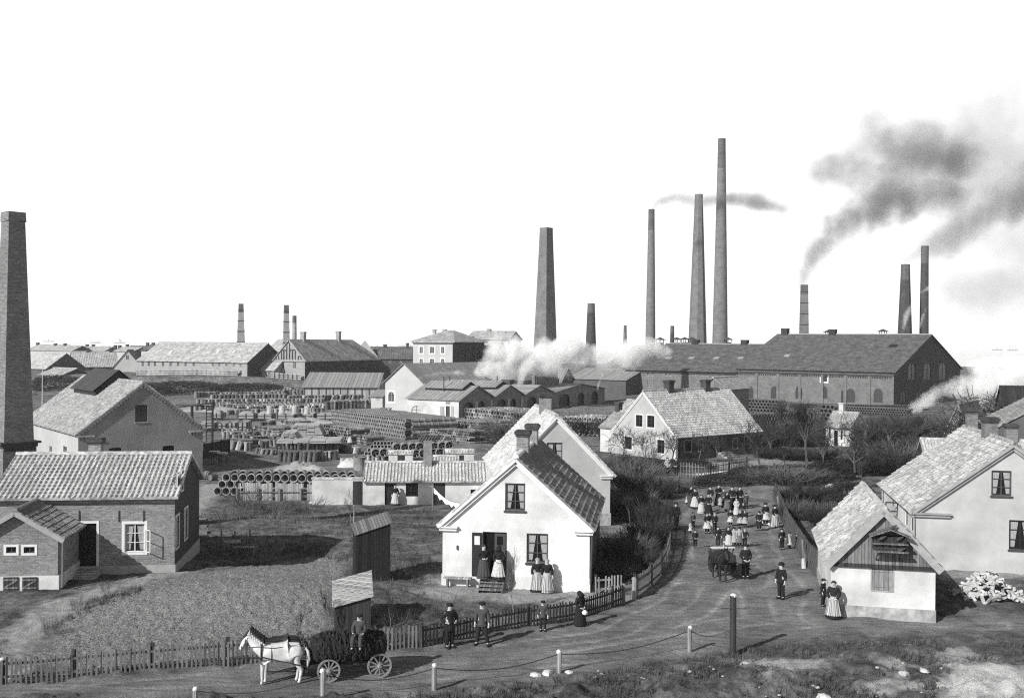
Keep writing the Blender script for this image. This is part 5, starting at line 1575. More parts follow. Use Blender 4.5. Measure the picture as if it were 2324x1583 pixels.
# B: drums with bracing crosses behind the outbuilding
YB = 104.0
zc = lambda x, y: (439.7 + x * .2523, 732.9 + y * .2523)
for row, lb in (((( 1830, 1118), (1900, 1118), (1970, 1115), (2035, 1113), (2165, 1110), (2235, 1105), (2300, 1100)), 'very wide socket pipe with an inner cross in the upper row behind the outbuilding'),
                (((1635, 1168), (1710, 1165), (1775, 1168), (2000, 1175), (2065, 1172), (2150, 1168), (2215, 1165), (2285, 1162)), 'very wide socket pipe with an inner cross in the lower row behind the outbuilding')):
    for x, y in row:
        a, b_ = zc(x, y); p = dp(a, b_, YB + (0 if 'lower' in lb else 1))
        o = thing('wide_socket_pipe', lb, 'pipe', p, 0.25, 'very wide pipes behind the outbuilding')
        R1 = .44
        M_ = Matrix.Rotation(-PI / 2, 4, 'X')
        mb = MB(); mb.lathe([(R1 * .86, 0), (R1, 0), (R1, .2), (R1 * .96, .25), (R1 * .96, 1.3), (R1 * .84, 1.3), (R1 * .84, 0.06), (R1 * .86, 0)], 20, M=M_, cap=False); mb.build('barrel', 'stoneware', o, smooth=True)
        mb = MB()
        for q in (.4, 1.97): mb.bar((-R1 * .83 * math.cos(q), .3, -R1 * .83 * math.sin(q)), (R1 * .83 * math.cos(q), .3, R1 * .83 * math.sin(q)), .07, .07)
        mb.build('bracing_cross', 'stoneware_pale', o)
        mb = MB(); mb.lathe([(.02, .6), (R1 * .85, .6), (R1 * .85, .64), (.02, .64)], 16, M=M_); mb.build('bore_shade_disc', 'iron', o)  # added dark disc: the shade of the bore painted as a plate
# C: medium pipes, a heap with stepped side
YC = 113.0
for j in range(6):
    for k in range(13 - j if j < 5 else 6):
        a, b_ = zc(1500 + j * 26 + k * 31, 1235 - j * 31)
        if a > 925: continue
        p = dp(a, b_, YC + j * .3)
        pipe_obj(p, (0.3, 1, 0), .21, 1.1, 'medium socket pipe in the stepped heap beside the white coal shed', 'medium pipes heaped behind the outbuilding', n=12)
# D: the great stack of pipes
A0 = gl(-26.8, 157); B0 = gl(-14.0, 139.5)
fd = (B0 - A0).normalized(); fd.z = 0; ax = Vector((-fd.y, fd.x, 0)); ax = ax if ax.y > 0 else -ax
n = 34; pit = (B0 - A0).length / n; r = pit * .44
for j in range(5):
    for k in range(n - (j % 2)):
        p = A0 + fd * (pit * (k + .5 + (j % 2) * .5)); p.z = gz(p.x, p.y) + r * 1.1 + j * pit * .85
        pipe_obj(p, ax, r, 1.0, 'stoneware pipe end in the face of the great five layer stack', 'pipes in the face of the great stack', n=12)
# everything else of the yard: many hundreds of pipes
BULK = {'stoneware': MB(), 'stoneware_pale': MB(), 'stoneware_dark': MB()}
SRC = {}
def bulk(P, d, r, L, m='stoneware', n=9, sock=1.2):
    k = (n, sock)
    if k not in SRC:
        t = MB(); t.lathe(pipe_prof(1.0, 1.0, sock), n, cap=False); SRC[k] = (np.array(t.v), t.f)
    v, f = SRC[k]
    q = np.array(Vector(d).to_track_quat('Z', 'Y').to_matrix())
    vv = (v * np.array([r, r, L])) @ q.T + np.array(P)
    mb = BULK[m]; o = len(mb.v)
    mb.v.extend(map(tuple, vv)); mb.f.extend([tuple(i + o for i in g) for g in f]); mb.mi.extend([0] * len(f))
def pick(): return rng.choice(('stoneware', 'stoneware', 'stoneware', 'stoneware_pale', 'stoneware_dark', 'stoneware_dark'))
for i in range(1, 8):                                   # the lengths behind the face
    for j in range(4, 5):
        for k in range(n):
            p = A0 + fd * (pit * (k + .5)) + ax * (1.0 * i); p.z = gz(p.x, p.y) + r * 1.1 + j * pit * .85
            bulk(p, ax, r, 1.0, 'stoneware', 8)
    for j in range(4):
        for k in (n - 1, n - 2):
            p = A0 + fd * (pit * (k + .5 + (j % 2) * .5)) + ax * (1.0 * i); p.z = gz(p.x, p.y) + r * 1.1 + j * pit * .85
            bulk(p, ax, r, 1.0, 'stoneware', 8)
def stack_rows(pa, pb, dirdeg, r, L, rows, deep=1, m=None, Y=None):
    a = gp(*pa) if Y is None else far(pa[0], Y[0]); b_ = gp(*pb) if Y is None else far(pb[0], Y[1])
    f_ = (b_ - a); ln = f_.length; f_ = f_ / ln; f_.z = 0
    ax = Vector((-math.sin(rad(dirdeg)), math.cos(rad(dirdeg)), 0))
    n_ = max(2, int(ln / (2.25 * r)))
    for i in range(deep):
        for j in range(rows):
            for k in range(n_ - j % 2):
                if i and j < rows - 1 and 0 < k < n_ - j % 2 - 1: continue
                p = a + f_ * (2.25 * r * (k + .5 + (j % 2) * .5)) + ax * (i * L)
                p.z = gz(p.x, p.y) + r * 1.15 + j * 1.95 * r
                bulk(p, ax, r, L, m or pick())
def upright(pa, pb, r, hgt_, rows=1, lean=0.0, gap=2.25, m=None):
    hgt_ *= .82; r *= .9; rows += 1
    a, b_ = gp(*zc(*pa)), gp(*zc(*pb))
    f_ = b_ - a; ln = f_.length; f_ = f_ / ln
    n_ = max(2, int(ln / (gap * r)))
    for i in range(rows):
        for k in range(n_):
            if rng.random() < .05: continue
            p = a + f_ * (gap * r * (k + .5)) + Vector((rng.uniform(-.1, .1), i * gap * r * 1.05 + rng.uniform(-.1, .1), 0))
            le = lean + rng.uniform(-.06, .06)
            p.z = gz(p.x, p.y)
            if rng.random() < .5: bulk(p + Vector((0, 0, hgt_)), (-le, rng.uniform(-.05, .05), -1), r, hgt_, m or pick())
            else: bulk(p, (le, rng.uniform(-.05, .05), 1), r, hgt_, m or pick())
for q in (((0, 645), (900, 636), .4, 1.3, 2, 0), ((250, 772), (1120, 762), .34, 1.1, 2, .2), ((400, 812), (1190, 800), .34, .9, 2, 0), ((1250, 735), (1800, 722), .36, 1.2, 2, .3), ((900, 675), (1620, 668), .36, 1.3, 2, -.2), ((300, 1060), (540, 1066), .25, 1.0, 2, 0), ((640, 1060), (900, 1056), .25, 1.2, 2, .1), ((1180, 1010), (1330, 1030), .25, 1.0, 2, 0), ((250, 1002), (600, 1006), .24, 1.0, 2, .1), ((600, 987), (930, 992), .24, 1.0, 2, 0), ((480, 1110), (760, 1108), .22, 1.0, 2, -.1), ((860, 1075), (1130, 1075), .22, 1.1, 2, 0), ((1330, 1140), (1480, 1180), .22, .9, 2, .2), ((560, 1175), (740, 1190), .22, .8, 1, .3), ((0, 672), (230, 662), .42, 1.5, 2, 0), ((235, 664), (830, 652), .42, 1.3, 2, 0), ((150, 695), (830, 684), .42, 1.5, 2, .1), ((830, 706), (1600, 692), .4, 1.6, 2, .25),
          ((880, 648), (1600, 655), .4, 1.2, 2, 0), ((20, 725), (1180, 716), .36, 1.1, 3, .1), ((150, 752), (1000, 745), .36, 1.1, 2, -.2), ((350, 792), (1200, 775), .36, 1.2, 2, .5),
          ((1180, 778), (1830, 752), .42, 1.9, 2, 0), ((0, 800), (150, 800), .35, 1.5, 3, 0), ((300, 828), (395, 822), .35, 1.0, 2, 0),
          ((930, 1008), (1115, 1008), .3, 1.35, 2, 0), ((1060, 970), (1285, 978), .3, 1.15, 2, 0), ((540, 1034), (930, 1034), .26, 1.1, 3, 0), ((510, 1082), (745, 1082), .26, 1.1, 3, 0),
          ((740, 1104), (850, 1104), .24, 1.3, 2, 0), ((280, 1136), (440, 1142), .22, 1.3, 2, .3), ((455, 1152), (560, 1150), .22, 1.3, 1, 0), ((590, 1135), (665, 1133), .25, 1.2, 2, 0),
          ((750, 1246), (1140, 1246), .27, 1.35, 3, .1), ((1140, 1236), (1300, 1226), .2, 1.2, 2, 0), ((930, 1190), (1335, 1160), .25, 1.7, 2, .1), ((1330, 1282), (1500, 1262), .25, .9, 1, .2),
          ((250, 1045), (500, 1050), .26, 1.2, 3, 0), ((590, 960), (715, 950), .3, 1.4, 2, 0), ((1500, 830), (1800, 815), .4, 1.3, 2, 0), ((1600, 760), (1930, 745), .4, 1.6, 1, 0), ((1560, 1255), (1720, 1262), .2, 1.0, 2, 0)):
    upright(q[0], q[1], q[2], q[3], q[4], q[5], m='stoneware_dark' if q[0] == (750, 1246) or q[0] == (930, 1190) else None)
z6_ = lambda x, y: (842.8 + .1419 * x, 901.5 + .1419 * y)
stack_rows(zc(720, 968), zc(930, 985), -50, .2, 1.0, 2, 3)
stack_rows(zc(1125, 1040), zc(1420, 1088), -50, .2, 1.0, 5, 3)
stack_rows(z6_(1490, 420), z6_(2310, 415), -50, .3, 1.1, 5, 8, Y=(160, 150))
stack_rows(z6_(1170, 590), z6_(1760, 640), -50, .17, .9, 6, 9)
stack_rows(z6_(830, 650), z6_(1200, 690), -50, .17, .9, 4, 4)
stack_rows(z6_(720, 720), z6_(1200, 730), -50, .17, .9, 3, 4)
stack_rows(z6_(1200, 720), z6_(1600, 760), -50, .17, .9, 5, 4)
stack_rows(z6_(1960, 640), z6_(2330, 640), -50, .3, 1.0, 3, 3)
stack_rows((1262, 958), (1440, 962), -45, .32, 1.1, 4, 7, m='stoneware_pale', Y=(150, 146))
stack_rows((1680, 930), (1772, 936), -40, .3, 1.1, 4, 3, m='stoneware_dark', Y=(205, 200))
stack_rows((1700, 965), (1800, 960), -40, .3, 1.1, 3, 3, m='stoneware_dark')
stack_rows((1850, 935), (2060, 945), -40, .22, 1.1, 3, 3, m='stoneware_dark')
stack_rows((1860, 955), (1905, 958), -40, .35, 1.1, 4, 3, m='stoneware_dark')
stack_rows((1995, 985), (2110, 990), -40, .22, 1.0, 3, 2, m='stoneware_dark')
stack_rows((1790, 925), (2100, 930), -40, .22, 1.1, 2, 2, m='stoneware_dark')
for a_, b2, Yy in ((310, 545, 259), (690, 812, 0), (612, 690, 262)):   # long rows laid on the embankment
    if not Yy: continue
    p, q = far(a_, Yy), far(b2, Yy + 3)
    for j in range(3):
        for k in range(int((q - p).length / 1.1)):
            s = p.lerp(q, k * 1.1 / (q - p).length); bulk((s.x, s.y, gz(s.x, s.y) + .3 + j * .5), (1, .1, 0), .25, 1.05, 'stoneware_pale')
stack_rows(zc(540, 1018), zc(720, 1042), -50, .18, .9, 4, 3)
stack_rows(zc(700, 940), zc(930, 960), -50, .2, .9, 3, 4)
stack_rows(zc(1330, 1060), zc(1560, 1100), -50, .18, .9, 3, 3)
stack_rows(zc(250, 1120), zc(480, 1128), -50, .18, .9, 3, 2)
allb = MB(); names = list(BULK)
for i, k in enumerate(names): allb.add(BULK[k].v, BULK[k].f, i)
tag(allb.build('stoneware_pipes', names), 'hundreds of smaller stoneware pipes standing and stacked across the works yard', 'pipes', kind='stuff')
# wooden railway wagons heaped with clay
def wagon(x0, x1, yt, yb, th_, heap, label, D=3.0, dark=False, pots=0, openside=False):
    a = gp(*zc(x0, yb)); 
    u_ = Vector((math.cos(th_), math.sin(th_), 0))
    W_ = tat(a, u_, zc(x1, 0)[0]); H_ = zat(a, zc(0, yt)[1]) - a.z
    t = thing('clay_wagon', label, 'wagon', a, th_, 'clay wagons on the yard track')
    z0 = .45
    mb = MB(); w = .08
    if not openside: mb.box(0, 0, z0, W_, w, H_)
    mb.box(0, D - w, z0, W_, D, H_); mb.box(0, w, z0, w, D - w, H_); mb.box(W_ - w, w, z0, W_, D - w, H_); mb.box(w, w, z0, W_ - w, D - w, z0 + .08)
    mb.build('body', 'wagon_boards', t)
    mb = MB()
    for f_ in (0, .5, 1): mb.box(W_ * f_ - .07 + (.07 if f_ == 0 else -.07 if f_ == 1 else 0), -.06, z0 - .1, W_ * f_ + .07 + (.07 if f_ == 0 else -.07 if f_ == 1 else 0), -.003, H_ + .03)
    zm = (z0 + H_) / 2; mb.box(0, -.05, zm - .05, W_, -.004, zm + .05)
    mb.box(0, -.055, z0 - .1, W_, -.002, z0 - .02); mb.box(W_ + .002, -.055, z0 - .1, W_ + .061, D, z0 - .02)
    for yy in (.1, D / 2, D - .2): mb.box(W_ + .003, yy, z0 - .1, W_ + .06, yy + .12, H_)
    mb.build('framing', 'boards_dark', t)
    for xx in (W_ * .22, W_ * .78):
        mb = MB(); M_ = Matrix.Translation((xx, .25, .42)) @ Matrix.Rotation(PI / 2, 4, 'X'); mb.lathe([(.06, -.05), (.42, -.05), (.42, .05), (.06, .05)], 12, M=M_); mb.build('wheel', 'iron', t)
    if heap:
        nx, ny = 14, 9; vs = []; fs = []
        for j in range(ny + 1):
            for i in range(nx + 1):
                fx, fy = i / nx, j / ny
                e_ = min(1, 4 * min(fx, 1 - fx)) * min(1, 4 * min(fy, 1 - fy))
                vs.append((w + .003 + (W_ - 2 * w - .006) * fx, w + .003 + (D - 2 * w - .006) * fy, H_ - .15 + heap * e_ ** .6 * rng.uniform(.9, 1.1)))
        for j in range(ny):
            for i in range(nx): k = j * (nx + 1) + i; fs.append((k, k + 1, k + nx + 2, k + nx + 1))
        mb = MB(); mb.add(vs, fs); mb.build('clay_load', 'clay' if not dark else 'stoneware_dark', t, smooth=True)
    return t
wagon(155, 250, 808, 876, .05, .5, 'pale clay wagon behind the lattice mast, first of the far track')
wagon(392, 545, 815, 882, .05, .5, 'pale clay wagon heaped high, second on the far track')
wagon(566, 705, 815, 884, .05, .5, 'heaped clay wagon partly behind the wagon carrying pots')
wagon(748, 905, 815, 884, .05, .6, 'heaped clay wagon next to the one being shovelled empty')
wagon(925, 1082, 812, 884, .05, 0, 'clay wagon with its side let down, a man shovelling before it', openside=True)
wagon(1098, 1265, 812, 884, .05, .0, 'empty looking wagon at the edge of the great pipe stack')
wagon(1530, 1685, 795, 832, .05, .0, 'wagon in thin steam behind the great pipe stack')
wagon(30, 190, 895, 970, .12, .1, 'near track wagon behind the foot of the lattice mast')
wagon(208, 292, 905, 974, .12, .1, 'pale near track wagon just beside the lattice mast', dark=True)
wagon(300, 380, 897, 988, .12, .1, 'grey near track wagon between its pale and its dark ended neighbour', dark=True)
wagon(392, 480, 893, 1005, .12, .1, 'tall grey near track wagon with dark end wall showing', D=4.5, dark=True)
wp = wagon(642, 785, 868, 922, .05, .05, 'low wagon carrying a row of upright pots', D=2.2)
for k in range(4):
    p = wp.matrix_basis @ Vector((.5 + k * 1.9, .8, 2.1)); pipe_obj(p + Vector((0, 0, -.4)), (0, 0, 1), .42, 1.3, 'stubby pipe standing upright in the low wagon', 'pipes standing in the low wagon', m='stoneware_pale')
# heaps
def heap(name, label, P, rx, ry, h, m, th_=0, n=26, rough=.15):
    vs = [(0, 0, h)]; fs = []
    R_ = 10
    for j in range(1, R_ + 1):
        f_ = j / R_
        for k in range(n):
            a = 2 * PI * k / n
            rr = f_ * (1 + .12 * math.sin(3 * a + rx))
            x, y = rr * rx * math.cos(a), rr * ry * math.sin(a)
            vs.append((x, y, h * (1 - f_ ** 1.5) * (1 + rough * rng.uniform(-1, 1)) - (.4 if j == R_ else 0)))
    for k in range(n): fs.append((0, 1 + k, 1 + (k + 1) % n))
    for j in range(R_ - 1):
        for k in range(n): a = 1 + j * n + k; b_ = 1 + j * n + (k + 1) % n; fs.append((a, a + n, b_ + n, b_))
    mb = MB(); mb.add(vs, fs); o = mb.build(name, m, smooth=True, loc=P, rotz=th_)
    return tag(o, label, 'heap')
heap('clay_heap', 'broad pale clay heap before the opened wagon in the yard', gp(*zc(1000, 942)), 8.5, 3.2, 1.5, 'clay')
heap('clay_heap', 'ragged pale clay heap behind the wide pipes near the fence', gp(*zc(960, 1330)), 3.2, 1.5, .75, 'clay', rough=.55)
heap('clay_heap', 'pale clay slope far out among upright pipes', gp(*zc(120, 790)), 10, 5, .9, 'clay')
heap('lime_heap', 'small white lime heap at the foot of the plank fence', gp(738, 1140), 1.6, .6, .45, 'plaster_white', rough=.3)
heap('sand_heap', 'low sunlit earth heap in the garden behind the clipped hedge', gp(1884, 1110), 1.0, .6, .5, 'clay')
# flat slab piles on the yard
for (x0, x1, yb, rows_, lab_) in ((850, 1168, 1090, 11, 'tall layered pile of flat clay slabs in the middle yard'), (770, 940, 1165, 8, 'lower layered pile of flat slabs over upright pipes'), (740, 1330, 1185, 3, 'wide thin layer of slabs spread over upright pipes')):
    a = gp(*zc(x0, yb)); b_ = gp(*zc(x1, yb)); W_ = (b_ - a).length
    t = thing('slab_pile', lab_, 'pile', a + Vector((0, 0, 1.3 if rows_ < 9 else 1.0)), .1); mb = MB()
    for j in range(rows_):
        for k in range(4):
            mb.box(W_ * k / 4 + .02 + (.05 * j if k == 0 else 0) + rng.uniform(-.04, .04), rng.uniform(-.12, .12), j * .13, W_ * (k + .97) / 4 - (.06 * j if k == 3 else 0), 5 - j * .1, j * .13 + .085)
    mb.build('slabs', 'stoneware_pale', t)
    mb = MB()
    for k in range(5):
        for yy in (.3, 4.5): mb.box(W_ * k / 4.3, yy, -1.6, W_ * k / 4.3 + .15, yy + .15, -.005)
    mb.build('supports', 'boards_dark', t)
# lattice mast / ladder frame left of the yard
p = gp(482, 1016); t = thing('lattice_mast', 'tall dark double post with ladder rungs and cross beams over the wagons', 'mast', p)
H_ = zat(p, 910) - p.z
for dx in (-.75, 0.0):
    mb = MB(); mb.tube([(dx, 0, -.4), (dx, 0, H_ - (.6 if dx else 0))], .13 if not dx else .06, 8); mb.build('post', 'boards_dark', t)
mb = MB()
for k in range(14): mb.bar((-.75, 0, .4 + k * H_ / 15), (0, 0, .4 + k * H_ / 15), .07, .09)
mb.build('rungs', 'boards_dark', t)
mb = MB(); mb.bar((.1, 0, H_ - .2), (-5.5, 2.2, H_ - 1.0), .16, .18); mb.bar((.1, .3, H_ - .6), (-9, 4, H_ - .7), .12, .12); mb.build('cross_beam', 'boards_dark', t)
mb = MB(); mb.tube([(-2.9, 1.4, -.4), (-2.9, 1.4, H_ - .6)], .18, 8); mb.build('post', 'boards_dark', t)
# dark brick works fence behind workshop corner
a, b_ = gp(462, 1040), gp(520, 1028); t = thing('dark_fence', 'low dark tarred fence between workshop corner and yard', 'fence', a, math.atan2(b_.y - a.y, b_.x - a.x)); ln = (b_ - a).length
mb = MB(); mb.box(0, 0, -.4, ln, .06, 1.6); mb.build('panel', 'boards_dark', t)
for k in range(4): mb = MB(); mb.box(ln * k / 3 - .07, -.1, -.4, ln * k / 3 + .07, -.003, 1.8); mb.build('post', 'boards_dark', t)
# cast junk under the workshop wall
for k, (x, y, lab_) in enumerate(((487, 1052, 'dark round topped iron kettle stand in workshop shadow'), (505, 1056, 'second dark kettle stand further from the workshop wall'))):
    p = gp(x, y); t = thing('kettle_stand', lab_, 'stand', p)
    mb = MB(); mb.lathe([(.05, 1.15), (.5, 1.15), (.6, 1.3), (.55, 1.36), (.05, 1.36)], 14); mb.build('top', 'stoneware_pale', t)
    for a in range(3): mb = MB(); mb.bar((.35 * math.cos(a * 2.1), .35 * math.sin(a * 2.1), 1.16), (.5 * math.cos(a * 2.1), .5 * math.sin(a * 2.1), -.2), .07, .07); mb.build('leg', 'iron', t)
# tank and basket by the outbuilding roof
p = gp(*zc(1490, 1320)); mb = MB(); mb.lathe([(.62, -.3), (.6, 1.2), (.66, 1.25), (.66, 1.32), (.5, 1.32), (.5, .9)], 18, cap=False)
tag(mb.build('clay_tub', 'stoneware', loc=p, smooth=False), 'large round stoneware tub standing by the outbuilding gable', 'tub')
heap('lime_heap', 'white domed lime heap beside the stoneware tub', gp(*zc(1400, 1290)), 1.5, 1.1, .9, 'plaster_white', rough=.1)
# ================================================================ fences, posts, plants, garden things
def densify(pts, step):
    out = [pts[0]]
    for a, b_ in zip(pts, pts[1:]):
        n = max(1, int((b_ - a).length / step))
        out += [a.lerp(b_, k / n) for k in range(1, n + 1)]
    return out
def resample(pts, step):
    out = [pts[0].copy()]; acc = 0.0
    for a, b_ in zip(pts, pts[1:]):
        L = (b_ - a).length; t = step - acc
        while t <= L:
            out.append(a.lerp(b_, t / L)); t += step
        acc = L - (t - step)
    return out
def picket_fence(label, px, h=.95, pitch=.16, pw=.075, post=2.6, m='picket', lean=.03, name='picket_fence', cap=None):
    W = [gp(x, y) for x, y in px]
    P = resample(W, pitch); o0 = W[0].copy()
    for p in P: p.z = gz(p.x, p.y)
    t = thing(name, label, 'fence', o0)
    pk = MB(); rl = MB()
    for i, p in enumerate(P):
        q = P[min(i + 1, len(P) - 1)] - P[max(i - 1, 0)]; q.z = 0; q.normalize()
        nrm = Vector((q.y, -q.x, 0)); c = p - o0
        hh = h * rng.uniform(.93, 1.05); le = rng.uniform(-lean, lean)
        if rng.random() < .02: continue
        pk.bar(c + nrm * .03 + Vector((0, 0, -.15)), c + nrm * .03 + q * le + Vector((0, 0, hh)), pw * rng.uniform(.85, 1.1), .022, up=nrm)
    R_ = resample(W, .8)
    for p in R_: p.z = gz(p.x, p.y)
    for zz in (.25, .78):
        for a, b_ in zip(R_, R_[1:]): dd = (b_ - a).normalized() * .03; rl.bar(a - dd - o0 + Vector((0, 0, h * zz)), b_ + dd - o0 + Vector((0, 0, h * zz)), .035, .08)
    pk.build('pickets', m, t); rl.build('rails', m, t)
    for i, p in enumerate(resample(W, post)):
        p.z = gz(p.x, p.y); c = p - o0
        mb = MB(); mb.box(c.x - .06, c.y + .0, c.z - .4, c.x + .06, c.y + .12, c.z + h * 1.12); o = mb.build('post', 'boards_dark', t)
    return t
picket_fence('long weathered picket fence along the road below the ploughed garden plot', [(-20, 1551), (96, 1544), (187.6, 1534), (349, 1519), (484, 1508), (620, 1497), (760, 1484), (870, 1474), (957.8, 1467)], h=.86)
picket_fence('dark picket fence beside the road before the white house, ending at its gate post', [(957.8, 1467), (1018, 1457), (1061, 1446.6), (1177, 1424), (1301, 1405), (1370, 1384), (1412, 1367)], h=.82, m='boards_dark')
picket_fence('picket fence curving up the road from the gate beside the white house', [(1440, 1355), (1470, 1334), (1496, 1310), (1510, 1285), (1519, 1255), (1524, 1225), (1528, 1195)], h=1.0, pitch=.15, m='boards')
picket_fence('short pale picket fence inside the gate of the white house', [(1352, 1346), (1412, 1342)], h=.8, m='boards_light', post=3)
def lone_post(name, x, yb, yt, r, label, m='boards', capm=None, group=None):
    p = gp(x, yb); H_ = zat(p, yt) - p.z
    t = thing(name, label, 'post', p, 0, group)
    mb = MB(); mb.tube([(0, 0, -.5), (rng.uniform(-.03, .03), 0, H_ - .02)], [r * 1.05, r], 10); mb.build('shaft', m, t)
    mb = MB(); mb.lathe([(r * 1.02, H_ - .06), (r * 1.0, H_), (r * .6, H_ + .05), (.005, H_ + .06)], 10); mb.build('top', capm or 'trim_white', t)
    return p, H_
lone_post('gate_post', 4, 1548, 1495, .1, 'thick gate post with white cap at the start of the long picket fence', 'paint_dark')
lone_post('gate_post', 1414.5, 1366, 1326, .1, 'square gate post where the dark picket fence ends', 'boards', 'boards_light')
lone_post('gate_post', 1438.5, 1358, 1311, .11, 'stout gate post at the foot of the curving picket fence', 'boards_light', 'boards_light')
RP = []
for k, (x, yb, yt, lab_) in enumerate(((443, 1612, 1561, 'roadside post whose top alone shows below the white horse'), (731, 1592, 1520, 'roadside post standing before the hay wagon wheel'), (985.5, 1563, 1507.5, 'short pale roadside post standing alone on the bank edge'),
                    (1268, 1526, 1476.5, 'roadside post with stones around its foot'), (1566, 1478, 1422, 'pale roadside post beside the tall black post'))):
    p, H_ = lone_post('roadside_post', x, yb, yt, .085, lab_, 'boards_light', 'trim_white', 'roadside posts joined by a chain'); RP.append(p + Vector((0, 0, H_ * .82)))
p, H_ = lone_post('tall_post', 1663.5, 1483, 1349, .125, 'tall black tarred post with white rounded top and iron pin', 'iron', 'trim_white')
mb = MB(); mb.bar(p + Vector((-.5, -.1, H_ * .78)), p + Vector((.5, -.1, H_ * .78)), .03, .03); o = mb.build('iron_pin', 'iron', loc=(0, 0, 0)); 
tp = [q for q in COL.objects if q.name == 'tall_post'][0]; o.location = -p; setp(o, tp)
RP.append(p + Vector((0, 0, 1.0)))
mb = MB(); pts = []
for a, b_ in zip(RP, RP[1:]):
    for k in range(14):
        f_ = k / 14; q = a.lerp(b_, f_); q.z -= .28 * math.sin(PI * f_); q.y += .12; pts.append(q)
mb.tube(pts, .018, 5); tag(mb.build('sagging_chain', 'iron'), 'dark sagging chain linking the roadside posts', 'chain')
# plank fence at the pipe row
a, b_ = gp(536, 1134), gp(748, 1135); ln = (b_ - a).length; thf = math.atan2(b_.y - a.y, b_.x - a.x)
t = thing('plank_fence', 'weathered plank fence with posts and a middle rail below the wide pipes', 'fence', a, thf)
mb = MB(); x = 0
while x < ln:
    w_ = rng.uniform(.16, .26); hh = (1.42 if x < ln * .78 else 1.25) + rng.uniform(-.12, .08)
    if rng.random() < .93: mb.box(x, .0, -.4, x + w_ - .015, .025, hh)
    x += w_
mb.build('planks', 'boards_light', t)
mb = MB(); mb.box(0, -.09, .62, ln * .82, -.003, .72); mb.build('rail', 'boards', t)
for k in range(5): mb = MB(); mb.box(k * ln / 4.4, -.2, -.4, k * ln / 4.4 + .16, -.093, 1.0); mb.build('post', 'boards', t)
# leaning board fence on the right of the road
W = [gp(x, y) for x, y in ((1752, 1125), (1766, 1165), (1776, 1190), (1798, 1235), (1823, 1281), (1851, 1306))]
t = thing('board_fence', 'leaning board fence along the garden side of the road', 'fence', W[0]); mb = MB(); P = resample(W, .2)
for i, p in enumerate(P):
    q = P[min(i + 1, len(P) - 1)] - P[max(i - 1, 0)]; q.z = 0; q.normalize(); nrm = Vector((q.y, -q.x, 0)); c = p - W[0]; c.z = gz(p.x, p.y) - W[0].z
    hh = 1.2 + rng.uniform(-.12, .06)
    mb.bar(c + Vector((0, 0, -.3)), c - nrm * .25 + Vector((0, 0, hh)), .19, .025, up=nrm)
mb.build('boards', 'boards_old', t)
mb = MB(); Q = resample(W, 1.0)
for a, b_ in zip(Q, Q[1:]):
    nrm = Vector(((b_ - a).y, -(b_ - a).x, 0)).normalized()
    za, zb_ = gz(a.x, a.y) - W[0].z + 1.14, gz(b_.x, b_.y) - W[0].z + 1.14
    mb.bar(Vector((a.x - W[0].x, a.y - W[0].y, za)) - nrm * .27, Vector((b_.x - W[0].x, b_.y - W[0].y, zb_)) - nrm * .27, .12, .05)
mb.build('top_rail', 'boards_old', t)
for k in (3, 8): 
    c = W[min(k // 2, 4)] - W[0]; mb = MB(); mb.tube([c + Vector((.15, 0, -.3)), c + Vector((-.05, 0, 1.35))], .1, 8); mb.build('post', 'boards', t)
p = gp(1825, 1288); mb = MB(); mb.tube([(0, 0, -.3), (-.04, 0, .5)], [.14, .1], 8); tag(mb.build('corner_stone', 'plaster_white', loc=p), 'pale guard stone at the foot of the leaning board fence', 'stone')
picket_fence('low garden fence with pointed pales before the clipped hedge', [(1800, 1180), (1850, 1172), (1900, 1168)], h=1.1, pitch=.2, m='boards')
picket_fence('paling fence with pale rails in front of the big pale house', [(1545, 1082), (1600, 1086), (1650, 1078), (1700, 1070)], h=1.4, pitch=.3, m='boards', post=3.4)

# ---------------------------------------------------------------- plants
mat('bark', 0.085, 0.35, 4, 0.95)
mat('bark_pale', 0.17, 0.35, 4, 0.95)
mat('twig', 0.04, 0.4, 2, 0.95)
mat('scrub', 0.07, 0.5, 1.5, 1.0)
mat('scrub_pale', 0.10, 0.4, 1.5, 1.0)
mat('leaf_dark', 0.04, 0.6, 1.5, 0.8)
mat('grass_dry', 0.075, 0.6, 0.8, 1.0)
mat('grass_far_tree', 0.30, 0.2, .3, 1.0)  # pale twigs: distance haze is put into their colour
def branch(mb, tw, p, d, L, r, lev, r_, up=.25, spread=.75, seg=3, mn=.018):
    pts = [p.copy()]; rr = [r]; q = p.copy(); dd = d.copy()
    for k in range(seg):
        dd = (dd + Vector((r_.uniform(-.22, .22), r_.uniform(-.22, .22), r_.uniform(-.1, .2) + up * .2))).normalized()
        q = q + dd * (L / seg); pts.append(q.copy()); rr.append(r * (1 - .55 * (k + 1) / seg))
    (mb if lev < 2 else tw).tube(pts, [max(q_, mn if lev > 1 else mn * 1.4) for q_ in rr], 6 if lev < 1 else 4 if lev < 2 else 3, cap=False)
    if lev >= 4: return
    n = ((7, 6, 5, 4) if mn > .019 else (5, 5, 4, 3) if mn > .01 else (4, 4, 4, 3))[lev]
    for k in range(n):
        f_ = r_.uniform(.35, 1.0) if lev else r_.uniform(.45, 1.0)
        i = min(int(f_ * seg), seg - 1); b0 = pts[i].lerp(pts[i + 1], f_ * seg - i)
        side = dd.orthogonal().normalized(); side.rotate(Matrix.Rotation(r_.uniform(0, 2 * PI), 3, dd))
        nd = (dd * (1 - spread * .5) + side * spread * r_.uniform(.7, 1.2) + Vector((0, 0, up))).normalized()
        branch(mb, tw, b0, nd, L * r_.uniform(.55, .8), r * r_.uniform(.4, .55), lev + 1, r_, up, spread, 3 if lev < 2 else 2, mn)
TREES = []
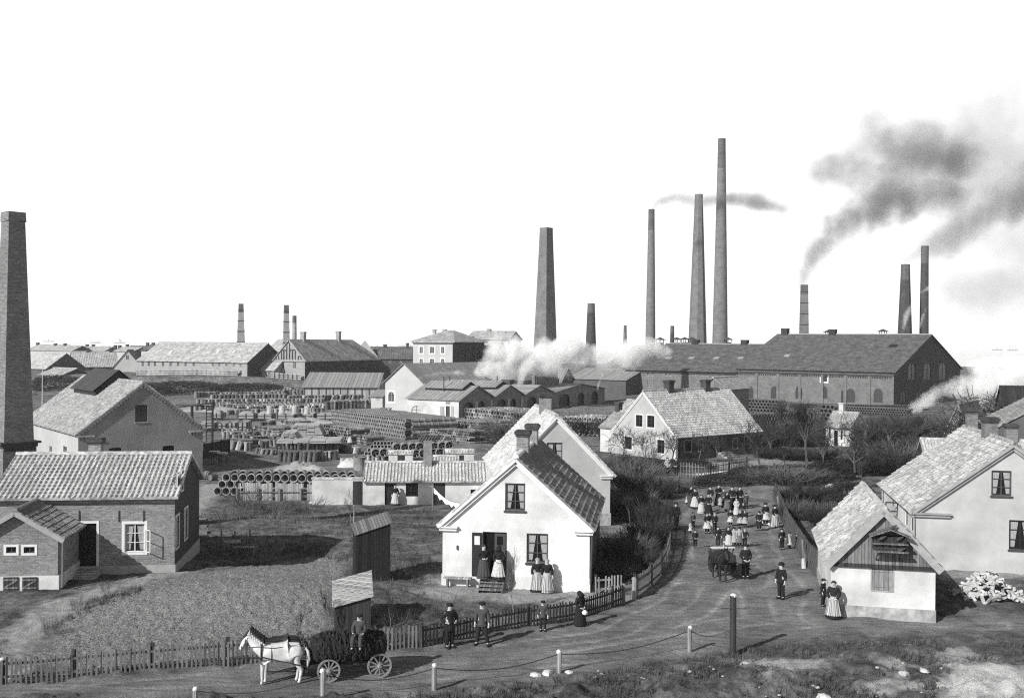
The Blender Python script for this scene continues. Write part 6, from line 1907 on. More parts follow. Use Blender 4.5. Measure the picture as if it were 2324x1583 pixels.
def make_tree(seed, hgt_=5.0, up=.25, spread=.75, name='bare_tree', m='bark'):
    r_ = random.Random(seed); mb = MB(); tw = MB()
    branch(mb, tw, Vector((0, 0, -.2)), Vector((r_.uniform(-.15, .15), r_.uniform(-.1, .1), 1)).normalized(), hgt_ * .48, hgt_ * (.024 if hgt_ > 5 else .013), 0, r_, up, spread, 3, .02 if hgt_ > 6.5 else .017 if hgt_ > 5 else .005)
    zt = max(v[2] for v in tw.v)
    k = hgt_ / zt
    mb.v = [(x * k, y * k, z * k) for x, y, z in mb.v]; tw.v = [(x * k, y * k, z * k) for x, y, z in tw.v]
    t = thing(name, 'x', 'tree')
    mb.build('trunk', m, t); tw.build('crown', 'twig', t)
    t['h'] = hgt_
    return t
def plant(proto, first, x, yb, yt, label, group=None, rot=None, Y=None):
    p = gp(x, yb) if Y is None else far(x, Y)
    H_ = zat(p, yt) - p.z; s = H_ / proto['h']
    if first:
        o = proto; o.location = p; o.scale = (s,) * 3; o['label'] = label; o.rotation_euler = (0, 0, rot or 0)
    else: o = dup(proto, p, rot if rot is not None else rng.uniform(0, 6), label, None, s)
    if group: o['group'] = group
    return o
T1 = make_tree(11, 6.0, .22, .85); T2 = make_tree(23, 6.0, .18, .95); T3 = make_tree(37, 6.0, .35, .6)
S1 = make_tree(51, 4.0, .5, .4, 'sapling', 'bark_pale'); S2 = make_tree(67, 4.0, .3, .6, 'sapling', 'bark_pale')
GT = 'bare garden trees around the pale house'
for k, (T, x, yb, yt, lab_) in enumerate((
    (T1, 1524, 1050, 955, 'bare tree against the gable corner of the big pale house'), (T2, 1583, 1051, 975, 'bare tree standing before the long tile eave, pale trunk'),
    (T3, 1625, 1056, 984, 'thin bare tree by the porch steps of the pale house'), (T2, 1727, 1062, 945, 'wide spreading bare tree just past the end of the tile roof'),
    (T1, 1783, 1063, 985, 'low forked bare tree beyond the spreading one'), (T3, 1832, 1060, 905, 'tallest bare garden tree in front of the works windows'),
    (T3, 1868, 1072, 975, 'dark bare tree just left of the tiny cottage door'), (T1, 1939, 1084, 930, 'slim bare tree between the tiny cottage corner and the hedge'),
    (T2, 1973, 1046, 935, 'bare tree beside the tiny cottage gable window'), (T1, 1415, 1044, 950, 'bushy bare tree before the lean house of the pale house'),
    (T2, 1462, 1046, 972, 'small bare tree under the paired gable windows'), (T3, 1776, 1000, 905, 'bare tree nearer the works wall beside the pipe rows'),
    (T2, 2010, 1035, 930, 'bare tree in the thicket past the tiny cottage'), (T1, 2045, 1030, 925, 'bare tree in the middle of the right hand thicket'),
    (T3, 2080, 1020, 935, 'bare tree close to the ladder house in the thicket'), (T1, 1855, 1010, 915, 'faint bare tree before the third arched works window'),
    (T2, 1700, 1000, 925, 'bare tree rising over the far corner of the tile roof'))):
    plant(T, k in (0, 1, 2), x, yb, yt, lab_, GT)
T4 = make_tree(71, 7.0, .15, .95)
plant(T4, True, 2252, 1000, 872, 'round crowned bare tree against the white kiln smoke', Y=100)
plant(T4, False, 2292, 1000, 890, 'second bare tree in the smoke beside the dark barn', Y=97)
for k, (T, x, yb, yt, lab_) in enumerate(((T2, 1405, 1075, 1010, 'low spreading bare tree behind the grey house eave'), (T1, 1450, 1105, 1040, 'low bare tree in the brush above the plank cart'), (T3, 1430, 1190, 1120, 'low bare tree in shade under the grey house gable'), (T2, 1490, 1245, 1180, 'low bare tree leaning over the top of the curving fence'),
    (T1, 1400, 1310, 1262, 'small bare tree in the shade near the white house wall'), (T3, 1810, 1150, 1090, 'low bare tree behind the far end of the board fence'), (T2, 1860, 1150, 1085, 'low bare tree over the garden beds by the board fence'), (T1, 1915, 1140, 1070, 'low bare tree above the whitewashed shed ridge'),
    (T3, 1960, 1110, 1040, 'low bare tree between hedge and cream house eave'), (T2, 2015, 1070, 1000, 'low bare tree just above the cream house eave'), (T1, 2060, 1050, 975, 'low bare tree beside the small tiled garden outhouse'), (T2, 1745, 1035, 960, 'low bare tree beyond the end of the tile roof'),
    (T3, 1690, 1062, 1000, 'low bare tree beside the porch lawn'), (T1, 1655, 1058, 995, 'low bare tree before the dark house door'))):
    plant(T, False, x, yb, yt, lab_, GT)
for k, (T, x, yb, yt, lab_) in enumerate(((S1, 1168, 1391, 1243, 'thin upright sapling in front of the white house window'), (S2, 1384, 1319, 1258, 'leaning thin sapling in the shade beside the white house'),
    (S2, 1439, 1312, 1232, 'pale stemmed sapling just above the stout gate post'), (S1, 1445, 1212, 1160, 'bare stick tree between the grey house and the road'),
    (S1, 1508, 1232, 1120, 'tall brushy sapling where the curving fence meets the road'), (S2, 1481, 1290, 1200, 'sapling halfway along the curving picket fence'),
    (S2, 816, 1314, 1215, 'forked young tree in the dark mouth of the cellar shed'), (S1, 882, 1436, 1330, 'thin young tree between the plank privy and the fence'),
    (S1, 749, 1436, 1320, 'bunch of thin bare stems against the plank privy'), (S1, 673, 1470, 1368, 'lonely thin sapling behind the white horse'),
    (S2, 796, 1187, 1105, 'crooked young tree before the whitewashed outbuilding door'), (S2, 573, 1160, 1090, 'thin bare tree before the plank fence'))):
    plant(T, k in (0, 1), x, yb, yt, lab_)
p = gp(803, 1186); mb = MB(); mb.tube([(0, 0, -.3), (.03, 0, 1.2)], .07, 6); tag(mb.build('tree_stake', 'boards_light', loc=p), 'pale tree stake beside the crooked young tree', 'stake')
# bushes: clumps of bare twigs
BUSH = {}
def bush_mesh(seed, n, m, leaf=False, kind=0):
    r_ = random.Random(seed); mb = MB()
    for k in range(n):
        a = r_.uniform(0, 2 * PI); rr = r_.random() ** .5 * .45; p = Vector((rr * math.cos(a), rr * math.sin(a), r_.uniform(-.05, .3)))
        if leaf:
            q = Vector((r_.uniform(-1, 1), r_.uniform(-1, 1), r_.uniform(0, 1))); q = q / max((abs(q.x) ** 3 + abs(q.y) ** 3 + abs(q.z) ** 3) ** (1 / 3), 1e-3) * r_.uniform(.72, 1.03); q = Vector((q.x * .5, q.y * .5, q.z))
            s = Vector((r_.gauss(0, 1), r_.gauss(0, 1), r_.gauss(0, .4))).normalized() * .022; e_ = Vector((r_.gauss(0, .3), r_.gauss(0, .3), r_.gauss(0, 1))).normalized() * .055
            mb.add([q - s, q + s, q + e_], [(0, 1, 2)]); continue
        d = Vector((math.cos(a) * r_.uniform(.1, .9), math.sin(a) * r_.uniform(.1, .9), r_.uniform(.5, 1.2))).normalized()
        L = r_.uniform(.35, .8); s = d.orthogonal().normalized(); s.rotate(Matrix.Rotation(r_.uniform(0, 6), 3, d)); w_ = .005 if kind == 1 else .011
        q = p + d * L * .6; e_ = p + d * L + Vector((r_.uniform(-.1, .1), r_.uniform(-.1, .1), .05))
        mb.add([p - s * w_, p + s * w_, q + s * w_ * .7, q - s * w_ * .7, e_], [(0, 1, 2, 3), (3, 2, 4)])
        for j in range(2):
            e2 = q + Vector((r_.uniform(-.3, .3), r_.uniform(-.3, .3), r_.uniform(-.02, .3))); mb.add([q - s * w_ * .6, q + s * w_ * .6, e2], [(0, 1, 2)])
    return mb.mesh('bush', m)
def bush(x, yb, w, hh, label, kind=0, m='twig', n=900, group=None, Y=None, sq=1.0):
    p = gp(x, yb) if Y is None else far(x, Y)
    k = (kind, m, n)
    if k not in BUSH: BUSH[k] = bush_mesh(kind * 7 + n, n, m, kind == 2, kind)
    kpx = p.y / F
    o = bpy.data.objects.new('bush', BUSH[k]); COL.objects.link(o); o.location = p
    o.scale = (w * kpx * 1.05, w * kpx * sq, hh * kpx); o.rotation_euler = (0, 0, rng.uniform(0, .6))
    return tag(o, label, 'bush', group)
B1 = 'bare scrub bushes beside the white house'
for (x, yb, w, hh, lab_) in ((1420, 1270, 90, 75, 'wide dark scrub bush filling the shade below the grey house'), (1470, 1240, 80, 85, 'dark scrub bush along the road side of the shaded garden'), (1400, 1310, 70, 50, 'low scrub bush nearest the white house downpipe'),
    (1450, 1300, 70, 70, 'scrub bush just behind the stout gate post'), (1490, 1200, 70, 80, 'scrub bush behind the top of the curving fence'), (1420, 1165, 90, 70, 'dark bush right under the grey house corner'),
    (1440, 1110, 110, 75, 'broad dark bush behind the grey house before the garden house'), (1490, 1130, 70, 60, 'bush beside the wooden cart'), (1405, 1075, 90, 50, 'dark bush between the grey house eave and the pale house'),
    (1390, 1000, 60, 70, 'tangled bush behind the grey house ridge beside the pipes'), (1330, 985, 90, 55, 'tall weeds clump behind the grey house chimney'), (1180, 1010, 120, 75, 'dark grassy clump between the pipe stacks and the grey house roof')):
    bush(x, yb, w, hh, lab_, 0, 'twig' if (x // 10) % 2 else 'scrub_pale', 520, B1)
for (x, yb, w, hh, lab_) in ((1010, 1400, 80, 60, 'thorny bare shrub inside the dark fence before the bench'), (985, 1445, 70, 55, 'scrubby shrub at the fence beside the man in a long coat'), (935, 1455, 60, 45, 'low scrub at the corner of the picket fences'), (905, 1420, 80, 45, 'bare shrub beside the plank privy'),
    (560, 1150, 90, 60, 'leaning brushy shrub at the end of the plank fence'), (620, 1165, 90, 50, 'pale bare shrub below the plank fence middle'), (700, 1160, 80, 45, 'bare shrub under the plank fence end post'), (870, 1165, 60, 30, 'small bare shrub before the outbuilding window'), (950, 1165, 60, 30, 'small bare shrub before the second outbuilding door'),
    (690, 1250, 60, 30, 'small shrub by the edge of the ploughed plot'), (540, 1270, 30, 30, 'dry tuft on the crest of the ploughed plot'), (240, 1345, 20, 40, 'thin sprouting twig bush beside the pale path'), (175, 1385, 26, 50, 'sprouting twigs at the middle of the pale path edge'), (115, 1440, 30, 60, 'sprouting twigs at the lower pale path edge'), (890, 1310, 60, 45, 'bare shrub in the dark beside the cellar shed'), (960, 1290, 50, 40, 'bare shrub near the white house corner')):
    bush(x, yb, w, hh, lab_, 1, 'scrub', 130, 'bare garden shrubs')
LH = 'hedge bushes by the gardens'
for (x, yb, w, hh, lab_) in ((1640, 1100, 130, 22, 'low clipped dark hedge bush before the crowd of women'), (1560, 1062, 110, 22, 'low dark hedge under the pale house gable'), (1460, 1066, 140, 26, 'low dark hedge under the lean house'), (1780, 1098, 130, 48, 'tall clipped dark hedge block at the bend'), (1700, 1085, 120, 28, 'long low hedge before the porch lawn'),
    (1880, 1090, 130, 45, 'dark hedge behind the garden sand heap'), (1830, 1140, 110, 48, 'dark rounded bush beside the leaning board fence'), (1930, 1135, 110, 40, 'dark bush in front of the shed roof ridge'), (1800, 1180, 70, 60, 'brushy dark bush leaning over the road fence'), (1975, 1075, 120, 60, 'thick dark bush right of the garden tree row'),
    (2040, 1060, 120, 70, 'dark thicket beside the cream house eave'), (2080, 1030, 100, 50, 'dark thicket under the ladder house'), (1870, 1195, 70, 60, 'dark bush between board fence and shed wall'), (1905, 1160, 80, 40, 'low bush above the shed eave')):
    if hh < 46 and x < 1935: bush(x, yb, w, hh, lab_, 2, 'leaf_dark', 4200, LH, sq=.5)
    else: bush(x, yb, w, hh, lab_, 0, 'twig' if x % 4 else 'scrub_pale', 520, LH, sq=.7)
for (x, yb, w, hh, lab_) in ((1740, 995, 110, 45, 'grey thicket against the far corner of the tile roof'), (1790, 1010, 110, 50, 'grey thicket before the blind works windows'), (1845, 990, 100, 45, 'grey thicket left of the tiny cottage'), (1770, 1040, 90, 30, 'grey brush at the edge of the lawn'), (1850, 1045, 80, 30, 'grey brush beneath the tallest garden tree'),
    (1990, 1000, 100, 55, 'grey thicket behind the tiny cottage gable'), (2045, 990, 110, 55, 'grey thicket in front of the kiln smoke'), (2105, 990, 90, 60, 'grey thicket before the ladder house wall'), (2010, 1040, 110, 45, 'grey brush over the right hand dark hedge'), (1930, 1000, 60, 30, 'grey brush against the tiny cottage back wall')):
    bush(x, yb, w, hh, lab_, 0, 'scrub_pale' if x % 2 else 'twig', 600, 'grey thickets before the works')
for (x, w, hh, Y, lab_) in ((130, 110, 34, 250, 'dark scrub covering the bank beside the square chimney'), (420, 160, 30, 247, 'dark scrub along the bank under the long pottery'), (560, 180, 26, 247, 'dark scrub on the bank below the gothic hall'), (330, 120, 26, 247, 'dark scrub on the bank behind the workshop gable')):
    bush(x, 900, w, hh, lab_, 2, 'leaf_dark', 4200, 'scrub on the embankment', Y=Y, sq=.25)
for (x, w, hh, lab_) in ((825, 60, 24, 'hazy bare tree clump on the skyline behind the dark dwelling'), (885, 60, 24, 'hazy bare tree clump on the skyline near the villa'), (945, 60, 28, 'hazy bare trees rising just behind the villa roof')):
    p = far(x, 420); p.z = 5; k = ('ft',)
    if k not in BUSH: BUSH[k] = bush_mesh(5, 1500, 'grass_far_tree')
    o = bpy.data.objects.new('distant_tree', BUSH[k]); COL.objects.link(o); o.location = p; o.scale = (w * .18, 5, hh * .18 * 1.2); tag(o, lab_, 'tree', 'hazy distant trees')
# grass and weeds: dry tufts
def grass_patch(n, polys, h0, h1, seed, dens=None):
    r_ = np.random.RandomState(seed); mb = []
    out_v = []; out_f = []
    for poly in polys:
        wp_ = [tuple(gp(x, y)[:2]) for x, y in poly]
        xs_ = [p[0] for p in wp_]; ys_ = [p[1] for p in wp_]
        m_ = n * 3
        X = r_.uniform(min(xs_), max(xs_), m_); Y = r_.uniform(min(ys_), max(ys_), m_)
        ok = (in_poly(X, Y, wp_) < 0) & (vnoise(X * .8, Y * .8, 21) * .7 + vnoise(X * 2.4, Y * 2.4, 22) * .5 > r_.uniform(.35, .85, m_)) & (in_poly(X, Y, ROAD) > .25)
        for sp_ in SANDP + PATHS: ok &= in_poly(X, Y, sp_) > rng.uniform(-.1, .1)
        X, Y = X[ok][:n], Y[ok][:n]; Z = hgt(X, Y)
        for x, y, z in zip(X, Y, Z):
            for k in range(4):
                a = r_.uniform(0, 6.28); L = r_.uniform(h0, h1); w_ = L * .09; le = r_.uniform(.2, .9) * L
                bx, by = x + r_.uniform(-.06, .06), y + r_.uniform(-.06, .06); i = len(out_v)
                out_v += [(bx - w_ * math.sin(a), by + w_ * math.cos(a), z - .06), (bx + w_ * math.sin(a), by - w_ * math.cos(a), z - .06), (bx + le * math.cos(a), by + le * math.sin(a), z + L)]
                out_f.append((i, i + 1, i + 2))
    b_ = MB(); b_.v = out_v; b_.f = out_f; b_.mi = [0] * len(out_f)
    return b_
gpatch = grass_patch(7500, [[(-40, 1583), (500, 1583), (985, 1566), (1270, 1534), (1570, 1488), (1720, 1466), (2000, 1450), (2345, 1445), (2345, 1600), (-40, 1640)]], .06, .22, 3)
g2 = grass_patch(2600, [[(430, 1170), (640, 1140), (820, 1150), (1000, 1170), (1000, 1330), (940, 1450), (860, 1470), (800, 1440), (790, 1290), (700, 1255), (440, 1290)], [(1345, 1330), (1425, 1330), (1515, 1250), (1525, 1130), (1400, 1090), (1390, 1200)], [(1550, 1060), (1900, 1050), (1930, 1200), (1850, 1290), (1770, 1130), (1560, 1100)]], .08, .3, 4)
g3 = grass_patch(900, [[(0, 1500), (100, 1430), (320, 1345), (330, 1330), (100, 1400), (-20, 1470)], [(760, 1420), (960, 1440), (950, 1465), (760, 1480)]], .06, .2, 5)
gpatch.add(g2.v, g2.f); gpatch.add(g3.v, g3.f)
tag(gpatch.build('grass', 'grass_dry'), 'dry grass and weeds on the bank and in the gardens', 'grass', kind='stuff')
# stones on the bank, one ragged mesh per kind
def stone_mesh(seed):
    r_ = random.Random(seed); mb = MB(); prof = []
    n = 7; vs = []; fs = []
    for j, (rr, z) in enumerate(((.6, -.3), (1, .0), (.85, .4), (.4, .62))):
        for k in range(n): a = 2 * PI * k / n; q = rr * r_.uniform(.75, 1.15); vs.append((q * math.cos(a), q * .75 * math.sin(a), z * r_.uniform(.85, 1.1)))
    for j in range(3):
        for k in range(n): fs.append((j * n + k, j * n + (k + 1) % n, (j + 1) * n + (k + 1) % n, (j + 1) * n + k))
    fs.append(tuple(3 * n + k for k in range(n))); mb.add(vs, fs); return mb.mesh('stone', 'stone_pale')
mat('stone_pale', 0.5, 0.3, 3, 0.95, 0.03, 5)
SM = [stone_mesh(k) for k in range(5)]
for (x, y, s, lab_, g) in [(1243, 1528, .28, 'dark rough stone left of the roadside post foot', None), (1215, 1532, .22, 'pale rough stone farther left of the post with stones', None), (1292, 1526, .18, 'small flat white stone right at the post foot', None), (1870, 1584, .3, 'white block stone low at the bank middle', None), (2050, 1530, .26, 'pale stone on the bank above the sand', None), (2098, 1523, .2, 'small white stone beside the sand heap top', None), (1690, 1507, .2, 'round pale stone in the shadow under the tall post', None)] + \
    [(rng.uniform(1300, 2150), rng.uniform(1500, 1580), rng.uniform(.035, .1), 'small pale stone among the weeds of the near bank', 'small stones on the near bank') for _ in range(34)] + [(rng.uniform(1990, 2110), rng.uniform(1285, 1296), .01, None, None) for _ in range(0)]:
    p = gp(x, y); o = bpy.data.objects.new('stone', rng.choice(SM)); COL.objects.link(o); o.location = p; o.scale = (s, s, s * .8); o.rotation_euler = (0, 0, rng.uniform(0, 6)); tag(o, lab_, 'stone', g)
# firewood heap: every split log
def log_mesh(seed):
    r_ = random.Random(seed); mb = MB(); a = [(.06, -.02), (.0, .075), (-.07, -.03)] if seed % 2 else [(.055, -.05), (.06, .04), (-.02, .07), (-.065, -.01)]
    mb.poly_prism([(-.24, y, z) for y, z in a], (.48, 0, 0)); return mb.mesh('firewood_log', 'firewood')
mat('firewood', 0.42, 0.4, 6, 0.9)
LM = [log_mesh(k) for k in range(4)]
c = gp(2242, 1352)
for k in range(190):
    a = rng.uniform(0, 6.28); f_ = rng.random() ** .6; rx, ry = 1.55 * f_, 1.25 * f_
    z = 1.15 * (1 - f_) ** .9 * rng.uniform(.75, 1.05) + .06
    o = bpy.data.objects.new('firewood_log', LM[k % 4]); COL.objects.link(o)
    o.location = (c.x + rx * math.cos(a), c.y + ry * math.sin(a), gz(c.x, c.y) + z); o.rotation_euler = (rng.uniform(-.5, .5), rng.uniform(-.6, .6), rng.uniform(0, 6)); s = rng.uniform(.8, 1.3); o.scale = (s, s, s)
    tag(o, 'split firewood log in the pale heap before the cream house', 'log', 'firewood heap by the cream house')
# log pile along the far road edge
for k in range(16):
    p = gp(1580 + k * 8.5, 1083 - k * .9); o = bpy.data.objects.new('firewood_log', LM[k % 4]); COL.objects.link(o); o.location = p + Vector((0, 0, .25)); o.scale = (1.6, 1.6, 1.6); o.rotation_euler = (0, 0, rng.uniform(-.4, .4))
    tag(o, 'pale log in the low row behind the crowd of women', 'log', 'row of logs behind the crowd')
# garden seat corner with round table
p = gp(527, 1256); t = thing('round_table', 'round pale garden table in the shaded hollow beside the cottage', 'table', p)
mb = MB(); mb.lathe([(.02, .70), (.5, .70), (.5, .75), (.02, .75)], 20); mb.build('tabletop', 'boards_light', t); mb = MB(); mb.tube([(0, 0, -.2), (0, 0, .7)], .07, 8); mb.build('leg', 'boards', t)
p = gp(556, 1258); t = thing('garden_bench', 'pale plank bench beside the round garden table', 'bench', p, .1)
mb = MB(); mb.box(-.7, -.14, .42, .7, .14, .48); mb.build('seat', 'boards_light', t)
for sx in (-.5, .5): mb = MB(); mb.box(sx - .05, -.1, -.2, sx + .05, .1, .419); mb.build('leg', 'boards', t)
for k, (x, yb, yt) in enumerate(((492, 1238, 1215), (502, 1236, 1202), (525, 1240, 1218), (533, 1232, 1205), (560, 1238, 1212), (567, 1232, 1200))):
    p = gp(x, yb + 8); mb = MB(); mb.tube([(0, 0, -.2), (0, 0, zat(p, yt) - p.z)], .045, 6); tag(mb.build('arbour_pole', 'boards', loc=p), 'thin upright pole of the bare arbour round the garden table', 'pole', 'poles of the bare arbour')
# steps cut in the bank by the cottage
a, b_ = gp(452, 1222), gp(450, 1178); t = thing('bank_steps', 'brick steps climbing the shaded bank behind the cottage', 'steps', a)
for k in range(6):
    mb = MB()
    q = a.lerp(b_, k / 6) - a; q.z = gz(a.x + q.x, a.y + q.y) - a.z; mb.box(q.x - .5, q.y, q.z - .3, q.x + .5, q.y + .45, q.z + .16)
    mb.build('tread', 'brick_mid', t)
# washing line
a, b_ = gp(985, 1150), gp(1048, 1152); za, zb_ = zat(a, 1097), zat(b_, 1134)
t = thing('washing_line', 'white linen strip hanging on a slack line before the outbuilding', 'washing line', a)
mb = MB(); pa = Vector((0, -1.5, za - a.z)); pb = Vector((b_.x - a.x, b_.y - a.y - 1.5, zb_ - a.z)); L_ = [pa.lerp(pb, k / 12) - Vector((0, 0, .35 * math.sin(PI * k / 12))) for k in range(13)]
mb.tube(L_, .015, 4); mb.build('line', 'iron', t); mb = MB()
vs = []; 
for k, q in enumerate(L_): vs += [q + Vector((0, .01, 0)), q + Vector((0, .02 + .05 * math.sin(k * 1.7), -.38 - .12 * math.sin(k * 2.6)))]
mb.add(vs, [(2 * k, 2 * k + 2, 2 * k + 3, 2 * k + 1) for k in range(12)]); mb.build('linen', 'cloth_white', t)
mb = MB(); mb.tube([(0, -1.5, -.3), (0, -1.5, za - a.z)], .05, 6); mb.build('pole', 'boards', t)
# ================================================================ people, horses, vehicles
for k, v_ in (('skin', .46), ('cloth_black', .014), ('cloth_dark', .018), ('cloth_grey', .055), ('cloth_mid', .12), ('cloth_pale', .32), ('cloth_apron', .44), ('hair_dark', .03), ('hair_fair', .22)):
    mat(k, v_, .2, 9, .9, .004, 40)
m, nt, b = _new('cloth_stripe')
s = nt.nodes.new('ShaderNodeSeparateXYZ'); nt.links.new(objcoord(nt), s.inputs[0])
at_ = math_node(nt, 'ARCTAN2', s.outputs[1], s.outputs[0])
nt.links.new(maprange(nt, math_node(nt, 'SINE', math_node(nt, 'MULTIPLY', at_, 22)), -.3, .5, .14, .48), b.inputs['Base Color'])
def skin_mesh(name, pts, edges, mat_, sub=1, root=0):
    me = bpy.data.meshes.new('tmp'); me.from_pydata([p[:3] for p in pts], edges, []); me.update()
    o = bpy.data.objects.new('tmp', me); COL.objects.link(o)
    md = o.modifiers.new('s', 'SKIN'); 
    bm = bmesh.new(); bm.from_mesh(me); lay = bm.verts.layers.skin.verify()
    bm.verts.ensure_lookup_table()
    for i, p in enumerate(pts):
        rr = p[3]; bm.verts[i][lay].radius = (rr, rr) if not isinstance(rr, tuple) else rr
        bm.verts[i][lay].use_root = (i == root)
    bm.to_mesh(me); bm.free()
    md.use_smooth_shade = True
    if sub: mm = o.modifiers.new('u', 'SUBSURF'); mm.levels = sub
    dg = bpy.context.evaluated_depsgraph_get(); dg.update()
    out = bpy.data.meshes.new_from_object(o.evaluated_get(dg)); out.name = name
    bpy.data.objects.remove(o); bpy.data.meshes.remove(me)
    out.materials.clear(); out.materials.append(MAT[mat_]); 
    if not out.uv_layers: uvbox(out)
    return out
ARMS = {'down': ((.235, .02, 1.13), (.25, -.06, .90), (.25, -.09, .80)), 'fold': ((.25, .03, 1.14), (.09, -.22, 1.06), (.02, -.25, 1.05)),
        'clasp': ((.25, .02, 1.13), (.12, -.17, .93), (.04, -.2, .90)), 'hip': ((.33, .06, 1.14), (.2, -.1, 1.02), (.14, -.13, 1.0)),
        'reach': ((.24, -.12, 1.2), (.22, -.36, 1.15), (.22, -.44, 1.14)), 'sit': ((.24, -.03, 1.14), (.18, -.24, .98), (.13, -.31, .97))}
def skeleton(pose, legs):
    P = [(0, 0, .95, .13), (0, .005, 1.14, (.13, .105)), (0, 0, 1.34, (.155, .115)), (0, 0, 1.46, .06), (0, -.014, 1.545, .092), (0, -.02, 1.62, .107), (0, -.005, 1.70, .08)]
    E = [(0, 1), (1, 2), (2, 3), (3, 4), (4, 5), (5, 6)]
    ar = []
    for sg in (1, -1):
        e_, w_, hnd = ARMS[pose]; b0 = len(P)
        P += [(sg * .165, .0, 1.395, .062), (sg * e_[0], e_[1], e_[2], .045), (sg * w_[0], w_[1], w_[2], .031), (sg * hnd[0], hnd[1], hnd[2], (.04, .022))]
        E += [(2, b0), (b0, b0 + 1), (b0 + 1, b0 + 2), (b0 + 2, b0 + 3)]; ar.append(b0)
    lg = []
    for sg in (1, -1):
        b0 = len(P)
        if legs == 'sit': P += [(sg * .1, -.06, .90, .09), (sg * .14, -.46, .88, .065), (sg * .15, -.50, .47, .042), (sg * .16, -.66, .42, .035)]
        elif legs == 'stride': P += [(sg * .1, 0, .88, .088), (sg * .11, -.12 if sg > 0 else .03, .50, .06), (sg * .12, -.22 if sg > 0 else .12, .09, .042), (sg * .13, -.38 if sg > 0 else -.04, .04, .036)]
        elif legs == 'wide': P += [(sg * .1, 0, .88, .088), (sg * .15, -.02, .49, .06), (sg * .2, .02, .09, .042), (sg * .24, -.13, .04, .036)]
        else: P += [(sg * .095, 0, .88, .088), (sg * .1, -.01, .49, .06), (sg * .1, .02, .09, .042), (sg * .12, -.13, .04, .036)]
        E += [(0, b0), (b0, b0 + 1), (b0 + 1, b0 + 2), (b0 + 2, b0 + 3)]; lg.append(b0)
    return P, E, ar, lg
CM = {}
def grow(P, idx, E, add, root):
    mp_ = {i: k for k, i in enumerate(idx)}
    pts = []
    for i in idx:
        r_ = P[i][3]; pts.append(P[i][:3] + ((tuple(q + add for q in r_)) if isinstance(r_, tuple) else r_ + add,))
    return pts, [(mp_[a], mp_[b_]) for a, b_ in E if a in mp_ and b_ in mp_], mp_[root]
def body_mesh(pose, legs):
    k = ('b', pose, legs)
    if k in CM: return CM[k]
    P, E, ar, lg = skeleton(pose, legs)
    base = skin_mesh('body', P, E, 'skin', 1)
    mb = MB(); mb.v = [tuple(v.co) for v in base.vertices]; mb.f = [tuple(p.vertices) for p in base.polygons]; mb.mi = [0] * len(mb.f)
    for b0, sg in zip(ar, (1, -1)):                     # fingers and thumb on each palm
        w_, h_ = Vector(P[b0 + 2][:3]), Vector(P[b0 + 3][:3]); d = (h_ - w_).normalized(); s = d.cross(Vector((0, 1, .3))).normalized(); cur = s.cross(d) * -sg
        for j, ln in enumerate((.065, .078, .083, .072)):
            a = h_ + s * (.024 - .016 * j) - d * .01; m_ = a + d * ln * .6; mb.tube([a, m_, m_ + d * ln * .35 + cur * .02], [.009, .0085, .006], 5)
        a = w_ + d * .03 + s * .03; mb.tube([a, a + d * .03 + s * .025, a + d * .06 + s * .022], [.011, .01, .007], 5)
    mb.frus(0, -.118, 1.585, 1.63, .016, .016, .008, .008)  # nose
    for sx in (-1, 1):
        mb.lathe([(.004, -.012), (.012, -.006), (.014, .004), (.004, .012)], 6, M=Matrix.Translation((sx * .095, 0, 1.605)))  # ears
        mb.box(sx * .035 - .012, -.112, 1.622, sx * .035 + .012, -.094, 1.632, 1)   # eyes
    mb.box(-.022, -.104, 1.558, .022, -.09, 1.564, 1)                              # mouth
    me = mb.mesh('body', ['skin', 'hair_dark'], True); CM[k] = me
    return me
def coat_mesh(pose, kind='jacket', skirt=0.0):
    k = ('c', pose, kind)
    if k in CM: return CM[k]
    P, E, ar, lg = skeleton(pose, 'stand')
    P = list(P)
    for b0 in ar:                                        # sleeves end above the hand
        a, w_ = Vector(P[b0 + 1][:3]), Vector(P[b0 + 2][:3]); q = a.lerp(w_, .93); P[b0 + 2] = (q.x, q.y, q.z, .034)
    P[3] = (0, 0, 1.45, .058)
    idx = [0, 1, 2, 3] + [b0 + j for b0 in ar for j in (0, 1, 2)]
    if kind == 'coat':
        P.append((0, .01, .62, .2)); n = len(P) - 1; idx.append(n); E = E + [(0, n)]
    else:
        P.append((0, .0, .84, (.16, .14))); n = len(P) - 1; idx.append(n); E = E + [(0, n)]
    pts, ed, rt = grow(P, idx, E, .026, 0)
    me = skin_mesh(kind, pts, ed, 'cloth_dark', 1, rt); CM[k] = me
    return me
def trouser_mesh(legs):
    k = ('t', legs)
    if k in CM: return CM[k]
    P, E, ar, lg = skeleton('down', legs); P = list(P)
    for b0 in lg:
        q = Vector(P[b0 + 2][:3]); P[b0 + 2] = (q.x, q.y, q.z + .01, .052)
    P.append((0, .0, 1.06, (.13, .11))); E = E + [(0, len(P) - 1)]
    idx = [0] + [b0 + j for b0 in lg for j in (0, 1, 2)] + [len(P) - 1]
    pts, ed, rt = grow(P, idx, E, .022, 0)
    me = skin_mesh('trousers', pts, ed, 'cloth_dark', 1, rt); CM[k] = me
    return me
def shoes_mesh(legs):
    k = ('s', legs)
    if k in CM: return CM[k]
    P, E, ar, lg = skeleton('down', legs); out = []
    for b0 in lg:
        mb = MB(); a, t_ = Vector(P[b0 + 2][:3]), Vector(P[b0 + 3][:3])
        mb.tube([a + Vector((0, .05, .05)), a + Vector((0, .03, -.03)), t_ + Vector((0, 0, .0)), t_ + Vector((0, -.04, -.01))], [.052, .06, .048, .02], 8); out.append(mb.mesh('shoe', 'cloth_black', True))
    CM[k] = out; return out
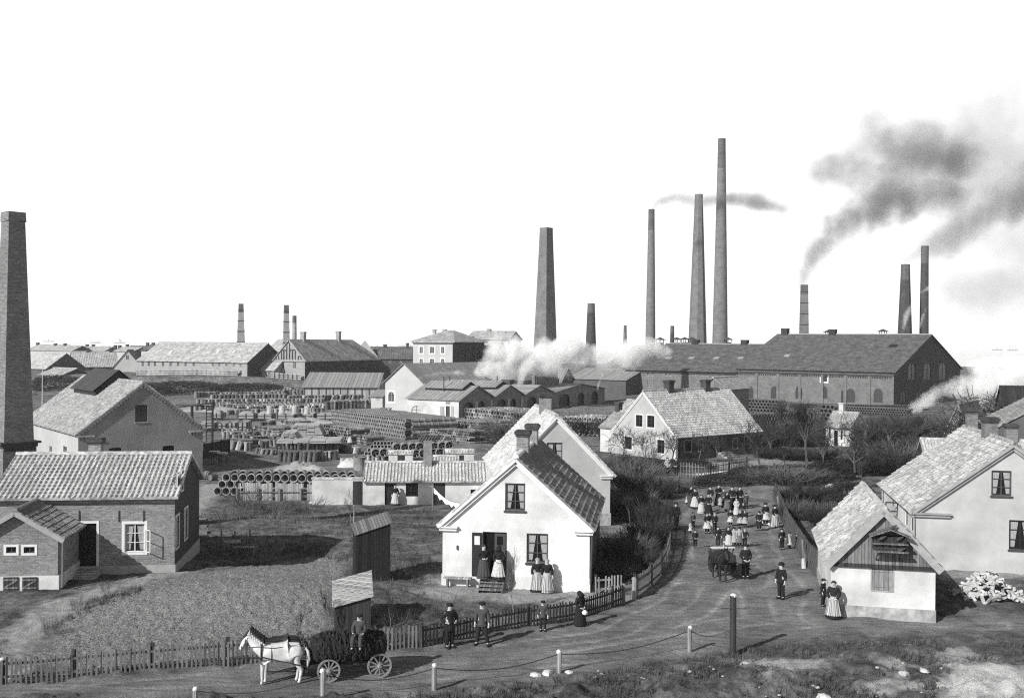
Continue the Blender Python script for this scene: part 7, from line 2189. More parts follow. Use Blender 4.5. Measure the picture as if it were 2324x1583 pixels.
def skirt_mesh(zb, rb, name='skirt', front=False, zt=1.06, off=0.0, npl=14):
    k = (name, zb, rb, front, zt)
    if k in CM: return CM[k]
    n = 40; prof = [(.145, zt), (.20, zt - .12), (.225, zt - .3)] + [(.225 + (rb - .225) * f_, (zt - .3) + (zb - zt + .3) * f_) for f_ in (.35, .7, 1.0)]
    vs = []; fs = []
    for j, (r_, z) in enumerate(prof):
        for i in range(n + 1):
            a = 2 * PI * i / n if not front else -PI / 2 - 1.15 + 2.3 * i / n
            pl = 1 + (.055 * j / 5) * math.cos(npl * a)
            vs.append((math.cos(a) * (r_ * pl + off), math.sin(a) * (r_ * pl * .88 + off) + .0, z))
    for j in range(len(prof) - 1):
        for i in range(n): q = j * (n + 1) + i; fs.append((q, q + n + 1, q + n + 2, q + 1))
    mb = MB(); mb.add(vs, fs); me = mb.mesh(name, 'cloth_dark', True); CM[k] = me
    return me
def head_mesh(kind):
    k = ('h', kind)
    if k in CM: return CM[k]
    mb = MB(); T = Matrix.Translation((0, .005, 1.63))
    if kind in ('hair', 'bun'):
        mb.lathe([(.098, -.05), (.112, .0), (.108, .05), (.07, .10), (.005, .118)], 14, M=T @ Matrix.Rotation(-.75, 4, 'X'))
        if kind == 'bun': mb.lathe([(.005, -.05), (.045, -.03), (.05, .02), (.005, .05)], 10, M=Matrix.Translation((0, .11, 1.64)))
    elif kind == 'scarf':
        mb.lathe([(.15, -.2), (.125, -.1), (.118, .0), (.115, .05), (.075, .11), (.005, .13)], 14, M=Matrix.Translation((0, .03, 1.63)) @ Matrix.Rotation(-.85, 4, 'X'))
    elif kind == 'cap':
        mb.lathe([(.108, .0), (.118, .04), (.125, .075), (.09, .1), (.005, .105)], 14, M=T); mb.box(-.075, -.19, .012 + 1.63, .075, -.09, .03 + 1.63)
    elif kind == 'bowler':
        mb.lathe([(.165, .035), (.17, .045), (.112, .05), (.112, .11), (.09, .155), (.005, .17)], 16, M=T); mb.lathe([(.1, .03), (.165, .035)], 16, M=T, cap=False)
    elif kind == 'hat':
        mb.lathe([(.19, .035), (.19, .045), (.11, .05), (.1, .12), (.005, .13)], 16, M=T)
    me = mb.mesh({'hair': 'hair', 'bun': 'hair', 'scarf': 'headscarf', 'cap': 'cap', 'bowler': 'bowler_hat', 'hat': 'hat'}[kind], 'hair_dark', True); CM[k] = me
    return me
def wear(me, mat_, parent, name=None):
    o = bpy.data.objects.new(name or me.name.split('.')[0], me); COL.objects.link(o); setp(o, parent)
    if mat_:
        o.material_slots[0].link = 'OBJECT'; o.material_slots[0].material = MAT[mat_]
    return o
NP = [0]
def person(x, yb, yt, label, sex='w', top='cloth_black', low='cloth_dark', apron=None, head=None, arms='clasp', face=0.0, legs='stand', hair='hair_dark', skirt=None, coat='jacket', P=None, scale=None, group=None, pitch=0.0):
    p = P if P is not None else gp(x, yb)
    ht = {'bowler': 1.79, 'cap': 1.73, 'hat': 1.75}.get(head, 1.74)
    s = scale or (zat(p, yt) - p.z) / ht
    t = thing('person', label, 'person', p, rad(face), group); t.scale = (s * 1.12, s * 1.12, s)
    if pitch: t.rotation_euler = (rad(pitch), 0, rad(face))
    wear(body_mesh(arms, legs), None, t, 'body')
    wear(coat_mesh(arms, coat), top, t, coat if sex == 'm' else 'bodice')
    for sm in shoes_mesh(legs): wear(sm, 'cloth_black', t, 'shoe')
    if sex == 'm': wear(trouser_mesh(legs), low, t, 'trousers')
    elif sex == 'w': wear(skirt_mesh(.07, .32), low, t, 'skirt')
    else:
        wear(skirt_mesh(.46, .34, 'dress'), low, t, 'dress'); wear(trouser_mesh(legs), 'cloth_black', t, 'stockings')
    if apron: wear(skirt_mesh(.2 if sex == 'w' else .5, .335 if sex == 'w' else .35, 'apron', True, 1.05, .014, 14), apron, t, 'apron')
    hk = head or ('bun' if sex == 'w' else 'hair')
    if hk not in ('hair', 'bun', 'scarf'): wear(head_mesh('hair'), hair, t, 'hair')
    wear(head_mesh(hk), hair if hk in ('hair', 'bun') else {'scarf': 'cloth_black'}.get(hk, 'cloth_black'), t)
    return t
V_ = lambda x, y: (1502.4 + .1419 * x, 1070 + .1419 * y)
def crowd(x, yb, yt, label, **k):
    a, b_ = V_(x, yb); _, c_ = V_(x, yt)
    return person(a, b_, c_, label, **k)
CG = 'crowd standing in the road'
# nearer figures
def GP1(x):
    q = WHITE.M @ Vector((WHITE.uz('front', x, 1330)[0], -.5, 0)); return gl(q.x, q.y)
person(1100, 1307, 1234.5, 'woman in dark dress and grey apron standing in the open doorway of the white house', low='cloth_grey', arms='fold', face=15, apron='cloth_grey', P=WHITE.M @ Vector((WHITE.uz('front', 1101, 1306)[0], -.45, WHITE.uz('front', 1100, 1308)[1] - .02)))
person(1134, 1309, 1238, 'woman in dark shawl and pale apron on the top step of the white house', low='cloth_dark', apron='cloth_apron', head='scarf', face=-10, P=WHITE.M @ Vector((WHITE.uz('front', 1135, 1309)[0], -.5, WHITE.uz('front', 1134, 1308)[1] - .02)))
person(1222, 1335.5, 1265, 'girl in black bodice and striped apron nearest the white house window', low='cloth_dark', apron='cloth_stripe', arms='down', face=10, hair='hair_fair', P=GP1(1222))
person(1243, 1333, 1267.5, 'girl in black bodice and striped pale apron with her shadow on the white wall', low='cloth_stripe', apron='cloth_stripe', arms='down', face=-5, hair='hair_fair', P=GP1(1243.5))
person(1020, 1469, 1368, 'man in long dark coat and cap at the fence holding a small can', sex='m', low='cloth_black', top='cloth_dark', coat='coat', head='cap', arms='hip', face=35)
p = gp(1016, 1468); mb = MB(); mb.lathe([(.07, .45), (.09, .5), (.09, .68), (.06, .7)], 12); mb.bar((-.08, 0, .7), (.08, 0, .7), .015, .12); tag(mb.build('milk_can', 'iron', loc=p + Vector((-.22, -.16, .0))), 'small dark can in the hand of the man in a long coat', 'can')
person(1094, 1463.5, 1364.5, 'stocky man in grey jersey and dark cap standing in the road with arms hanging', sex='m', top='cloth_grey', low='cloth_dark', head='cap', arms='down', face=-12, legs='wide')
person(1232, 1431, 1362, 'boy in grey jersey and cap standing against the dark picket fence', sex='m', top='cloth_grey', low='cloth_dark', head='cap', arms='down', face=-8)
person(1316, 1419, 1340.6, 'old woman in black shawl and headscarf carrying a white bundle by the fence', low='cloth_black', head='scarf', arms='clasp', face=40, coat='jacket')
p = gp(1323, 1419); mb = MB(); mb.lathe([(.02, -.1), (.1, -.05), (.12, .03), (.05, .1)], 10); tag(mb.build('bundle', 'cloth_white', loc=p + Vector((.05, -.28, .62))), 'white bundle carried by the old woman in black', 'bundle')
person(1772.6, 1358.3, 1274.7, 'man in dark suit and bowler hat standing alone in the road', sex='m', top='cloth_black', low='cloth_black', head='bowler', arms='down', face=-55, coat='jacket')
person(1868, 1375, 1312, 'boy in dark sailor blouse and cap leaning by the shed corner', sex='m', top='cloth_black', low='cloth_black', head='cap', arms='down', face=50)
person(1891.5, 1403, 1317, 'woman in dark bodice and long striped apron before the whitewashed shed', low='cloth_black', top='cloth_dark', apron='cloth_stripe', face=-25, arms='clasp')
person(896.5, 1147, 1099, 'woman in black with white apron at the open outbuilding door', low='cloth_black', apron='cloth_apron', face=10, arms='down')
person(1692, 1311, 1234, 'big bearded man in dark greatcoat leading the small dark horse', sex='m', top='cloth_dark', low='cloth_black', coat='coat', head='cap', arms='clasp', face=8)
# the crowd
crowd(465, 560, 222, 'woman in black with grey apron farthest beside the wooden cart', low='cloth_grey', face=30, group=CG)
crowd(395, 525, 372, 'small child in white frock near the wooden cart', sex='g', top='cloth_apron', low='cloth_apron', face=60, group=CG)
crowd(525, 590, 262, 'woman in black with white apron second from the wooden cart', low='cloth_black', apron='cloth_apron', face=-25, group=CG)
crowd(627, 668, 362, 'woman in black blouse and broad white apron in the crowd', low='cloth_apron', apron='cloth_apron', face=10, group=CG)
crowd(742, 685, 348, 'woman wrapped in a long black shawl in the crowd', low='cloth_black', coat='coat', face=0, group=CG)
crowd(775, 545, 232, 'woman with a pale sweeping skirt seen behind the black shawl', low='cloth_pale', face=-40, group=CG)
crowd(903, 535, 202, 'tall woman in black with white cuffs at the back of the crowd', low='cloth_black', arms='fold', face=20, group=CG)
crowd(930, 575, 392, 'toddler in pale frock held by the hand in the crowd', sex='g', top='cloth_pale', low='cloth_pale', face=-10, group=CG)
crowd(990, 560, 262, 'woman in plain grey dress at the back of the crowd', top='cloth_grey', low='cloth_grey', face=0, group=CG)
crowd(1040, 620, 318, 'woman in black blouse and checked apron turning aside in the crowd', low='cloth_mid', apron='cloth_mid', face=35, group=CG)
crowd(1122, 590, 232, 'woman in dark dress and white collar behind the checked apron', low='cloth_dark', face=-10, group=CG)
crowd(1242, 580, 232, 'woman in black dress with bright white belt at the back of the crowd', low='cloth_black', face=15, group=CG)
crowd(1190, 690, 425, 'girl with long white pinafore in the middle of the crowd', sex='w', top='cloth_apron', low='cloth_apron', face=0, hair='hair_fair', group=CG)
crowd(1345, 590, 332, 'boy in dark coat standing apart at the edge of the crowd', sex='m', top='cloth_grey', low='cloth_dark', coat='coat', face=180, group=CG)
crowd(1298, 720, 500, 'fair boy with white collar behind the striped skirts', sex='m', top='cloth_dark', low='cloth_dark', hair='hair_fair', face=10, group=CG)
crowd(1095, 865, 600, 'girl in dark blouse with a wide white skirt apron', sex='g', top='cloth_black', low='cloth_apron', face=0, group=CG)
crowd(1250, 885, 615, 'girl in black blouse and striped skirt, first of a pair', sex='g', top='cloth_black', low='cloth_stripe', face=5, hair='hair_fair', group=CG)
crowd(1325, 892, 610, 'girl in black blouse and striped skirt with face turned down, second of a pair', sex='g', top='cloth_black', low='cloth_stripe', face=-10, group=CG)
crowd(495, 910, 645, 'boy in grey blouse and dark cap on the shady side of the road', sex='m', top='cloth_grey', low='cloth_dark', head='cap', face=20, group=CG)
crowd(455, 985, 800, 'very small child in white frock on the shady side of the road', sex='g', top='cloth_apron', low='cloth_apron', face=35, group=CG)
crowd(722, 985, 650, 'girl with narrow white pinafore beside a boy in the crowd', sex='g', top='cloth_dark', low='cloth_apron', face=20, group=CG)
crowd(765, 945, 640, 'girl in dark hat holding a white cloth in the crowd', sex='g', top='cloth_black', low='cloth_black', apron='cloth_apron', head='hat', face=-10, group=CG)
crowd(842, 960, 655, 'barefoot child in dark jacket beside the girl in a hat', sex='m', top='cloth_dark', low='cloth_dark', hair='hair_fair', face=15, group=CG)
crowd(895, 1203, 870, 'tallest boy at one end of the row of children', sex='m', top='cloth_dark', low='cloth_dark', face=10, arms='down', group='row of children in the road')
crowd(988, 1193, 950, 'smallest child in white pinafore in the row of children', sex='g', top='cloth_apron', low='cloth_apron', face=0, arms='down', group='row of children in the road')
crowd(1062, 1198, 875, 'girl in dark blouse and pale long apron in the row of children', sex='w', low='cloth_dark', apron='cloth_apron', arms='down', group='row of children in the road')
crowd(1147, 1198, 885, 'girl in cream smock and dark hat in the row of children', sex='g', top='cloth_pale', low='cloth_pale', head='hat', arms='down', group='row of children in the road')
crowd(1236, 1202, 885, 'girl in pale smock and straw coloured cap in the row of children', sex='g', top='cloth_pale', low='cloth_mid', head='cap', arms='down', group='row of children in the road')
crowd(1325, 1200, 910, 'fair boy in dark jersey at the other end of the row of children', sex='m', top='cloth_dark', low='cloth_dark', hair='hair_fair', arms='hip', group='row of children in the road')
crowd(1552, 938, 630, 'girl in long dark coat and cap standing by two white cans', sex='g', top='cloth_black', low='cloth_black', coat='coat', head='cap', face=-10, group=CG)
crowd(1655, 860, 492, 'girl with wide dark hat and white apron by the board fence', sex='g', top='cloth_dark', low='cloth_dark', apron='cloth_apron', head='hat', face=15, group=CG)
crowd(1805, 885, 525, 'girl with dark hat and long striped apron by the board fence', sex='w', top='cloth_dark', low='cloth_stripe', apron='cloth_stripe', head='hat', face=30, group=CG)
crowd(1915, 1243, 905, 'boy in dark suit, cap and belt by the board fence', sex='m', top='cloth_black', low='cloth_black', head='cap', arms='down', face=20, group=CG)
crowd(2035, 1230, 955, 'girl in white smock seen from behind beside the boy with a belt', sex='g', top='cloth_apron', low='cloth_apron', face=215, arms='reach', group=CG)
crowd(2148, 1222, 985, 'boy in dark jacket leaning against the board fence', sex='m', top='cloth_dark', low='cloth_dark', face=60, group=CG)
crowd(222, 915, 488, 'old man with pale cap in long dark coat at the shady roadside', sex='m', top='cloth_dark', low='cloth_black', coat='coat', head='cap', face=25, group=CG)
crowd(530, 1215, 925, 'child in black standing in deep shade beside the curving fence', sex='m', top='cloth_black', low='cloth_black', face=15, group=CG)
crowd(92, 1060, 890, 'child perched on the rail of the curving picket fence', sex='m', top='cloth_mid', low='cloth_dark', face=45, group=CG)
for k, (x, y) in enumerate(((1615, 850), (1710, 858))):
    a, b_ = V_(x, y); p = gp(a, b_); mb = MB(); mb.lathe([(.12, -.02), (.13, .02), (.13, .4), (.08, .48), (.08, .54), (.005, .55)], 12); tag(mb.build('milk_can', 'trim_white', loc=p), ['white milk can beside the girl in the long dark coat', 'white milk can beside the long striped apron'][k], 'can')
# yard workers
yw = lambda x, y: (622.9 + .1261 * x, 879.5 + .1261 * y)
for (x, yb, yt, lab_, kw) in ((1645, 1000, 785, 'yard worker in dark jacket before the great pipe stack, nearer the woman', dict(sex='m', top='cloth_grey', low='cloth_dark', head='cap', face=200)), (1865, 955, 755, 'yard worker in grey standing right against the great pipe stack', dict(sex='m', top='cloth_mid', low='cloth_dark', face=160)),
    (1362, 1010, 790, 'woman with white apron standing among the yard pipes', dict(low='cloth_black', apron='cloth_apron')), (620, 600, 480, 'worker in pale shirt bending before the opened clay wagon', dict(sex='m', top='cloth_apron', low='cloth_mid', face=90, pitch=25, arms='reach'))):
    a, b_ = yw(x, yb); person(a, b_, yw(x, yt)[1], lab_, group='workers in the pipe yard', **kw)
# ---------------------------------------------------------------- horses
def horse_mesh(name, m):
    P = [(.45, 0, 1.12, .27), (.72, 0, 1.18, .2), (0, 0, 1.06, (.27, .30)), (-.42, 0, 1.1, .255), (-.62, 0, 1.12, .2), (-.8, 0, 1.33, .155), (-.97, 0, 1.54, .115), (-1.06, 0, 1.64, .1), (-1.17, 0, 1.5, .095), (-1.27, 0, 1.3, .07), (-1.31, 0, 1.21, .055)]
    E = [(0, 1), (0, 2), (2, 3), (3, 4), (4, 5), (5, 6), (6, 7), (7, 8), (8, 9), (9, 10)]
    for sg in (1, -1):
        b0 = len(P); f_ = .05 * sg
        P += [(-.5 + f_, sg * .12, .92, .12), (-.5 + f_, sg * .13, .72, .075), (-.52 + f_, sg * .13, .42, .055), (-.52 + f_, sg * .13, .12, .042), (-.56 + f_, sg * .13, .03, .055)]
        E += [(3, b0)] + [(b0 + j, b0 + j + 1) for j in range(4)]
        b0 = len(P)
        P += [(.58 - f_, sg * .12, .98, .17), (.5 - f_, sg * .14, .78, .11), (.70 - f_, sg * .14, .48, .058), (.64 - f_, sg * .14, .13, .044), (.6 - f_, sg * .14, .03, .058)]
        E += [(0, b0)] + [(b0 + j, b0 + j + 1) for j in range(4)]
    P = [p[:3] + (tuple(q * 1.12 for q in p[3]) if isinstance(p[3], tuple) else p[3] * (1.1 if p[3] > .16 else 1.14),) for p in P]
    me = skin_mesh(name, P, E, m, 2, 2)
    return me
mat('coat_white', .62, .22, 5, .9, stain=.3); mat('coat_dark', .02, .3, 4, .6); mat('hoof', .1, .2, 4, .6); mat('leather', .03, .3, 8, .5)
def horse(P, rot, s, label, m, mane, pitchz=0):
    t = thing('horse', label, 'horse', P, rot); t.scale = (s,) * 3
    if 'horse' not in CM: CM['horse'] = horse_mesh('body', 'coat_white')
    wear(CM['horse'], m, t, 'body')
    mb = MB()
    for k in range(14):
        f_ = k / 13; a = Vector((-.55 - .5 * f_, 0, 1.32 + .40 * f_)); mb.tube([a, a + Vector((.05, .05 * (-1) ** k, .04)), a + Vector((.10, .09 * (-1) ** k, -.13))], [.045, .04, .012], 5)
    mb.build('mane', mane, t)
    for sg in (1, -1): mb = MB(); mb.tube([(-1.0, sg * .06, 1.7), (-1.02, sg * .075, 1.78), (-1.0, sg * .07, 1.86)], [.035, .03, .004], 6); mb.build('ear', m, t)
    mb = MB(); mb.tube([(.88, 0, 1.2), (.95, 0, 1.08), (.97, 0, .8), (.94, 0, .5)], [.045, .06, .08, .02], 8); mb.build('tail', mane, t)
    mb = MB()
    def strap(c, rx, ry, rz, ang, w_=.035):
        pts = [Vector((c[0] + (rx * math.cos(a)) * math.sin(ang), ry * math.sin(a), c[2] + rz * math.cos(a) )) + Vector((math.cos(a) * rx * math.cos(ang), 0, 0)) * 0 for a in [2 * PI * k / 18 for k in range(19)]]
        mb.tube(pts, w_, 5, cap=False)
    strap((-.60, 0, 1.12), .0, .245, .29, 0, .03); strap((-.25, 0, 1.06), 0, .30, .325, 0, .016); strap((-1.14, 0, 1.51), .0, .115, .13, 0, .012); strap((-1.27, 0, 1.31), 0, .085, .085, 0, .012)
    for sg in (1, -1):
        mb.tube([(-.6, sg * .25, 1.02), (-.1, sg * .31, .9), (.7, sg * .27, .68), (1.3, sg * .2, .5)], .02, 5); mb.tube([(-1.24, sg * .09, 1.3), (-.7, sg * .2, 1.36), (-.2, sg * .26, 1.3), (.9, sg * .2, 1.4)], .01, 4)
        mb.tube([(-1.05, sg * .1, 1.66), (-1.24, sg * .09, 1.3)], .012, 4)
    mb.build('harness', 'leather', t)
    return t
hp = gp(634, 1550); yw_ = rad(10)
horse(hp, yw_, 1.0, 'white horse in dark harness drawing the loaded wagon', 'coat_white', 'coat_white')
horse(hp + Vector((-.2, 1.0, 0)), yw_, .97, 'black horse harnessed behind the white one, only its head and back showing', 'coat_dark', 'coat_dark')
mb = MB(); mb.tube([hp + Vector((1.6, .75, .5)), hp + Vector((-.9, .45, .75)), hp + Vector((-1.75, .35, .78))], [.05, .045, .035], 6); tag(mb.build('draught_pole', 'boards_dark'), 'wooden draught pole between the white and the black horse', 'pole')
# wagon
mat('wheel_wood', .2, .25, 5)
def wheel(t, c, r, M, nsp=12, m='wheel_wood'):
    mb = MB(); mb.lathe([(r * .86, -.035), (r, -.04), (r, .04), (r * .86, .035), (r * .86, -.035)], 28, M=M, cap=False); o = mb.build('wheel', m, t)
    for k in range(nsp):
        a = 2 * PI * k / nsp; q = MB(); q.bar((.06 * math.cos(a), .06 * math.sin(a), 0), (r * .88 * math.cos(a), r * .88 * math.sin(a), 0), .045, .035, up=(0, 0, 1), M=M)
        q.build('spoke', m, o)
    q = MB(); q.lathe([(.05, -.12), (.08, -.08), (.085, .05), (.05, .12)], 12, M=M); q.build('hub', m, o)
    return o
f0 = dp(746, 1519, 36.5); r0 = dp(861.4, 1504.5, 37.05)
g_ = (gz(f0.x, f0.y) + .40) - f0.z
f0.z += g_; r0.z = gz(r0.x, r0.y) + .42
dv_ = r0 - f0; yaw = math.atan2(dv_.y, dv_.x); WB = dv_.length
t = thing('hay_wagon', 'four wheeled farm wagon under a high dark load with pale spoked wheels', 'wagon', (f0.x, f0.y, f0.z - .40), yaw)
for (xx, r_, zz) in ((0, .40, .40), (WB, .43, .42)):
    for yy in (0.0, 1.15): wheel(t, None, r_, Matrix.Translation((xx, yy, zz)) @ Matrix.Rotation(PI / 2, 4, 'X'))
    mb = MB(); mb.tube([(xx, .02, zz), (xx, 1.13, zz)], .04, 8); mb.build('axle', 'iron', t)
mb = MB(); mb.box(-.6, .12, .5, WB + .3, 1.03, .58); mb.bar((-1.1, .6, .45), (.1, .6, .5), .08, .08); mb.bar((-.75, .05, .42), (-.75, 1.1, .42), .07, .07); mb.build('bed', 'boards_dark', t)
mat('load', .03, .7, 5, 1.0, .2, 9)
nx, ny = 44, 22; vs = []; fs = []; x0, x1 = -.62, WB + .38
for j in range(ny):
    a = 2 * PI * j / ny
    for i in range(nx + 1):
        f_ = i / nx; e_ = (1 - (2 * f_ - 1) ** 4) ** .5
        q = 1 + .10 * math.sin(i * 2.9 + j * 1.7) * math.sin(j * 2.3 + i) + rng.uniform(-.06, .06)
        yy = .57 + .66 * e_ * math.cos(a) * q; zz = 1.02 + (.60 if math.sin(a) > 0 else .55) * e_ ** .6 * math.sin(a) * q * (1.0 if f_ < .75 else .9)
        vs.append((x0 + (x1 - x0) * f_, yy, zz))
for j in range(ny):
    for i in range(nx): a = j * (nx + 1) + i; b_ = ((j + 1) % ny) * (nx + 1) + i; fs.append((a, a + 1, b_ + 1, b_))
mb = MB(); mb.add(vs, fs); lo = mb.build('load', 'load', t, smooth=False)
mb = MB()
for k in range(900):
    a = rng.uniform(-.3, PI + .3); f_ = rng.uniform(.03, .97); e_ = (1 - (2 * f_ - 1) ** 4) ** .5
    p = Vector((x0 + (x1 - x0) * f_, .57 - .68 * e_ * math.cos(a) * (1 if rng.random() < .8 else -1), 1.02 + .6 * e_ ** .6 * math.sin(a))); d = Vector((rng.uniform(-1, 1), rng.uniform(-1, .2), rng.uniform(-1, .5))).normalized() * rng.uniform(.08, .2); s = Vector((.008, 0, .008))
    mb.add([p - s, p + s, p + d], [(0, 1, 2)])
mb.build('loose_straw', 'load', t)
# driver on the load, legs hanging
Mw = Matrix.Translation(t.location) @ Matrix.Rotation(yaw, 4, 'Z')
dr = Mw @ Vector((1.08, .12, 1.5 - .72))
person(0, 0, 0, 'young driver with cap and whip sitting on top of the loaded wagon', sex='m', top='cloth_grey', low='cloth_grey', head='cap', arms='sit', legs='sit', face=-5, P=dr, scale=.86)
mb = MB(); mb.tube([dr + Vector((-.3, -.35, .82)), dr + Vector((.15, -.3, .98)), dr + Vector((.75, -.2, 1.22))], [.02, .018, .006], 6); tag(mb.build('whip', 'boards_dark'), 'thin whip held across the driver of the loaded wagon', 'whip')
# small cart with the dark horse coming up the road
hp2 = gp(1637, 1320)
horse(hp2 + Vector((0, .5, 0)), rad(97), 1.0, 'small dark horse facing down the road in front of a little cart', 'coat_dark', 'coat_dark')
cp = hp2 + Vector((.55, 2.6, 0)); cp.z = gz(cp.x, cp.y)
t = thing('horse_cart', 'little two wheeled cart with a pale board across, behind the small dark horse', 'cart', cp, .1)
for sx in (-.6, .6): wheel(t, None, .42, Matrix.Translation((sx, 0, .42)) @ Matrix.Rotation(PI / 2, 4, 'Y'), 10, 'boards_dark')
mb = MB(); mb.box(-.5, -.75, .45, .5, .75, .52)
for sx in (-.5, .44): mb.poly_prism([(sx, -.75, .52), (sx, .75, .52), (sx, .8, .95), (sx, -.8, .95)], (.06, 0, 0))
mb.build('body', 'boards_dark', t)
mb = MB()
for sx in (-.42, .42): mb.bar((sx, -.7, .6), (sx * .8, -2.3, .8), .06, .06)
mb.build('shafts', 'boards_dark', t)
mb = MB(); mb.box(-.62, -.2, 1.22, .62, .06, 1.26); mb.build('seat_board', 'trim_white', t)
mb = MB(); 
for sx in (-.45, .45): mb.bar((sx, 0, .5), (sx * 1.4, 0, 1.22), .05, .05)
mb.build('seat_irons', 'iron', t)
p = cp + Vector((0.15, .35, .35)); person(0, 0, 0, 'child in pale smock sitting in the little cart behind the dark horse', sex='m', top='cloth_mid', low='cloth_dark', arms='sit', legs='sit', face=0, P=p, scale=.6)
# box cart and carters at the road side
cp = gp(1519, 1121); t = thing('box_cart', 'old high sided plank cart at the far side of the road', 'cart', cp, .15)
mb = MB(); W_ = 1.7; mb.poly_prism([(-.75, 0, .35), (.75, 0, .35), (.9, 0, 1.45), (-.9, 0, 1.45)], (0, 2.4, 0)); mb.build('body', 'boards', t)
mb = MB()
for sx in (-.93, .87): mb.bar((sx * .85, -.05, .1), (sx, -.05, 1.55), .07, .07)
mb.build('corner_posts', 'boards_dark', t)
for sx in (-.95, .95):
    for yy in (.4, 1.9): wheel(t, None, .42, Matrix.Translation((sx, yy, .42)) @ Matrix.Rotation(PI / 2, 4, 'Y'), 10, 'boards_dark')
for k, (x, yb, yt, lab_, kw) in enumerate(((1526, 1086, 1048, 'man in pale shirt standing on the plank cart', dict(top='cloth_pale', low='cloth_dark')), (1543, 1084, 1052, 'man in dark clothes beside the pale shirted one on the cart', dict(top='cloth_dark', low='cloth_dark')))):
    P = cp + Vector((-.2 + .75 * k + .2, 1.2, 1.46)); person(x, yb, yt, lab_, sex='m', face=20 - 50 * k, P=P, scale=.92, **kw)
horse(gp(1503, 1100) + Vector((0, 1.5, 0)), rad(60), .9, 'dark cart horse standing half hidden behind the plank cart', 'coat_dark', 'coat_dark')
# ================================================================ smoke and steam
def smoke(name, label, caps, dens, col, absorb=1.0, scale=.05, soft=1.0, detail=4, lo=.42, hi=.72, voxel=3.0, warp=0.0, aniso=0.0, edge=.9, power=2):
    """caps: list of (a, ra, b, rb) tapered capsules in world metres; the density falls off towards their skins and is broken by noise"""
    m = bpy.data.materials.new(name); m.use_nodes = True; MAT[name + label[:12]] = m
    nt = m.node_tree; nt.nodes.clear()
    out = nt.nodes.new('ShaderNodeOutputMaterial'); vol = nt.nodes.new('ShaderNodeVolumePrincipled')
    nt.links.new(vol.outputs[0], out.inputs['Volume'])
    vol.inputs['Color'].default_value = (col, col, col, 1)
    vol.inputs['Anisotropy'].default_value = -.35 if col > .9 else aniso
    cen = sum((Vector(c[0]) + Vector(c[2]) for c in caps), Vector()) / (2 * len(caps))
    pos = nt.nodes.new('ShaderNodeTexCoord').outputs['Object']
    def vm(op, a, b_=None, scale_=None):
        n = nt.nodes.new('ShaderNodeVectorMath'); n.operation = op
        for i, q in enumerate((a, b_)):
            if q is None: continue
            if isinstance(q, (tuple, Vector)): n.inputs[i].default_value = tuple(q)
            else: nt.links.new(q, n.inputs[i])
        if scale_ is not None:
            if isinstance(scale_, (int, float)): n.inputs['Scale'].default_value = scale_
            else: nt.links.new(scale_, n.inputs['Scale'])
        return n
    nz = noise_node(nt, pos, scale, detail, .62)
    nlow = noise_node(nt, pos, scale * .35, 2, .5)
    wp_ = vm('ADD', pos, vm('SCALE', vm('SUBTRACT', nlow.outputs['Color'], (.5, .5, .5)).outputs[0], None, warp).outputs[0]).outputs[0] if warp else pos
    best = None
    for (a, ra, b_, rb) in caps:
        a = Vector(a) - cen; b_ = Vector(b_) - cen; ab = b_ - a; l2 = max(ab.length_squared, 1e-6)
        pa = vm('SUBTRACT', wp_, a)
        tt = math_node(nt, 'DIVIDE', vm('DOT_PRODUCT', pa.outputs[0], ab).outputs['Value'], l2)
        cl = nt.nodes.new('ShaderNodeClamp'); nt.links.new(tt, cl.inputs[0])
        d = vm('LENGTH', vm('SUBTRACT', pa.outputs[0], vm('SCALE', tuple(ab), None, cl.outputs[0]).outputs[0]).outputs[0]).outputs['Value']
        rr = maprange(nt, cl.outputs[0], 0, 1, ra, rb)
        val = math_node(nt, 'SUBTRACT', 1.0, math_node(nt, 'DIVIDE', d, rr))
        best = val if best is None else math_node(nt, 'MAXIMUM', best, val)
    f_ = maprange(nt, best, 0.0, edge, 0.0, 1.0)
    ns = maprange(nt, nz.outputs[0], lo, hi, -.55, .55)
    dd = math_node(nt, 'MULTIPLY', maprange(nt, math_node(nt, 'ADD', f_, math_node(nt, 'MULTIPLY', ns, soft)), .12, .9, 0, 1), maprange(nt, best, 0, .12, 0, 1))
    dd = math_node(nt, 'MULTIPLY', math_node(nt, 'POWER', dd, power), dens)
    nt.links.new(dd, vol.inputs['Density'])
    # closed skin just outside the capsules
    mb = MB()
    for (a, ra, b_, rb) in caps:
        a = Vector(a) - cen; b_ = Vector(b_) - cen; ab = b_ - a
        d = ab.normalized() if ab.length > 1e-3 else Vector((0, 0, 1)); k = 1.0 + (warp * .0)
        w_ = warp * .22
        pts = []; rs = []
        for q in range(5): an = PI / 2 * (1 - q / 4); pts.append(a - d * (ra + w_) * math.sin(an)); rs.append(max((ra + w_) * math.cos(an), .02))
        for q in range(1, 5): pts.append(a.lerp(b_, q / 5)); rs.append(ra + (rb - ra) * q / 5 + w_)
        for q in range(5): an = PI / 2 * q / 4; pts.append(b_ + d * (rb + w_) * math.sin(an)); rs.append(max((rb + w_) * math.cos(an), .02))
        mb.tube(pts, rs, 14)
    me = mb.mesh('t', m)
    o = bpy.data.objects.new('t', me); COL.objects.link(o)
    md = o.modifiers.new('r', 'REMESH'); md.mode = 'VOXEL'; md.voxel_size = voxel
    dg = bpy.context.evaluated_depsgraph_get(); dg.update()
    out_me = bpy.data.meshes.new_from_object(o.evaluated_get(dg)); bpy.data.objects.remove(o)
    out_me.materials.clear(); out_me.materials.append(m); out_me.name = name
    r = bpy.data.objects.new(name, out_me); COL.objects.link(r); r.location = cen
    return tag(r, label, 'smoke', kind='thing')
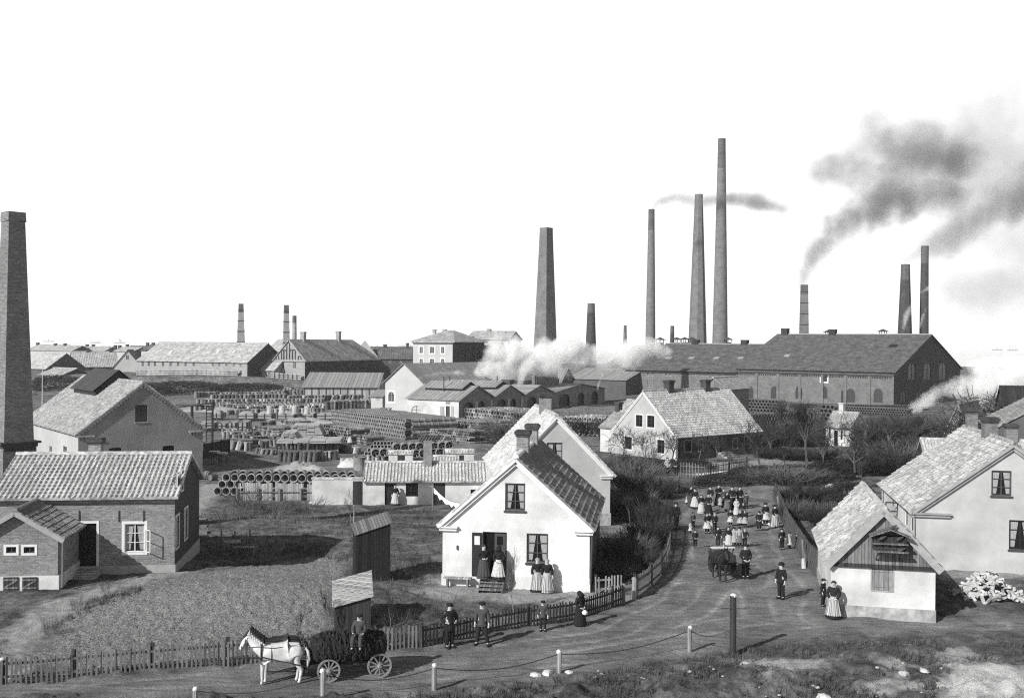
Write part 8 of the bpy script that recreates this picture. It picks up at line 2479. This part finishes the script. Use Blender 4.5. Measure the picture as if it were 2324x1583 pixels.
def path(pts, Y, k=1.0):
    """pts: (x, y, half width in picture units, depth shift)"""
    W = []
    for q in pts:
        Yq = Y + (q[3] if len(q) > 3 else 0)
        W.append((dp(q[0], q[1], Yq), q[2] * Yq / F * k))
    return [(W[i][0], W[i][1], W[i + 1][0], W[i + 1][1]) for i in range(len(W) - 1)]
# dark plume of the banded stack growing into the big cloud
caps = path([(1828, 652, 13), (1836, 612, 22), (1856, 562, 36), (1884, 520, 56), (1950, 485, 66), (2040, 445, 74)], 292)
smoke('smoke_plume', 'grey smoke plume bending up from the banded stack', caps, .30, .34, scale=.08, voxel=2.2, warp=7, soft=.8, power=1.2)
caps = path([(1880, 395, 72), (1960, 350, 112), (2080, 350, 120), (2170, 385, 90)], 300) + path([(2030, 430, 80), (2150, 440, 80)], 300)
smoke('smoke_cloud', 'big soft grey smoke cloud hanging above the banded stack', caps, .19, .34, scale=.05, voxel=3.5, warp=18, soft=.75, edge=1.0, power=1.2)
caps = path([(2060, 300, 120), (2190, 270, 110), (2280, 205, 75)], 330) + path([(2200, 340, 170), (2340, 380, 190)], 330)
smoke('smoke_cloud', 'thin pale smoke veil high above the other smoke', caps, .045, .38, scale=.035, voxel=4.5, warp=18, soft=.8, edge=1.0, power=1.2)
caps = path([(2055, 604, 13), (2080, 584, 22), (2120, 555, 44), (2165, 520, 76), (2215, 490, 84), (2300, 440, 110), (2390, 400, 120)], 300)
smoke('smoke_plume', 'grey smoke plume blowing from the shorter smoky stack past its taller neighbour', caps, .16, .34, scale=.055, voxel=2.6, warp=13, soft=.8, power=1.3)
caps = path([(2170, 650, 80), (2270, 640, 105), (2390, 650, 130)], 340) + path([(2200, 560, 90), (2350, 550, 150)], 340)
smoke('smoke_cloud', 'faint low smoke drift beyond the gable of the great hall', caps, .038, .40, scale=.04, voxel=4.5, warp=14, soft=.8, edge=1.0, power=1.2)
caps = path([(1480, 478, 8), (1494, 462, 14), (1530, 450, 20), (1590, 456, 21), (1645, 452, 26), (1700, 458, 27), (1775, 474, 24)], 310)
smoke('smoke_plume', 'thin grey smoke streaming from the slender stack behind its neighbours', caps, .42, .36, scale=.10, soft=.5, voxel=2.0, warp=4, power=1.2)
for x, y, Y, lab_ in ((1341, 686, 332, 'little wisp of smoke over the short dark stack'), (1418, 737, 362, 'little wisp of smoke over the thin stack in the steam'), (1525, 738, 352, 'little wisp of smoke over the thin dark stack')):
    smoke('smoke_wisp', lab_, path([(x, y, 4), (x + 6, y - 12, 6), (x + 26, y - 22, 6), (x + 38, y - 27, 5)], Y), .25, .4, scale=.2, voxel=1.2, warp=2)
# white steam over the kiln sheds
caps = path([(1087, 872, 14), (1094, 842, 28), (1118, 806, 46), (1165, 788, 50)], 211) + path([(1110, 850, 24), (1150, 832, 40), (1215, 806, 46), (1290, 790, 46)], 214)
smoke('steam_cloud', 'dense white steam puff bursting from the second kiln shed', caps, 1.2, .998, scale=.16, voxel=1.3, warp=7, edge=.8, soft=.85, power=1.3)
caps = path([(1186, 870, 13), (1190, 842, 26), (1215, 818, 38), (1270, 808, 48)], 207) + path([(1215, 845, 22), (1260, 815, 45), (1340, 818, 56), (1420, 812, 50), (1490, 800, 36)], 217)
smoke('steam_cloud', 'white steam drifting from the third kiln shed across the great square stack foot', caps, .85, .998, scale=.14, voxel=1.5, warp=9, edge=.8, soft=.85, power=1.3)
caps = path([(1375, 858, 4), (1362, 875, 3)], 222) + path([(1030, 852, 12), (985, 862, 5)], 196)
smoke('steam_wisp', 'thin white steam wisp from the first kiln shed pipe', path([(944, 864, 3), (962, 853, 6), (1000, 845, 10), (1050, 848, 12)], 192), .7, .99, scale=.2, voxel=.9, warp=2)
smoke('steam_wisp', 'small white steam jet by the far kiln shed', path([(1358, 884, 2.5), (1360, 866, 5), (1366, 848, 9)], 212), .9, .99, scale=.25, voxel=.7, warp=1.5)
# steam and smoke on the ground by the great hall
caps = path([(2074, 906, 22), (2120, 894, 34), (2180, 884, 44), (2250, 866, 62), (2330, 858, 66), (2420, 845, 74)], 205) + path([(2210, 850, 30), (2290, 830, 34), (2400, 815, 40)], 215)
smoke('steam_cloud', 'white kiln smoke rolling over the ground beside the great hall', caps, .6, .998, scale=.14, voxel=1.5, warp=9, edge=.8, soft=.9, power=1.3)
smoke('steam_wisp', 'low white dust and steam drifting over the yard pipes', path([(780, 912, 6), (830, 922, 12), (890, 922, 14), (930, 920, 10)], 176), .14, .98, scale=.2, voxel=1.0, warp=2)
caps = path([(2055, 742, 8), (2062, 705, 12), (2075, 670, 12), (2110, 650, 12)], 278) + path([(2090, 742, 5), (2100, 700, 9), (2115, 670, 9)], 280)
smoke('steam_cloud', 'pale steam veiling the lower shafts of the two smoky stacks', caps, .5, .99, scale=.12, voxel=1.4, warp=4)
# ================================================================ sea air
m = bpy.data.materials.new('haze'); m.use_nodes = True; nt = m.node_tree; nt.nodes.clear()
out = nt.nodes.new('ShaderNodeOutputMaterial'); vol = nt.nodes.new('ShaderNodeVolumePrincipled'); nt.links.new(vol.outputs[0], out.inputs['Volume'])
vol.inputs['Color'].default_value = (1, 1, 1, 1); vol.inputs['Density'].default_value = 0.00014; vol.inputs['Anisotropy'].default_value = 0.0
mb = MB(); mb.box(-2600, -260, -7.5, 2600, 5600, 90); tag(mb.build('haze', m), 'thin pale sea air over the whole place', 'haze', kind='stuff')
